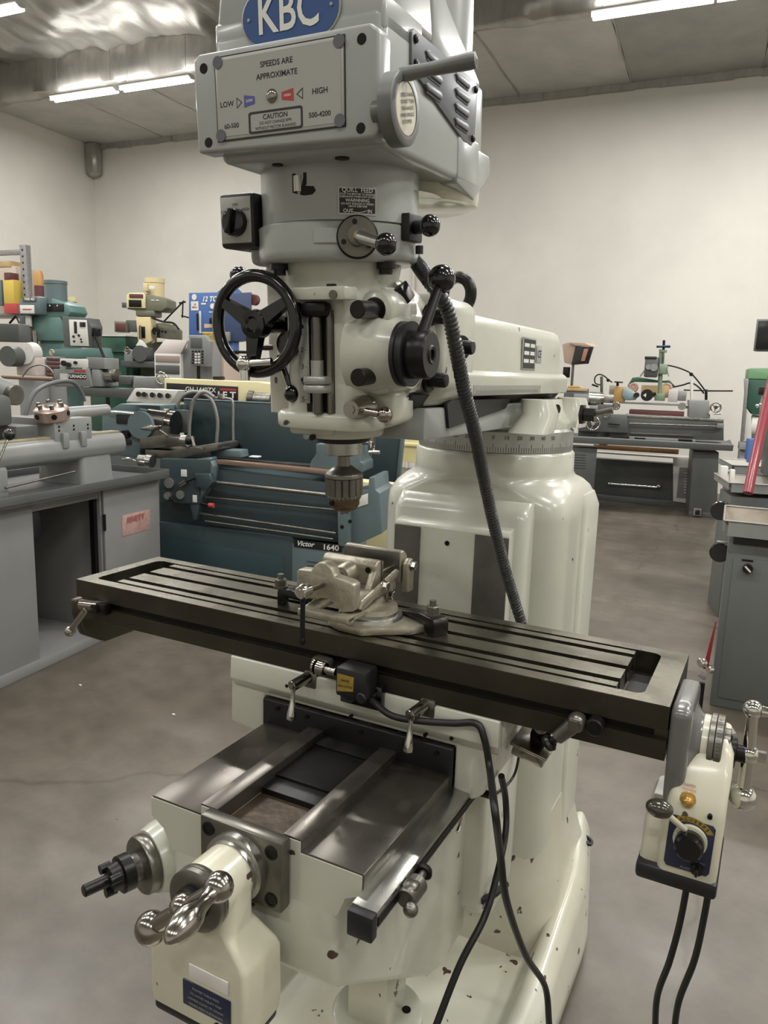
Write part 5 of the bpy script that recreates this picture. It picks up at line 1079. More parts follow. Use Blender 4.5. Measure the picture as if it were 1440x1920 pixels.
g = G(M); g.cyl(c0+tx_*0.06, c0+tx_*0.075, 0.03); obj('turret_cap', g, CHROME, tur)
FX(t, 'lever_rod', CHROMED, -4, 868, 15, 822, 2.4, -0.05); FS(t, 'lever_knob', BLACK, 17, 815, 11, -0.05)
FB(t, 'stop_bracket', GREYD, 30, 800, 72, 824, 0.14, 0.15)
FB(t, 'headstock', GREYD, -60, 742, 28, 800, 0.18, 0.25, 0.03)
FX(t, 'spindle_guard', GREYL, -30, 722, 10, 738, 26, 0.3); FC(t, 'chuck_face', STEELD, 30, 741, 17, 0.2, 0.05); FC(t, 'chuck_body', GREYD, 31, 741, 19, 0.22, 0.1)
FT(t, 'coolant_hose', mat('grey_hose', (84, 86, 86), 0.45), [(42, 806), (50, 770), (66, 735), (100, 718), (135, 716), (152, 735), (158, 752)], 4.2, 0.4)

# ---- teal engine lathe
rv = at(640, 893, Z=0.90)
t = thing('engine_lathe', (rv.x, rv.y, 0), 'long teal engine lathe with splash guard standing behind the milling table', 'lathe', LY); vl = t; M = WM[t]
FP(t, 'base_cabinet', TEAL, [(295, 978), (545, 1006), (552, 1016), (642, 1027), (642, 1150), (295, 1110)], y=0.0, d=0.5, b=0.006)
x0, z0 = lf(t, 642, 1027); g = G(M); g.box(lf(t, 548, 1016)[0], x0+0.002, -0.004, 0.55, 0.0, z0, 0.006); obj('right_plinth', g, TEALL, t)
g = G(M); g.box(lf(t, 280, 978)[0], lf(t, 560, 1016)[0], 0.01, 0.5, 0.0, lf(t, 545, 1006)[1]-0.02, 0.006); obj('lower_cabinet', g, TEAL, t)
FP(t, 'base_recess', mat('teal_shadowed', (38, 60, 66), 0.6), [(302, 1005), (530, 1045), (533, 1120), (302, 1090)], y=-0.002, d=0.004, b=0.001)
np_ = FP(t, 'name_plate', BLACKM, [(551, 1011), (641, 1022), (641, 1036), (551, 1025)], y=-0.010, d=0.006, b=0.001)
FTX(t, 'plate_letters', WINK, 'Victor', 10, 572, 1020, -0.011, np_, 0.02, shear=0.3); FTX(t, 'plate_number', WINK, '1640', 11, 620, 1027, -0.011, np_, 0.02, 1.1)
g = G(M)
for i in range(4):
    x, z = lf(t, 590, 1052+i*8, -0.005); g.box(x-0.05, x+0.05, -0.012, -0.003, z-0.004, z+0.004, 0.002)
obj('base_louvres', g, TEALL, t)
# bed
FP(t, 'bed', TEAL, [(330, 868), (640, 908), (640, 1018), (300, 985), (300, 868)], y=0.03, d=0.30, b=0.004)
FP(t, 'front_way', mat('reddish_way', (150, 126, 112), 0.35, 0.6), [(404, 862), (660, 886), (660, 894), (404, 870)], y=0.0, d=0.06, b=0.002)
FP(t, 'rear_way', STEELD, [(404, 858), (600, 872), (600, 877), (404, 864)], y=0.26, d=0.05, b=0.002)
for (a, b, c, d), r, n_ in (((392, 903, 640, 931), 3.6, 'lead_screw'), ((385, 932, 630, 956), 2.2, 'feed_rod'), ((370, 962, 630, 1000), 2.8, 'control_rod'), ((385, 977, 625, 1011), 2.2, 'brake_rod')): FX(t, n_, STEELD, a, b, c, d, r, -0.03)
FP(t, 'end_bracket', TEALL, [(632, 922), (652, 918), (654, 1028), (634, 1022)], y=-0.06, d=0.1, b=0.004)
FP(t, 'tail_end', TEALL, [(654, 925), (690, 918), (692, 895), (702, 895), (704, 918), (712, 925), (716, 1000), (655, 1028)], y=0.0, d=0.34, b=0.004)
FP(t, 'warning_sticker', WHITEB, [(670, 932), (690, 925), (690, 945), (671, 951)], y=-0.006, d=0.003, b=0.0005)
for u, v in ((655, 952), (641, 988), (656, 978)): FC(t, 'end_bolt', OXIDE, u, v, 3.5, -0.065, 0.006)
g = G(M); 
# headstock and its selector console
FP(t, 'headstock', TEALL, [(190, 770), (263, 775), (263, 860), (190, 850)], y=0.02, d=0.40, b=0.015)
FP(t, 'headstock_top', TEALL, [(225, 757), (300, 760), (300, 774), (200, 772)], y=0.16, d=0.3, b=0.006)
FP(t, 'gear_cover', TEAL, [(235, 755), (345, 758), (345, 800), (262, 800)], y=0.42, d=0.06, b=0.006)
FC(t, 'spindle_boss', TEALL, 262, 797, 26, 0.0, 0.03)
cn = FP(t, 'selector_console', WHITEB, [(252, 728), (335, 732), (318, 757), (236, 753)], y=0.06, d=0.10, b=0.004)
for i, u in enumerate((259, 270, 285, 299, 314)): FC(t, 'selector_knob', BLACK, u, 739+i*0.8, 5, 0.035, 0.03, cn, 14, 3.4)
FB(t, 'speed_window', GLASSD, 217, 776, 251, 796, 0.012, 0.01); FB(t, 'lower_window', GLASSD, 228, 824, 246, 834, 0.012, 0.01)
FC(t, 'selector_dial', OXIDE, 232, 815, 8, -0.02, 0.05)
FT(t, 'window_trim', CHROME, [(200, 772), (225, 773), (252, 776)], 1.5, 0.0, sm=2)
# chuck, gap, splash hood
FX(t, 'chuck_back_plate', TEALL, 268, 792, 292, 796, 30, 0.2); FX(t, 'chuck', STEELD, 285, 790, 318, 794, 27, 0.2); FX(t, 'chuck_ring', CHROMED, 316, 794, 330, 796, 25, 0.2)
FB(t, 'chuck_guard', GREYD, 326, 768, 352, 812, 0.32, 0.03)
# splash guard
FP(t, 'splash_guard', TEAL, [(345, 748), (760, 769), (745, 905), (345, 860)], y=0.50, d=0.015, b=0.002)
FT(t, 'splash_edge', TEALL, [(345, 748), (760, 769)], 1.6, 0.5, sm=1)
FP(t, 'splash_cheek', TEALL, [(756, 770), (762, 769), (748, 905), (742, 903)], y=0.48, d=0.05)
FB(t, 'toolpost', STEELD, 265, 800, 305, 836, 0.02, 0.1); FP(t, 'tool_block_tip', CHROME, [(262, 803), (280, 797), (300, 799), (285, 806)], y=-0.01, d=0.06)
FX(t, 'toolpost_lever', CHROMED, 300, 807, 315, 818, 2.5, -0.02)
FP(t, 'compound_slide', STEELD, [(262, 822), (300, 816), (345, 822), (345, 836), (262, 842)], y=-0.02, d=0.14, b=0.003)
FX(t, 'compound_dial', STEEL, 341, 826, 352, 827, 11, -0.02); FX(t, 'compound_shaft', OXIDE, 352, 827, 360, 827, 7, -0.02)
FX(t, 'compound_crank', CHROME, 359, 818, 364, 836, 3.5, -0.03); FX(t, 'compound_handle', CHROME, 366, 838, 382, 841, 3.2, -0.05)
FP(t, 'cross_slide', STEELD, [(272, 843), (318, 845), (400, 832), (408, 834), (408, 844), (330, 862), (272, 858)], y=-0.02, d=0.30, b=0.003)
FP(t, 'saddle_wing', TEALL, [(395, 842), (450, 845), (452, 858), (395, 855)], y=0.1, d=0.12, b=0.003)
FX(t, 'crossfeed_dial', STEEL, 276, 864, 286, 866, 13, -0.1); FX(t, 'crossfeed_wheel', STEELD, 262, 863, 276, 864, 11, -0.1)
FT(t, 'crossfeed_crank', CHROME, [(230, 861), (243, 860), (258, 866), (272, 868)], 2.8, -0.16, sm=3)
ap = FP(t, 'apron', TEAL, [(300, 860), (392, 862), (392, 895), (372, 898), (374, 945), (300, 942)], y=-0.08, d=0.12, b=0.004)
FP(t, 'apron_side', TEALL, [(358, 862), (392, 858), (400, 875), (395, 905), (372, 940), (358, 945)], y=-0.06, d=0.10, b=0.003)
FP(t, 'nut_lever_box', TEAL, [(364, 888), (392, 888), (398, 905), (388, 918), (366, 912)], y=-0.10, d=0.06, b=0.004)
for (u, v, r) in ((316, 906, 9.5), (313, 930, 7), (337, 928, 8)): FC(t, 'apron_dial', GALV, u, v, r, -0.095, 0.02, ap)
FX(t, 'apron_lever', CHROMED, 338, 910, 350, 902, 5, -0.10, ap); FX(t, 'apron_rod', OXIDE, 350, 903, 366, 896, 2.2, -0.11, ap); FX(t, 'apron_rod', OXIDE, 318, 932, 332, 944, 2.6, -0.10, ap)
for u0, v0, u1, v1 in ((339, 880, 350, 894), (361, 928, 369, 942)): FB(t, 'apron_label', WHITEB, u0, v0, u1, v1, -0.084, 0.004, 0.0005, ap)
FP(t, 'apron_foot', TEAL, [(355, 940), (374, 946), (368, 975), (362, 975)], y=-0.07, d=0.05)
FX(t, 'red_knob', RED, 392, 947, 401, 948, 4.5, -0.06); FX(t, 'knob_stem', OXIDE, 374, 943, 392, 947, 3, -0.06)
# hoses, pipe
HG = mat('metal_hose', (128, 128, 124), 0.4, 0.3, bump=0.3, bscale=120)
FT(t, 'steel_hose', HG, [(331, 764), (340, 745), (360, 735), (380, 738), (398, 752), (408, 790), (406, 830)], 3.4, 0.36); FT(t, 'steel_hose', HG, [(355, 835), (355, 800), (360, 760), (370, 742), (385, 735), (402, 745)], 3.6, 0.22)
FT(t, 'coolant_pipe', GALV, [(400, 746), (418, 747), (432, 748), (437, 757), (437, 800), (438, 838)], 2.4, 0.38, sm=2)
FC(t, 'coolant_tap', CHROMED, 446, 837, 6, 0.34, 0.03); FB(t, 'pipe_joint', CHROMED, 407, 738, 415, 750, 0.36, 0.03)
FB(t, 'oil_tray_cup', WHITEB, 466, 855, 484, 859, 0.2, 0.06, 0.01)
# tailstock behind the chuck
ts = FP(t, 'tailstock', TEALL, [(580, 880), (582, 866), (592, 852), (592, 832), (676, 835), (676, 866), (680, 868), (680, 886)], y=0.05, d=0.25, b=0.01)
x, z = lf(t, 682, 830, 0.12); g = G(M); k = dep(t, 682, 830, 0.12)
rw = 22*k; g.tube([(x+0.05, 0.12+rw*0.8*math.cos(2*PI*i/28), z+rw*math.sin(2*PI*i/28)) for i in range(28)], 2.6*k, 8, closed=True)
for a in (90, 210, 330): g.cyl((x+0.05, 0.12, z), (x+0.05, 0.12+rw*0.8*math.cos(R(a)), z+rw*math.sin(R(a))), 0.006, n=8)
g.cyl((x-0.06, 0.12, z), (x+0.07, 0.12, z), 0.012); obj('tailstock_wheel', g, CHROMED, t, 60)
FX(t, 'wheel_handle', STEEL, 692, 848, 712, 848, 3.6, -0.02)
FC(t, 'lock_knob', TEALL, 574, 818, 6, -0.02, 0.02)

# ---- cream lathe behind the splash guard
p = stand(430, 5.7); t = thing('engine_lathe', p, 'cream lathe with a black sign on its cover, behind the teal splash guard', 'lathe', LY); M = WM[t]
FP(t, 'cover_box', CREAM, [(308, 709), (482, 716), (524, 722), (524, 800), (308, 800)], y=0.0, d=0.2, b=0.006)
sg = FP(t, 'sign_panel', BLACKM, [(312, 718), (446, 725), (446, 756), (312, 752)], y=-0.006, d=0.005, b=0.0005)
FTX(t, 'model_number', WINK, 'GH-1440ZX', 9, 376, 731, -0.008, sg, 0.015); FTX(t, 'maker_letters', WINK, 'J E T', 12, 425, 741, -0.008, sg, 0.03, 1.2); FB(t, 'red_stripe', RED, 412, 728, 443, 733, -0.0075, 0.002, 0, sg)
FB(t, 'knurled_cap', OXIDE, 398, 705, 414, 713, 0.1, 0.08, 0.01)
FX(t, 'chuck', STEEL, 476, 748, 510, 750, 14, 0.02); FX(t, 'chuck_flange', STEELD, 468, 747, 478, 748, 16, 0.02); FB(t, 'toolpost', GREYC, 500, 738, 530, 764, 0.0, 0.08)
FT(t, 'lamp_hose', OXIDE, [(508, 714), (520, 712), (532, 725), (538, 745), (542, 762)], 1.6, -0.1)
FP(t, 'cabinet_panel', CREAM, [(755, 785), (790, 790), (790, 870), (755, 865)], y=0.3, d=0.05, b=0.003); FB(t, 'panel_edge', CREAM, 755, 830, 790, 838, 0.28, 0.03)
g = G(M); x0, _ = lf(t, 308, 800); x1, _ = lf(t, 790, 800, 0.3); g.box(x0, x1, 0.05, 0.22, 0.0, 0.72, 0.01); obj('base_cabinet', g, CREAM, t)

# ---- grey geared lathe further back on the left
p = stand(180, 6.0); t = thing('engine_lathe', p, 'grey geared lathe with red marking on its headstock, at the left behind the turret lathe', 'lathe', LY); M = WM[t]
FP(t, 'headstock', GREYC, [(100, 692), (165, 692), (172, 725), (100, 725)], y=0.0, d=0.3, b=0.006); FB(t, 'control_box', WHITEB, 112, 672, 163, 690, 0.0, 0.2, 0.004); FB(t, 'box_side', GREYC, 161, 670, 196, 692, 0.02, 0.2, 0.004)
for u, v, r in ((118, 681, 5), (127, 684, 4.5), (140, 680, 3)): FC(t, 'control_knob', BLACKM, u, v, r, -0.02, 0.02)
FB(t, 'red_strip', RED, 139, 693, 160, 698, -0.003, 0.003, 0); np2 = FB(t, 'number_plate', BLACKM, 128, 700, 161, 711, -0.004, 0.004, 0.0005); FTX(t, 'plate_letters', WINK, 'TURNADO', 6, 144, 706, -0.0045, np2, 0.03)
FB(t, 'chart', WHITEB, 112, 700, 127, 711, -0.003, 0.003, 0)
FB(t, 'headstock_end', GREYL, 171, 692, 189, 725, 0.02, 0.25, 0.01); FX(t, 'chuck', STEEL, 190, 704, 216, 704, 13, 0.1); FX(t, 'chuck_face', STEELD, 214, 704, 221, 704, 12, 0.1)
FP(t, 'bed', GREYD, [(148, 726), (330, 734), (330, 752), (148, 742)], y=0.0, d=0.3, b=0.003); FB(t, 'carriage', GREYD, 222, 704, 245, 722, 0.02, 0.2, 0.008); FX(t, 'quill', CHROMED, 228, 708, 254, 710, 2.6, 0.1)
FP(t, 'tailstock', GREYL, [(250, 706), (300, 706), (304, 728), (248, 728)], y=0.02, d=0.15, b=0.01); FR(t, 'tailstock_wheel', CHROME, 303, 709, 11, 1.6, 0.0)
g = G(M); x0, _ = lf(t, 30, 800); x1, _ = lf(t, 290, 800); g.box(x0, x1, 0.03, 0.4, 0.0, 0.85, 0.01); obj('base_cabinet', g, GREYD, t)
FT(t, 'bed_hose', HG, [(42, 706), (55, 690), (75, 684), (92, 690), (100, 700)], 1.6, -0.1)
FX(t, 'splash_tube', mat('tan_rail', (132, 112, 96), 0.5), 5, 706, 100, 711, 4, 0.0)
# pinkish white grinder with round guard
p = stand(50, 6.8); t = thing('tool_grinder', p, 'pinkish white tool grinder with a round dusty guard at the far left', 'grinder', LY)
FC(t, 'round_guard', WHITEB, 45, 662, 21, 0.0, 0.12); FB(t, 'body', mat('pinkish_white', (206, 194, 186), 0.6, var=0.1, vscale=8), 28, 668, 68, 706, 0.02, 0.25, 0.02); FC(t, 'wheel', GREYD, 14, 668, 19, -0.12, 0.12)
g = G(WM[t]); x0, _ = lf(t, 26, 700); x1, _ = lf(t, 70, 700); g.box(x0, x1, 0.05, 0.3, 0, lf(t, 40, 703)[1], 0.01); obj('pedestal', g, GREYC, t)
p = stand(96, 6.9); t = thing('parts_drawer', p, 'brown slatted stack of drawers between the grinder and the geared lathe', 'drawers', LY)
g = G(WM[t]); x0, z1 = lf(t, 86, 668); x1, _ = lf(t, 112, 668); g.box(x0, x1, 0.0, 0.08, 0, z1, 0.004); obj('frame', g, GREYC, t)
for i in range(5): FB(t, 'drawer', MAROON, 87, 671+i*7.5, 111, 676+i*7.5, -0.012, 0.02, 0.002)

# ---- control box on an arm
p = stand(150, 6.9); t = thing('control_pendant', p, 'dark pendant box with a pale panel of knobs, in front of the green mill', 'control box', R(5)); M = WM[t]
FP(t, 'case', GREYD, [(116, 593), (164, 596), (170, 612), (168, 652), (120, 650)], y=0.0, d=0.15, b=0.006)
fpn = FP(t, 'front_panel', WHITEB, [(129, 599), (162, 600), (166, 649), (132, 648)], y=-0.006, d=0.006, b=0.001)
FB(t, 'level_meter', GLASSD, 138, 603, 144, 625, -0.010, 0.005, 0.0005, fpn); FB(t, 'display', GLASSD, 149, 604, 160, 613, -0.010, 0.005, 0.0005, fpn)
for u, v, r in ((137, 631, 2.4), (147, 629, 2.4), (138, 640, 2), (151, 636, 1.6), (152, 641, 1.6)): FC(t, 'panel_knob', BLACKM, u, v, r, -0.015, 0.012, fpn, 12)
FB(t, 'swivel_joint', OXIDE, 168, 615, 181, 630, 0.02, 0.06, 0.006); FX(t, 'support_arm', OXIDE, 177, 625, 196, 672, 2.6, 0.03)
g = G(M); x, z = lf(t, 195, 670); g.cyl((x, 0.03, 0), (x, 0.03, z), 0.02); obj('stand_post', g, OXIDE, t)
# ---- green vertical mill
p = stand(75, 7.6); t = thing('vertical_mill', p, 'blue-green vertical mill with a drum motor at the far left', 'milling machine', R(10)); M = WM[t]
FP(t, 'head', TEALL, [(37, 560), (60, 556), (75, 556), (75, 590), (32, 590), (33, 574)], y=-0.1, d=0.35, b=0.02); FP(t, 'head_side', TEALG, [(72, 556), (96, 558), (128, 572), (133, 585), (126, 595), (72, 596)], y=0.0, d=0.25, b=0.01)
hp = FB(t, 'speed_panel', WHITEB, 37, 572, 64, 588, -0.11, 0.01, 0.002); FB(t, 'red_dashes', RED, 42, 579, 59, 581, -0.112, 0.002, 0, hp)
nb_ = FB(t, 'name_band', GREYD, 42, 557, 68, 565, -0.105, 0.01, 0.002); FTX(t, 'band_letters', WINK, 'TREE 425', 4.5, 55, 561, -0.106, nb_, 0.03)
FB(t, 'vent_grille', GLASSD, 87, 569, 119, 584, -0.01, 0.012, 0.002); FC(t, 'crank_disc', OXIDE, 77, 580, 6, -0.03, 0.03)
for u, v in ((93, 573), (107, 573)): FC(t, 'grille_screw', WHITEB, u, v, 1.4, -0.014, 0.006, n=8)
x, z0 = lf(t, 106, 572, 0.1); _, z1 = lf(t, 106, 527, 0.1); k = dep(t, 106, 560, 0.1); g = G(M); g.lathe([(20*k, z0), (20*k, z1-0.03), (21*k, z1-0.03), (21*k, z1), (0, z1)], (x, 0.1, 0), (0, 0, 1), 32); obj('motor', g, TEALL, t)
FB(t, 'lower_head', TEALG, 58, 592, 116, 640, 0.0, 0.2, 0.02); FB(t, 'ram_block', GREYD, 36, 592, 60, 615, -0.02, 0.2); FB(t, 'switch_label', WHITEB, 47, 592, 58, 612, -0.05, 0.02)
FB(t, 'column', TEALG, 72, 610, 118, 694, 0.05, 0.3, 0.02, z0=0.0); FX(t, 'guide_post', CHROMED, 65, 620, 69, 665, 4, -0.05); FB(t, 'post_bracket', GREYD, 49, 612, 60, 644, -0.02, 0.05)
FR(t, 'hand_ring', mat('pale_brass', (190, 180, 150), 0.4, 0.5), 97, 661, 5, 1.2, -0.1); FP(t, 'table', TEALG, [(100, 655), (190, 652), (196, 672), (100, 672)], y=-0.05, d=0.15, b=0.004)
# ---- spray can and cream motor
p = stand(72, 8.0); t = thing('spray_can', (p[0], p[1], 0), 'amber and maroon canister standing upright behind the green mill head', 'canister', 0.0); M = WM[t]
_, z0 = lf(t, 73, 556); _, zm = lf(t, 73, 536); _, z1 = lf(t, 73, 508); k = dep(t, 73, 530); x, _ = lf(t, 73, 530)
g = G(M); g.lathe([(9*k, z0), (9*k, zm)], (x, 0, 0), (0, 0, 1), 24); obj('base', g, MAROON, t); g = G(M); g.lathe([(8.5*k, zm), (8.5*k, z1-0.04), (6*k, z1), (0, z1)], (x, 0, 0), (0, 0, 1), 24); obj('body', g, TEAN, t)
g = G(M); g.box(x-0.06, x+0.06, -0.05, 0.06, 0, z0, 0.01); obj('support', g, GREYC, t)
p = stand(136, 8.2); t = thing('motor_column', p, 'cream bell-shaped motor column standing behind the pendant box', 'motor column', 0.0); M = WM[t]
x, zb = lf(t, 137, 600); k = dep(t, 137, 570); zs = [lf(t, 137, v)[1] for v in (557, 566, 568, 585, 592)]
g = G(M); g.lathe([(13*k, zb), (10*k, zs[4]), (6*k, zs[3]), (6*k, zs[2]), (9*k, zs[1]), (9*k, zs[0]), (0, zs[0])], (x, 0, 0), (0, 0, 1), 24); obj('cap', g, CREAM, t); g = G(M); g.cyl((x, 0, 0), (x, 0, zb), 13*k); obj('column', g, CREAM, t)
# ---- shelf rack with boxes at far left
p = stand(20, 9.6); t = thing('storage_rack', p, 'galvanised upright and beam of a storage rack at the far left wall', 'rack', ROOM); M = WM[t]
g = G(M); x0, z1 = lf(t, 36, 459); x1, _ = lf(t, 47, 459); g.box(x0, x1, 0, 0.08, 0, z1, 0.004); up_ = obj('upright', g, GALV, t)
g = G(M)
for i in range(26): g.cyl(((x0+x1)/2, -0.001, z1-0.06-i*0.075), ((x0+x1)/2, -0.003, z1-0.06-i*0.075), 0.012, n=8)
obj('upright_holes', g, SLOT, up_, kind='stuff')
FB(t, 'beam', GALV, -60, 472, 38, 477, 0.0, 0.05); FB(t, 'shelf', GALV, -60, 588, 38, 592, 0.0, 0.5)
zs_ = lf(t, 20, 588)[1]
bx_ = thing('carton', (WM[t] @ Vector((lf(t, 22, 588, 0.06)[0], 0.06, zs_))), 'pale carton with an open brown flap on the rack at left', 'carton', ROOM); FB(bx_, 'carton_body', mat('pale_carton', (190, 178, 160), 0.8), -6, 500, 34, 588, 0.0, 0.35); FB(bx_, 'flap', CARD, -10, 490, 20, 500, -0.01, 0.3)
for nm, m_, r_, lb, ct in (('yellow_box', YELLOW, (5, 525, 27, 569), 'yellow box standing on the red box at the far left', 'box'), ('red_box', RED, (7, 569, 32, 588), 'red box under the yellow box at the far left', 'box'), ('teal_box', TEALL, (-14, 525, 4, 572), 'teal box cut by the left edge beside the yellow box', 'box'), ('dark_box', MAROON, (7, 511, 19, 525), 'small dark box on top of the yellow box', 'box')):
    b_t = thing(nm, WM[t] @ Vector((lf(t, r_[0], r_[3], -0.1)[0], -0.1, lf(t, r_[0], r_[3], -0.1)[1])), lb, ct, ROOM); FB(b_t, 'box_body', m_, *r_, 0.0, 0.13, 0.004)
p = stand(10, 5.6); t = thing('readout_box', p, 'black readout box cut by the left edge', 'readout', R(12)); FB(t, 'case', GREYD, -30, 606, 36, 641, 0.0, 0.12, 0.006); FX(t, 'post', OXIDE, -10, 641, -10, 700, 3, 0.05); FX(t, 'arm', OXIDE, 18, 606, 30, 592, 2, 0.05)
FX(t, 'clip', OXIDE, 30, 592, 36, 606, 1.6, 0.05)

# ---- green covered lathe behind
p = stand(200, 8.3); t = thing('covered_lathe', p, 'dark green machine cover with a white top edge behind the pendant', 'machine', ROOM); FB(t, 'cover', GREEN, 165, 630, 236, 664, 0, 0.4, z0=0.2); FB(t, 'top_edge', WHITEB, 163, 628, 236, 631, -0.01, 0.4); FB(t, 'lower_edge', TEALL, 163, 657, 236, 660, -0.02, 0.02)
# ---- cream headed mill
p = stand(275, 8.0); t = thing('vertical_mill', p, 'olive and cream vertical mill with a cream motor, in front of the back wall', 'milling machine', R(20)); M = WM[t]
OL = mat('olive_head', (112, 112, 94), 0.45, var=0.1, vscale=4); CRM = mat('cream_motor', (206, 190, 146), 0.45)
FP(t, 'head', OL, [(238, 552), (270, 550), (300, 556), (313, 562), (313, 577), (302, 584), (238, 580)], y=0.0, d=0.25, b=0.012)
FP(t, 'head_trim', CREAM, [(237, 553), (242, 549), (268, 549), (272, 553), (272, 578), (237, 577)], y=-0.02, d=0.03, b=0.004); FB(t, 'upper_window', MAROON, 242, 551, 268, 559, -0.026, 0.01, 0.002); FB(t, 'lower_window', OXIDE, 241, 562, 265, 576, -0.026, 0.01, 0.002)
FB(t, 'side_crank', GREYD, 228, 567, 238, 577, -0.02, 0.03); x, z0 = lf(t, 291, 560, 0.12); _, z1 = lf(t, 291, 522, 0.12); _, zr = lf(t, 291, 531, 0.12); k = dep(t, 291, 540, 0.12)
g = G(M); g.lathe([(17*k, z0), (17*k, zr), (18*k, zr), (18*k, z1), (0, z1)], (x, 0.12, 0), (0, 0, 1), 32); obj('motor', g, CRM, t); FB(t, 'motor_box', CRM, 268, 531, 276, 546, -0.02, 0.1)
FB(t, 'motor_label', WHITEB, 279, 536, 290, 543, -0.025, 0.01, 0.0005)
for i in range(2): FB(t, 'vent_slot', WHITEB, 283+i*9, 562, 289+i*9, 564, -0.005, 0.01, 0.001)
FB(t, 'gear_collar', OL, 253, 580, 290, 594, 0.0, 0.2, 0.02); FP(t, 'quill_housing', CRM, [(254, 594), (282, 594), (284, 640), (272, 646), (258, 640)], y=0.0, d=0.15, b=0.01); FX(t, 'quill_bar', CHROMED, 263, 610, 264, 640, 2, -0.03); FB(t, 'slot', OXIDE, 260, 612, 272, 634, -0.008, 0.012)
FB(t, 'side_readout', OL, 214, 602, 236, 623, -0.05, 0.1, 0.006); FB(t, 'readout_screen', MAROON, 216, 606, 235, 621, -0.056, 0.01); FB(t, 'clamp_arm', GREYD, 236, 600, 256, 622, 0.0, 0.1)
FX(t, 'ram', OL, 284, 618, 325, 622, 14, 0.2); FP(t, 'ram_body', OL, [(295, 606), (310, 606), (328, 618), (328, 636), (300, 634)], y=0.05, d=0.2); FC(t, 'ram_bolt', OXIDE, 304, 621, 2, 0.04, 0.01, n=8); FC(t, 'ram_bolt', OXIDE, 310, 622, 2, 0.04, 0.01, n=8)
FC(t, 'feed_hub', OXIDE, 291, 621, 7, -0.02, 0.04); FT(t, 'feed_lever', CHROMED, [(293, 622), (292, 640), (285, 644)], 1.2, -0.04, sm=2)
FT(t, 'lamp_cable', OXIDE, [(285, 596), (305, 603), (325, 606), (336, 618)], 1.8, 0.0); FX(t, 'lamp_arm', OXIDE, 308, 602, 345, 564, 1.5, -0.05); FX(t, 'lamp_arm', OXIDE, 343, 565, 342, 596, 1.3, -0.05); FX(t, 'lamp_end', OXIDE, 340, 592, 356, 596, 1.4, -0.05); FX(t, 'lamp_tee', OXIDE, 336, 568, 348, 566, 1.6, -0.05)
FB(t, 'column', OL, 262, 640, 330, 700, 0.25, 0.3, z0=0.0); FP(t, 'pale_guard', WHITEB, [(254, 648), (262, 636), (270, 642), (276, 652)], y=-0.1, d=0.02)
FC(t, 'dividing_head', GREYD, 262, 663, 15, -0.12, 0.2); FR(t, 'hand_wheel', CHROMED, 238, 657, 6, 1.2, -0.15); FB(t, 'table', GREYD, 226, 676, 300, 690, -0.1, 0.3)
FB(t, 'knee', GREYL, 232, 655, 250, 690, -0.05, 0.2, 0.01)
# ---- white topped cabinet
p = stand(330, 6.75); t = thing('tool_cabinet', p, 'white topped drawer cabinet with sloping lid next to the grey hand display', 'cabinet', R(8)); M = WM[t]
FP(t, 'lid', mat('pinkish_lid', (206, 196, 190), 0.5), [(289, 662), (309, 637), (352, 638), (338, 664)], y=0.0, d=0.02, b=0.002)
FB(t, 'body', WHITEB, 289, 662, 339, 706, 0.0, 0.3, z0=0.3); FB(t, 'drawer', mat('drawer_brown', (150, 136, 128), 0.5), 291, 666, 336, 680, -0.008, 0.02); FB(t, 'drawer', GREYD, 291, 684, 336, 702, -0.008, 0.02)
FP(t, 'side', GREYC, [(338, 652), (350, 652), (352, 640), (396, 640), (400, 760), (338, 760)], y=0.04, d=0.3)
FB(t, 'foot', GREYC, 289, 706, 339, 760, 0.02, 0.28, z0=0.0)
FB(t, 'beige_side', mat('beige_machine', (168, 152, 138), 0.6), 388, 662, 420, 710, 0.2, 0.3, z0=0.0)
p = stand(373, 6.6); t = thing('hand_display', p, 'grey keypad display with a rounded case mounted near the blue press', 'display', R(5))
cs = FP(t, 'case', mat('display_case', (122, 124, 124), 0.4), [(353, 628), (385, 629), (393, 640), (390, 688), (359, 685), (354, 640)], y=0.0, d=0.06, b=0.006); FP(t, 'screen', GREYD, [(357, 633), (378, 634), (379, 653), (357, 652)], y=-0.004, d=0.006, b=0.001, par=cs)
for i in range(5):
    for j in range(4):
        FB(t, 'key', WHITEB if 0 < j < 3 and i > 0 else BLACKM, 359+j*6.0, 657+i*5.3, 362.6+j*6.0, 660.4+i*5.3, -0.008, 0.01, 0.0008, cs)
g = G(WM[t]); x, z = lf(t, 372, 684, 0.03); g.cyl((x, 0.03, 0), (x, 0.03, z), 0.015); obj('stand', g, OXIDE, t)
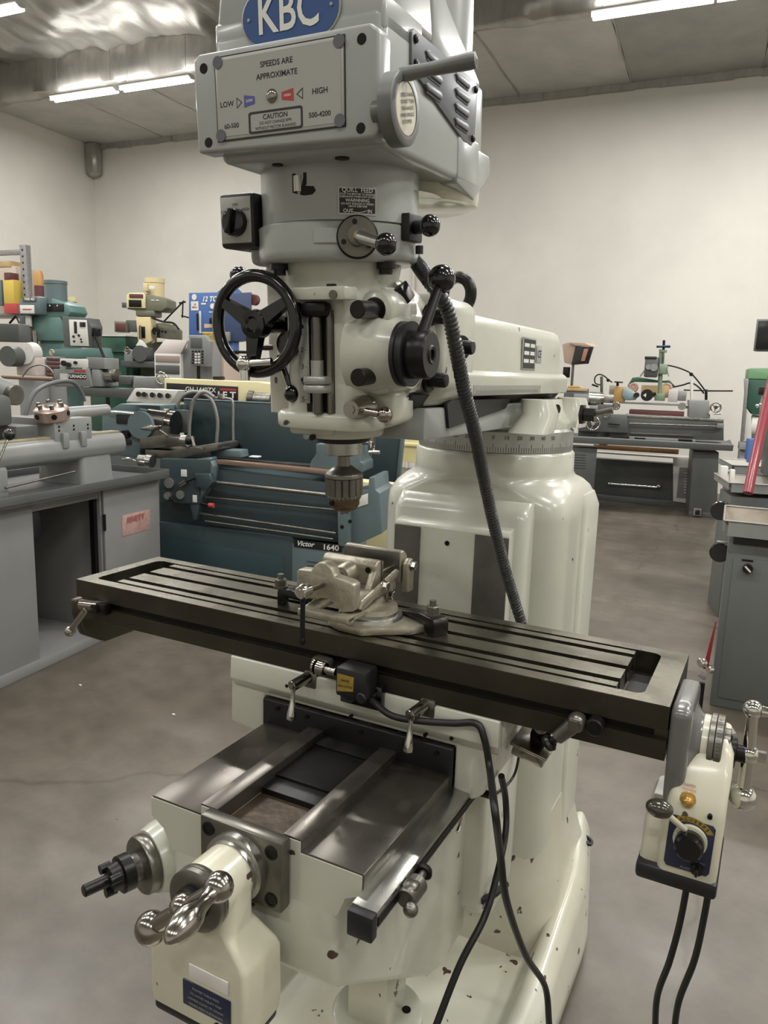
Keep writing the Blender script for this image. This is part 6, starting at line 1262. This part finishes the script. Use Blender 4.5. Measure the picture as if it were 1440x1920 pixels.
# ---- blue press
p = stand(390, 7.6); t = thing('hydraulic_press', p, 'blue hydraulic press marked 12 TON with a yellow warning label', 'press', R(4)); M = WM[t]
FP(t, 'frame_head', PRESS, [(354, 549), (406, 548), (424, 535), (430, 535), (444, 549), (444, 640), (354, 640)], y=0.0, d=0.12, b=0.004)
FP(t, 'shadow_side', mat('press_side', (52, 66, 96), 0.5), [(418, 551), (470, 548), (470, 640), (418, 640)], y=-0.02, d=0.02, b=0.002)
FTX(t, 'tonnage_letters', WINK, '12 TON', 9.5, 397, 561, -0.004, bold=0.03, shear=0.25); FC(t, 'round_sticker', WHITEB, 364, 557, 5.5, -0.003, 0.003); FB(t, 'white_sticker', WHITEB, 358, 565, 372, 582, -0.003, 0.003, 0)
FTX(t, 'sticker_print', RED, '18|MAX', 4, 365, 571, -0.004); FC(t, 'gauge', WHITEB, 398, 574, 5, -0.02, 0.02); FB(t, 'gauge_label', WHITEB, 392, 584, 404, 586, -0.003, 0.003, 0); FB(t, 'small_label', WHITEB, 377, 568, 386, 571, -0.003, 0.003, 0)
FB(t, 'scale_strip', WHITEB, 373, 583, 377, 625, -0.004, 0.004, 0); FX(t, 'ram_guide', OXIDE, 370, 588, 371, 620, 2, -0.02); FB(t, 'valve_block', OXIDE, 392, 596, 403, 607, -0.05, 0.05)
FP(t, 'worn_label', mat('worn_orange', (200, 170, 140), 0.6), [(383, 607), (409, 609), (411, 613), (383, 615)], y=-0.003, d=0.003, b=0)
yl = FB(t, 'warning_label', YELLOW, 379, 622, 413, 640, -0.025, 0.004, 0); FTX(t, 'warning_print', INK, 'DO NOT OPERATE|WITHOUT EYE|PROTECTION', 3.6, 396, 627, -0.0255, yl, 0.02)
FP(t, 'hazard_bar', YELLOW, [(384, 641), (424, 640), (420, 647), (386, 647)], y=-0.03, d=0.02, b=0.001)
for i in range(3): FP(t, 'hazard_stripe', INK, [(386+i*12, 641), (392+i*12, 641), (398+i*12, 647), (392+i*12, 647)], y=-0.032, d=0.002, b=0)
for u in (391, 416): FX(t, 'spring', CHROMED, u, 648, u, 656, 2.4, 0.0)
FB(t, 'bed_channel', OXIDE, 384, 656, 470, 663, -0.02, 0.12); 
for u in (356, 428): 
    g = G(M); x, z = lf(t, u, 640); g.box(x, x+0.06, 0, 0.1, 0, z+0.02, 0.004); obj('frame_leg', g, PRESS, t)
FC(t, 'lifting_hole', WALLM, 427, 545, 5, -0.002, 0.003); FB(t, 'side_tool', GREYC, 412, 622, 430, 640, -0.05, 0.03); FC(t, 'red_clamp', MAROON, 474, 562, 10, 0.02, 0.05)

# ---- far right: dark grey lathe
t = thing('engine_lathe', (at(1290, 968, Z=0).x, at(1290, 968, Z=0).y, 0), 'dark grey lathe on two pedestals at the right, in front of the back wall', 'lathe', R(12)); M = WM[t]
FP(t, 'right_pedestal', GREYD, [(1300, 846), (1348, 848), (1344, 972), (1291, 968)], y=0.0, d=0.4, b=0.006); g = G(M); x0, _ = lf(t, 1291, 968); x1, _ = lf(t, 1344, 972); g.box(x0, x1, -0.003, 0.4, 0, 0.06, 0.004); obj('pedestal_foot', g, GREYD, t)
FB(t, 'socket_box', GALV, 1301, 953, 1314, 968, -0.03, 0.03); FB(t, 'socket_face', BLACKM, 1304, 956, 1312, 966, -0.034, 0.01)
FB(t, 'left_pedestal', GREYD, 1062, 838, 1110, 960, 0.0, 0.4, z0=0.0)
for i in range(6): FB(t, 'vent_slat', SLOT, 1076, 852+i*5, 1098, 854+i*5, -0.004, 0.006, 0.001)
FP(t, 'chip_pan', GREYD, [(1066, 818), (1376, 834), (1374, 846), (1066, 830)], y=-0.12, d=0.65, b=0.006); FP(t, 'pan_lip', GREYL, [(1068, 817), (1375, 833), (1376, 836), (1068, 820)], y=-0.125, d=0.01, b=0.001)
FP(t, 'pan_back', GREYL, [(1340, 834), (1369, 824), (1374, 836), (1342, 838)], y=0.5, d=0.01, b=0.001)
FP(t, 'bed', GREYD, [(1084, 778), (1357, 786), (1357, 826), (1084, 818)], y=0.0, d=0.25, b=0.004); FP(t, 'bed_way', STEEL, [(1174, 777), (1356, 786), (1356, 791), (1174, 782)], y=-0.01, d=0.24, b=0.001)
FP(t, 'bed_stripe', STEELD, [(1182, 811), (1300, 816), (1300, 819), (1182, 814)], y=-0.02, d=0.02, b=0.001); FX(t, 'lead_screw', STEELD, 1180, 794, 1350, 800, 1.6, -0.05); FB(t, 'screw_bracket', GREYL, 1345, 794, 1357, 803, -0.06, 0.05); FB(t, 'maker_plate', STEELD, 1318, 808, 1340, 812, -0.004, 0.004, 0)
FB(t, 'headstock', GREYD, 1058, 728, 1100, 780, 0.0, 0.3, 0.01); FB(t, 'headstock_box', GREYL, 1076, 738, 1102, 766, -0.03, 0.05); FX(t, 'chuck', STEEL, 1104, 747, 1126, 749, 13, 0.1); FX(t, 'chuck_ring', CHROMED, 1126, 748, 1132, 748, 11, 0.1)
FB(t, 'quick_toolpost', STEEL, 1132, 741, 1150, 756, 0.05, 0.1); FB(t, 'compound', GREYD, 1118, 758, 1150, 776, 0.0, 0.12); FB(t, 'cross_slide', GREYL, 1106, 760, 1120, 776, -0.02, 0.1)
FP(t, 'carriage', GREYD, [(1098, 776), (1176, 778), (1178, 812), (1084, 808), (1084, 785)], y=-0.08, d=0.12, b=0.006)
FR(t, 'carriage_wheel', CHROME, 1112, 794, 12, 1.5, -0.14); FR(t, 'crossfeed_wheel', CHROMED, 1137, 776, 6.5, 1.6, -0.16); FR(t, 'compound_wheel', CHROMED, 1155, 761, 6, 1.8, -0.1); FX(t, 'handle_bar', STEELD, 1068, 771, 1092, 770, 2, -0.1); FC(t, 'round_knob', CHROME, 1096, 768, 4, -0.12, 0.02)
FX(t, 'apron_lever', OXIDE, 1140, 794, 1162, 796, 1.6, -0.12); FC(t, 'oil_pan_disc', GREYL, 1132, 822, 14, 0.0, 0.02)
FP(t, 'tailstock', GREYL, [(1292, 750), (1330, 751), (1332, 784), (1292, 782)], y=0.0, d=0.2, b=0.006); FX(t, 'tailstock_quill', CHROMED, 1275, 760, 1292, 762, 4.5, 0.08); FC(t, 'tailstock_flange', GALV, 1279, 762, 7, -0.02, 0.03); FR(t, 'tailstock_wheel', CHROMED, 1342, 764, 9, 1.5, 0.0); FX(t, 'wheel_rod', STEEL, 1338, 776, 1352, 776, 1.4, -0.03); FC(t, 'white_knob', WHITEB, 1333, 774, 3.5, -0.05, 0.02)
FB(t, 'under_pan_strip', GREYL, 1180, 818, 1304, 829, -0.05, 0.03); FB(t, 'switch_pair', OXIDE, 1272, 823, 1298, 829, -0.06, 0.02); FB(t, 'name_slot', OXIDE, 1190, 820, 1210, 824, -0.06, 0.02)
FB(t, 'rod_shelf', GREYC, 1326, 731, 1374, 734, 0.38, 0.1); FX(t, 'stock_bar', OXIDE, 1326, 733, 1374, 733, 1.4, 0.38)
RL = t
# ---- pale machine base behind it
p = stand(1200, 9.3); t = thing('pale_machine', p, 'pale grey machine base with dark opening and louvred door behind the right lathe', 'machine base', R(6)); M = WM[t]
FB(t, 'base_left', WHITEB, 1105, 846, 1302, 862, 0.0, 0.3); FB(t, 'brown_panel', WOOD, 1113, 833, 1272, 852, -0.05, 0.03); FB(t, 'opening', GREYD, 1112, 860, 1264, 940, 0.05, 0.2, z0=0.05); FP(t, 'base_door', WHITEB, [(1262, 858), (1302, 862), (1300, 945), (1262, 940)], y=-0.02, d=0.2)
FB(t, 'door_panel', GREYC, 1274, 876, 1302, 936, -0.03, 0.015)
for i in range(8): FB(t, 'louvre', WHITEB, 1282, 886+i*5.3, 1298, 888.5+i*5.3, -0.036, 0.012, 0.001)
FX(t, 'steel_rod', STEEL, 1140, 907, 1234, 914, 2.4, 0.0); FX(t, 'rod_end', CHROMED, 1232, 911, 1238, 912, 5, 0.0); FB(t, 'brown_front', MAROON, 1180, 768, 1282, 784, 0.0, 0.2) 
g = G(M); x0, z1 = lf(t, 1105, 940); x1, _ = lf(t, 1302, 940); g.box(x0, x1, 0, 0.3, 0, 0.07, 0.004); obj('plinth', g, GREYD, t)
# ---- things on it
def soft(name, m_, r_, y, d, lb, ct, **k):
    global t
    o_ = thing(name, WM[t] @ Vector((lf(t, r_[0], r_[3], y)[0], y, lf(t, r_[0], r_[3], y)[1])), lb, ct, R(6)); FB(o_, name+'_body', m_, *r_, 0.0, d, 0.006); return o_
tb = t
FB(tb, 'bench_top', GREYC, 1100, 754, 1300, 760, -0.02, 0.4)
OR = mat('orange_box', (180, 144, 86), 0.6)
soft('orange_box', OR, (1152, 725, 1170, 754), 0.0, 0.15, 'orange box left of the blue bag on the far right bench', 'box'); t = tb
soft('pale_crate', mat('pale_crate', (170, 160, 146), 0.6), (1143, 722, 1156, 740), 0.15, 0.12, 'pale crate behind the orange box on the far bench', 'crate'); t = tb
c1 = soft('cardboard_box', CARD, (1203, 722, 1252, 746), 0.10, 0.2, 'cardboard box between wheels of the green press stand', 'box'); t = tb
soft('clear_bin', mat('clear_bin', (188, 182, 180), 0.3), (1254, 730, 1270, 754), -0.03, 0.12, 'clear plastic bin right of the green press foot', 'bin'); t = tb
soft('grey_bin', GALV, (1272, 733, 1286, 752), -0.03, 0.12, 'grey bin beside the clear plastic bin', 'bin'); t = tb
bag = thing('blue_bag', WM[t] @ Vector((lf(t, 1184, 752, -0.04)[0], -0.04, lf(t, 1184, 752, -0.04)[1])), 'crumpled pale blue bag next to the orange box', 'bag', R(6))
FP(bag, 'bag_body', mat('bag_blue', (138, 156, 158), 0.35, bump=0.4, bscale=20), [(1168, 727), (1180, 728), (1193, 738), (1193, 750), (1172, 751), (1166, 742)], y=0.0, d=0.12, b=0.02); FC(bag, 'bag_mouth', BLACKM, 1193, 741, 5, -0.03, 0.1)
vs_ = thing('black_vise', WM[t] @ Vector((lf(t, 1212, 752, -0.05)[0], -0.05, lf(t, 1212, 752, -0.05)[1])), 'black round machine with a white arrow on the far bench', 'machine', R(6))
FC(vs_, 'drum', BLACK, 1213, 741, 11, 0.0, 0.15); FP(vs_, 'arrow_sticker', WINK, [(1206, 741), (1212, 737), (1211, 745)], y=-0.004, d=0.003, b=0); FX(vs_, 'nozzle', OXIDE, 1222, 740, 1230, 738, 3, 0.05)
pr_ = thing('bench_drill', WM[t] @ Vector((lf(t, 1237, 754, 0.05)[0], 0.05, lf(t, 1237, 754, 0.05)[1])), 'small green column drill with a blue hand wheel on top, on the far right bench', 'drill', R(6)); t = pr_
PG = mat('drill_green', (122, 140, 118), 0.45)
FB(t, 'foot', PG, 1228, 738, 1246, 752, 0.0, 0.15); FX(t, 'column', PG, 1237, 740, 1240, 655, 4, 0.06); FX(t, 'screw', STEELD, 1243, 682, 1244, 660, 2, 0.03); FB(t, 'top_collar', PG, 1238, 656, 1250, 661, 0.02, 0.08); FX(t, 'top_shaft', OXIDE, 1244, 656, 1245, 638, 2.4, 0.05)
FX(t, 'hand_wheel', PRESS, 1245, 648, 1245, 650, 10, 0.05); FX(t, 'wheel_bar', OXIDE, 1231, 650, 1257, 650, 2, 0.05); FB(t, 'sleeve', PG, 1236, 682, 1251, 702, -0.02, 0.12, 0.015); FB(t, 'motor', GREYD, 1210, 669, 1232, 708, -0.03, 0.12, 0.02); FC(t, 'motor_face', GREYL, 1226, 689, 7, -0.06, 0.04); FC(t, 'motor_face', GREYL, 1216, 688, 5, -0.06, 0.04); FB(t, 'motor_cap', BLACKM, 1209, 668, 1231, 674, -0.035, 0.13, 0.006)
FT(t, 'cable', OXIDE, [(1248, 684), (1270, 689), (1292, 698), (1305, 710), (1322, 732)], 1.4, 0.0); FX(t, 'lever', PG, 1250, 690, 1254, 706, 1, -0.02); FX(t, 'lever', PG, 1208, 695, 1200, 706, 1.4, -0.02); t = tb
ct = thing('wheeled_stand', WM[t] @ Vector((lf(t, 1230, 754, 0.22)[0], 0.22, lf(t, 1230, 754, 0.22)[1])), 'green canopy over two round wheels behind the small column drill', 'stand', R(6)); t = ct
FP(t, 'canopy', GREEN, [(1176, 724), (1186, 708), (1196, 707), (1240, 714), (1255, 713), (1268, 726), (1262, 727), (1252, 718), (1188, 716), (1182, 726)], y=0.0, d=0.12)
for u in (1187, 1251): FR(t, 'wheel', mat('pink_wheel', (186, 150, 132), 0.6), u, 727, 7, 2.4, -0.02)
t = tb
lm = thing('gooseneck_lamp', WM[t] @ Vector((lf(t, 1126, 752, 0.0)[0], 0.0, lf(t, 1126, 752)[1])), 'thin gooseneck with clamp post above the right lathe chuck', 'lamp', R(6)); t = lm
FX(t, 'post', STEELD, 1128, 750, 1128, 706, 2.6, 0.0); FT(t, 'gooseneck', OXIDE, [(1126, 722), (1116, 718), (1116, 707), (1124, 702), (1134, 706), (1142, 714)], 1.2, 0.0); FC(t, 'clamp', OXIDE, 1140, 713, 3, -0.02, 0.04); FX(t, 'clamp_bar', OXIDE, 1142, 713, 1148, 717, 1.2, 0.0); FX(t, 'small_lever', OXIDE, 1110, 721, 1122, 725, 1.8, 0.0)
t = tb
lm = thing('dial_stand', WM[t] @ Vector((lf(t, 1290, 752, 0.0)[0], 0.0, lf(t, 1290, 752)[1])), 'pale post with arched black straps right of the column drill', 'stand', R(6)); t = lm
FX(t, 'post', WHITEB, 1297, 750, 1297, 712, 3, 0.0); FT(t, 'arched_strap', OXIDE, [(1262, 726), (1280, 722), (1296, 718), (1310, 726), (1320, 738)], 1.5, 0.0); FB(t, 'cross_bar', OXIDE, 1282, 730, 1324, 734, 0.0, 0.05); FC(t, 'joint', OXIDE, 1296, 702, 3.5, -0.02, 0.04); FX(t, 'end_post', OXIDE, 1324, 730, 1324, 750, 2.5, 0.0)
t = tb
tl = thing('tee_handle', WM[t] @ Vector((lf(t, 1159, 725, 0.0)[0], 0.0, lf(t, 1159, 725)[1])), 'small dark tee handle standing on the pale crate', 'handle', R(6)); t = tl; FX(t, 'bar', OXIDE, 1152, 716, 1168, 717, 1.3, 0.0); FX(t, 'stem', OXIDE, 1158, 717, 1158, 724, 2.4, 0.0)
# ---- readout on post, parts on paper
p = tuple(WM[RL] @ Vector((lf(RL, 1076, 728, 0.24)[0], 0.24, lf(RL, 1080, 728, 0.0)[1]))); t = thing('readout_box', p, 'beige digital readout box tilted on a steel post right of the ram', 'readout', R(-30)); M = WM[t]
FP(t, 'case_side', SALMON, [(1054, 646), (1064, 642), (1080, 645), (1079, 649), (1071, 684), (1058, 680)], y=0.0, d=0.12, b=0.004)
fs_ = FP(t, 'front', GLASSD, [(1079, 649), (1107, 650), (1097, 682), (1071, 684)], y=-0.05, d=0.06, b=0.004); FP(t, 'top', SALMON, [(1064, 642), (1096, 643), (1108, 649), (1079, 648)], y=-0.05, d=0.15, b=0.002); FP(t, 'keypad', mat('keypad_salmon', (170, 120, 104), 0.5), [(1095, 654), (1103, 654), (1096, 677), (1089, 677)], y=-0.056, d=0.006, b=0.001, par=fs_)
g = G(M); x, z = lf(t, 1075, 684, 0.0); g.cyl((x, 0.0, 0.004), (x, 0.0, z), 0.014); g.cyl((x-0.04, 0.03, z-0.25), (x-0.04, 0.03, z+0.02), 0.01); obj('post', g, STEELD, t); FB(t, 'joint', OXIDE, 1056, 688, 1064, 708, 0.05, 0.04)
zh = lf(RL, 1080, 728, 0.0)[1]; xa_, _ = lf(RL, 1060, 728); xb_, _ = lf(RL, 1102, 728)
pz = WM[RL] @ Vector(((xa_+xb_)/2, 0.15, zh)); hw_ = (xb_-xa_)/2
t = thing('paper_sheet', pz, 'tan sheet of paper lying on the headstock of the right lathe, by the ram', 'paper', R(12)); M = WM[t]
g = G(M); g.box(-hw_, hw_, -0.16, 0.02, 0.0, 0.004, 0.001); g.box(-hw_, hw_, -0.165, -0.16, -0.03, 0.004, 0.001); obj('sheet', g, CARD, t)
for i, dy in enumerate((-0.08, -0.02)):
    bl = thing('brass_rod', M @ Vector((-0.03, dy, 0.004)), ['front one of two short brass rods on the tan paper', 'rear one of two short brass rods on the tan paper'][i], 'rod', R(12)); g = G(WM[bl]); g.cyl((-0.07, 0, 0.011), (0.07, 0, 0.011), 0.011, n=14); obj('rod_body', g, BRASS, bl)

# ---- right hand row of cabinets with pans
t = thing('lathe_cabinet', (0.492, 2.618, 0), 'nearest grey steel cabinet with a dusty chip pan at the right edge', 'cabinet', R(3)); M = WM[t]
xr = 1.2; zt = lf(t, 1357, 1003)[1]
g = G(M); g.box(0, xr, 0, 0.45, 0.0, zt-0.03, 0.006); obj('cabinet_body', g, mat('slate_cabinet', (96, 99, 97), 0.42, var=0.05, vscale=4), t)
g = G(M); g.box(0.03, 0.44, -0.006, 0.0, 0.05, zt-0.10, 0.003); obj('door_panel', g, MATS['slate_cabinet'], t); g = G(M); g.box(0.46, xr, -0.006, 0.0, 0.05, zt-0.10, 0.003); obj('door_panel', g, MATS['slate_cabinet'], t)
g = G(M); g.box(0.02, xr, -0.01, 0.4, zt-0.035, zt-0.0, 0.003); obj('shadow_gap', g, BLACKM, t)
FC(t, 'selector_switch', BLACK, 1402, 1067, 9, -0.03, 0.025); FX(t, 'switch_pointer', WHITEB, 1397, 1062, 1407, 1073, 1.8, -0.032); FB(t, 'switch_plate', OXIDE, 1391, 1048, 1412, 1054, -0.009, 0.004, 0.001)
x0, z0 = lf(t, 1360, 992, -0.04)
def pan(t, x0, x1, y0, y1, z0, h, m_):
    M = WM[t]; e = 0.05; g = G(M)
    g.add([(x0, y0, z0+h), (x1, y0, z0+h), (x1, y1, z0+h), (x0, y1, z0+h), (x0+e, y0+e, z0), (x1-e, y0+e, z0), (x1-e, y1-e, z0), (x0+e, y1-e, z0)], [(4, 5, 6, 7), (0, 1, 5, 4), (1, 2, 6, 5), (2, 3, 7, 6), (3, 0, 4, 7)])
    o_ = obj('chip_pan', g, m_, t, 20, flat=True)
    g = G(M)
    for a, b in (((x0, y0), (x1, y0)), ((x1, y0), (x1, y1)), ((x1, y1), (x0, y1)), ((x0, y1), (x0, y0))): g.tube([(a[0], a[1], z0+h), (b[0], b[1], z0+h)], 0.005, 6)
    obj('pan_rim', g, GALV, o_)
    g = G(M); g.box(x0+e*0.4, x1-e*0.4, y0, y0+0.004, z0, z0+h); g.box(x0, x0+0.004, y0, y1, z0+h*0.3, z0+h); obj('pan_wall', g, GREYL, o_)
_, zr = lf(t, 1362, 976, -0.05); pan(t, x0-0.01, xr, -0.05, 0.42, zr-0.07, 0.07, DIRTY)
# black half-round pull on the aisle side
c = at(1349, 1037, Y=2.78); g = G(); g.cyl((c.x, c.y, c.z), (c.x, c.y+0.04, c.z), 0.046, n=32, b=0.004); obj('side_pull', g, BLACK, t)
g = G(); g.box(c.x-0.02, c.x+0.05, c.y+0.005, c.y+0.03, c.z+0.046, c.z+0.056, 0.003); obj('pull_bracket', g, GALV, t)
# second and third pans further back
for j, (u, v, lb, wd) in enumerate(((1366, 905, 'second grey cabinet with a pale pan behind the nearest one at right', 0.6), (1372, 872, 'third pan cabinet at right beside the blue box', 0.5))):
    z_ = (0.90, 0.93)[j]; a = at(u, v, Z=z_); t = thing('lathe_cabinet', (a.x, a.y, 0), lb, 'cabinet', R(14)); M = WM[t]
    g = G(M); g.box(0.03, 1.1, 0.03, 0.4, 0, z_-0.09, 0.005); obj('cabinet_body', g, MATS['slate_cabinet'], t); pan(t, 0, 1.15, 0, 0.5, z_-0.06, 0.06, mat('pale_pan', (176, 172, 162), 0.5, var=0.1, vscale=6))
    if j == 0:
        c = at(1351, 958, Y=3.8); g = G(); g.cyl((c.x, c.y, c.z), (c.x, c.y+0.05, c.z), 0.058, n=32, b=0.004); obj('side_pull', g, BLACK, t)
        g = G(M); g.box(0.0, 0.045, 0.28, 0.33, z_-0.03, z_+0.075, 0.006); obj('pale_stop', g, WHITEB, t); g = G(M); g.box(0.06, 0.09, 0.28, 0.32, z_-0.03, z_+0.055, 0.006); obj('pale_stop', g, WHITEB, t)
# blue box, white bin, tools
a = at(1408, 858, Z=0.95); t = thing('blue_box', (a.x, a.y, 0.90), 'blue plastic box standing in the third pan behind the red tube', 'box', R(14)); FB(t, 'box_body', PRESS, 1405, 823, 1425, 871, 0.0, 0.10)
a = at(1398, 790, Z=1.1); p = (a.x, a.y, 0)
p = stand(1415, 7.0); t = thing('surface_grinder', p, 'green and white grinder with sloped hopper at the right edge', 'grinder', R(6)); M = WM[t]
FP(t, 'top_cover', GREENL, [(1404, 692), (1407, 690), (1470, 690), (1470, 712), (1402, 710)], y=0.0, d=0.4, b=0.006); FP(t, 'body', GREEN, [(1402, 710), (1470, 712), (1470, 778), (1412, 778), (1400, 762)], y=0.01, d=0.4, b=0.004)
FP(t, 'front_post', GALV, [(1395, 710), (1404, 710), (1402, 735), (1394, 828), (1388, 828), (1396, 735)], y=-0.04, d=0.05, b=0.002); FP(t, 'chute', WHITEB, [(1400, 766), (1409, 778), (1409, 826), (1395, 826)], y=0.0, d=0.3, b=0.003); FX(t, 'drum', WHITEB, 1407, 798, 1432, 800, 20, 0.1); FB(t, 'ledge', GREYL, 1387, 829, 1403, 844, -0.05, 0.2)
FB(t, 'base', GREYD, 1407, 815, 1470, 860, 0.02, 0.4, z0=0.0); FB(t, 'left_foot', GREYC, 1388, 844, 1404, 850, 0.0, 0.3, z0=0.0)
p = stand(1440, 4.4); t = thing('monitor', p, 'black readout screen cut by the right edge against the wall', 'monitor', R(-8)); FB(t, 'frame', GREYC, 1419, 598, 1500, 659, 0.02, 0.08); FB(t, 'screen', GLASSD, 1422, 601, 1500, 656, 0.0, 0.03); FX(t, 'pole', GREYD, 1470, 650, 1470, 760, 4, 0.05)
g = G(WM[t]); x, z = lf(t, 1470, 760, 0.05); g.cyl((x, 0.05, 0), (x, 0.05, z), 0.015); obj('pole_base', g, GREYD, t)
p = stand(1425, 5.0); t = thing('tool_slide', p, 'grey machine slide with bright knobs and a black ball at the right edge', 'machine slide', R(8)); M = WM[t]
FP(t, 'slide', GREYL, [(1432, 742), (1446, 742), (1446, 790), (1426, 790), (1428, 755)], y=0.0, d=0.1, b=0.008); FB(t, 'bracket', BLACKM, 1424, 725, 1470, 742, 0.0, 0.1); FS(t, 'bright_knob', CHROME, 1420, 761, 4, -0.02); FS(t, 'bright_knob', CHROME, 1426, 759, 4, -0.02); FS(t, 'ball_knob', BLACK, 1427, 791, 6, -0.03); FX(t, 'knob_stem', CHROMED, 1427, 778, 1427, 787, 2, -0.03)
g = G(M); x, z = lf(t, 1460, 790); g.box(x-0.05, x+0.1, 0.0, 0.2, 0.92, z, 0.01); obj('pedestal', g, GREYD, t)
# red tube leaning across, with its bright foot
ra = at(1402, 925, Y=3.35); rb = at(1450, 700, Y=3.7)
ra2 = at(1330, 1240, Y=2.56)
g = G(); g.cyl(ra, rb, 0.026, n=20); solo('red_bar', g, REDP, ra, 'thick dark red round bar leaning up at the right edge', 'bar')
t = thing('jack_handle', (ra2.x, ra2.y, 0), 'red flat lever with two bright rollers and a steel toe beside the nearest right cabinet', 'lever', R(14))
g = G(); q0 = at(1344, 1160, Y=2.60); q1 = at(1321, 1258, Y=2.52); g.prism([(q0.x-0.003, q0.z), (q0.x+0.003, q0.z), (q1.x+0.013, q1.z), (q1.x-0.010, q1.z)], 'y', 2.545, 2.56, b=0.002); obj('lever_blade', g, REDP, t)
g = G(); c = at(1311, 1243, Y=2.52); g.lathe([(0.018, 0), (0.022, 0.004), (0.022, 0.012), (0.016, 0.014), (0.022, 0.018), (0.022, 0.028), (0.018, 0.032)], c, (0.7, 0.6, 0), 24); obj('roller', g, CHROME, t)
g = G(); c = at(1327, 1255, Y=2.53); g.lathe([(0.016, 0), (0.02, 0.004), (0.02, 0.02), (0.016, 0.024)], c, (0.7, 0.6, 0), 24); obj('roller', g, CHROME, t)
g = G(); c = at(1317, 1268, Y=2.5); g.box(c.x-0.018, c.x+0.018, c.y-0.002, c.y+0.02, c.z-0.012, c.z+0.012, 0.002, rot=Matrix.Rotation(R(25), 3, 'Y')); obj('toe', g, GALV, t)
g = G(); c = at(1317, 1280, Y=2.54); g.cyl((c.x, c.y, 0), (c.x, c.y, c.z), 0.012); obj('prop', g, OXIDE, t)
# small litter on the floor
for u, v in ((150, 1285), (325, 1340)):
    a = at(u, v, Z=0); g = G(); g.box(a.x-0.006, a.x+0.008, a.y-0.003, a.y+0.004, 0.0, 0.004, 0.001); solo('paper_scrap', g, WINK, (a.x, a.y, 0), ['tiny white scrap on the floor near the turret lathe cabinet', 'tiny white scrap on the floor left of the saddle'][u > 200], 'scrap')
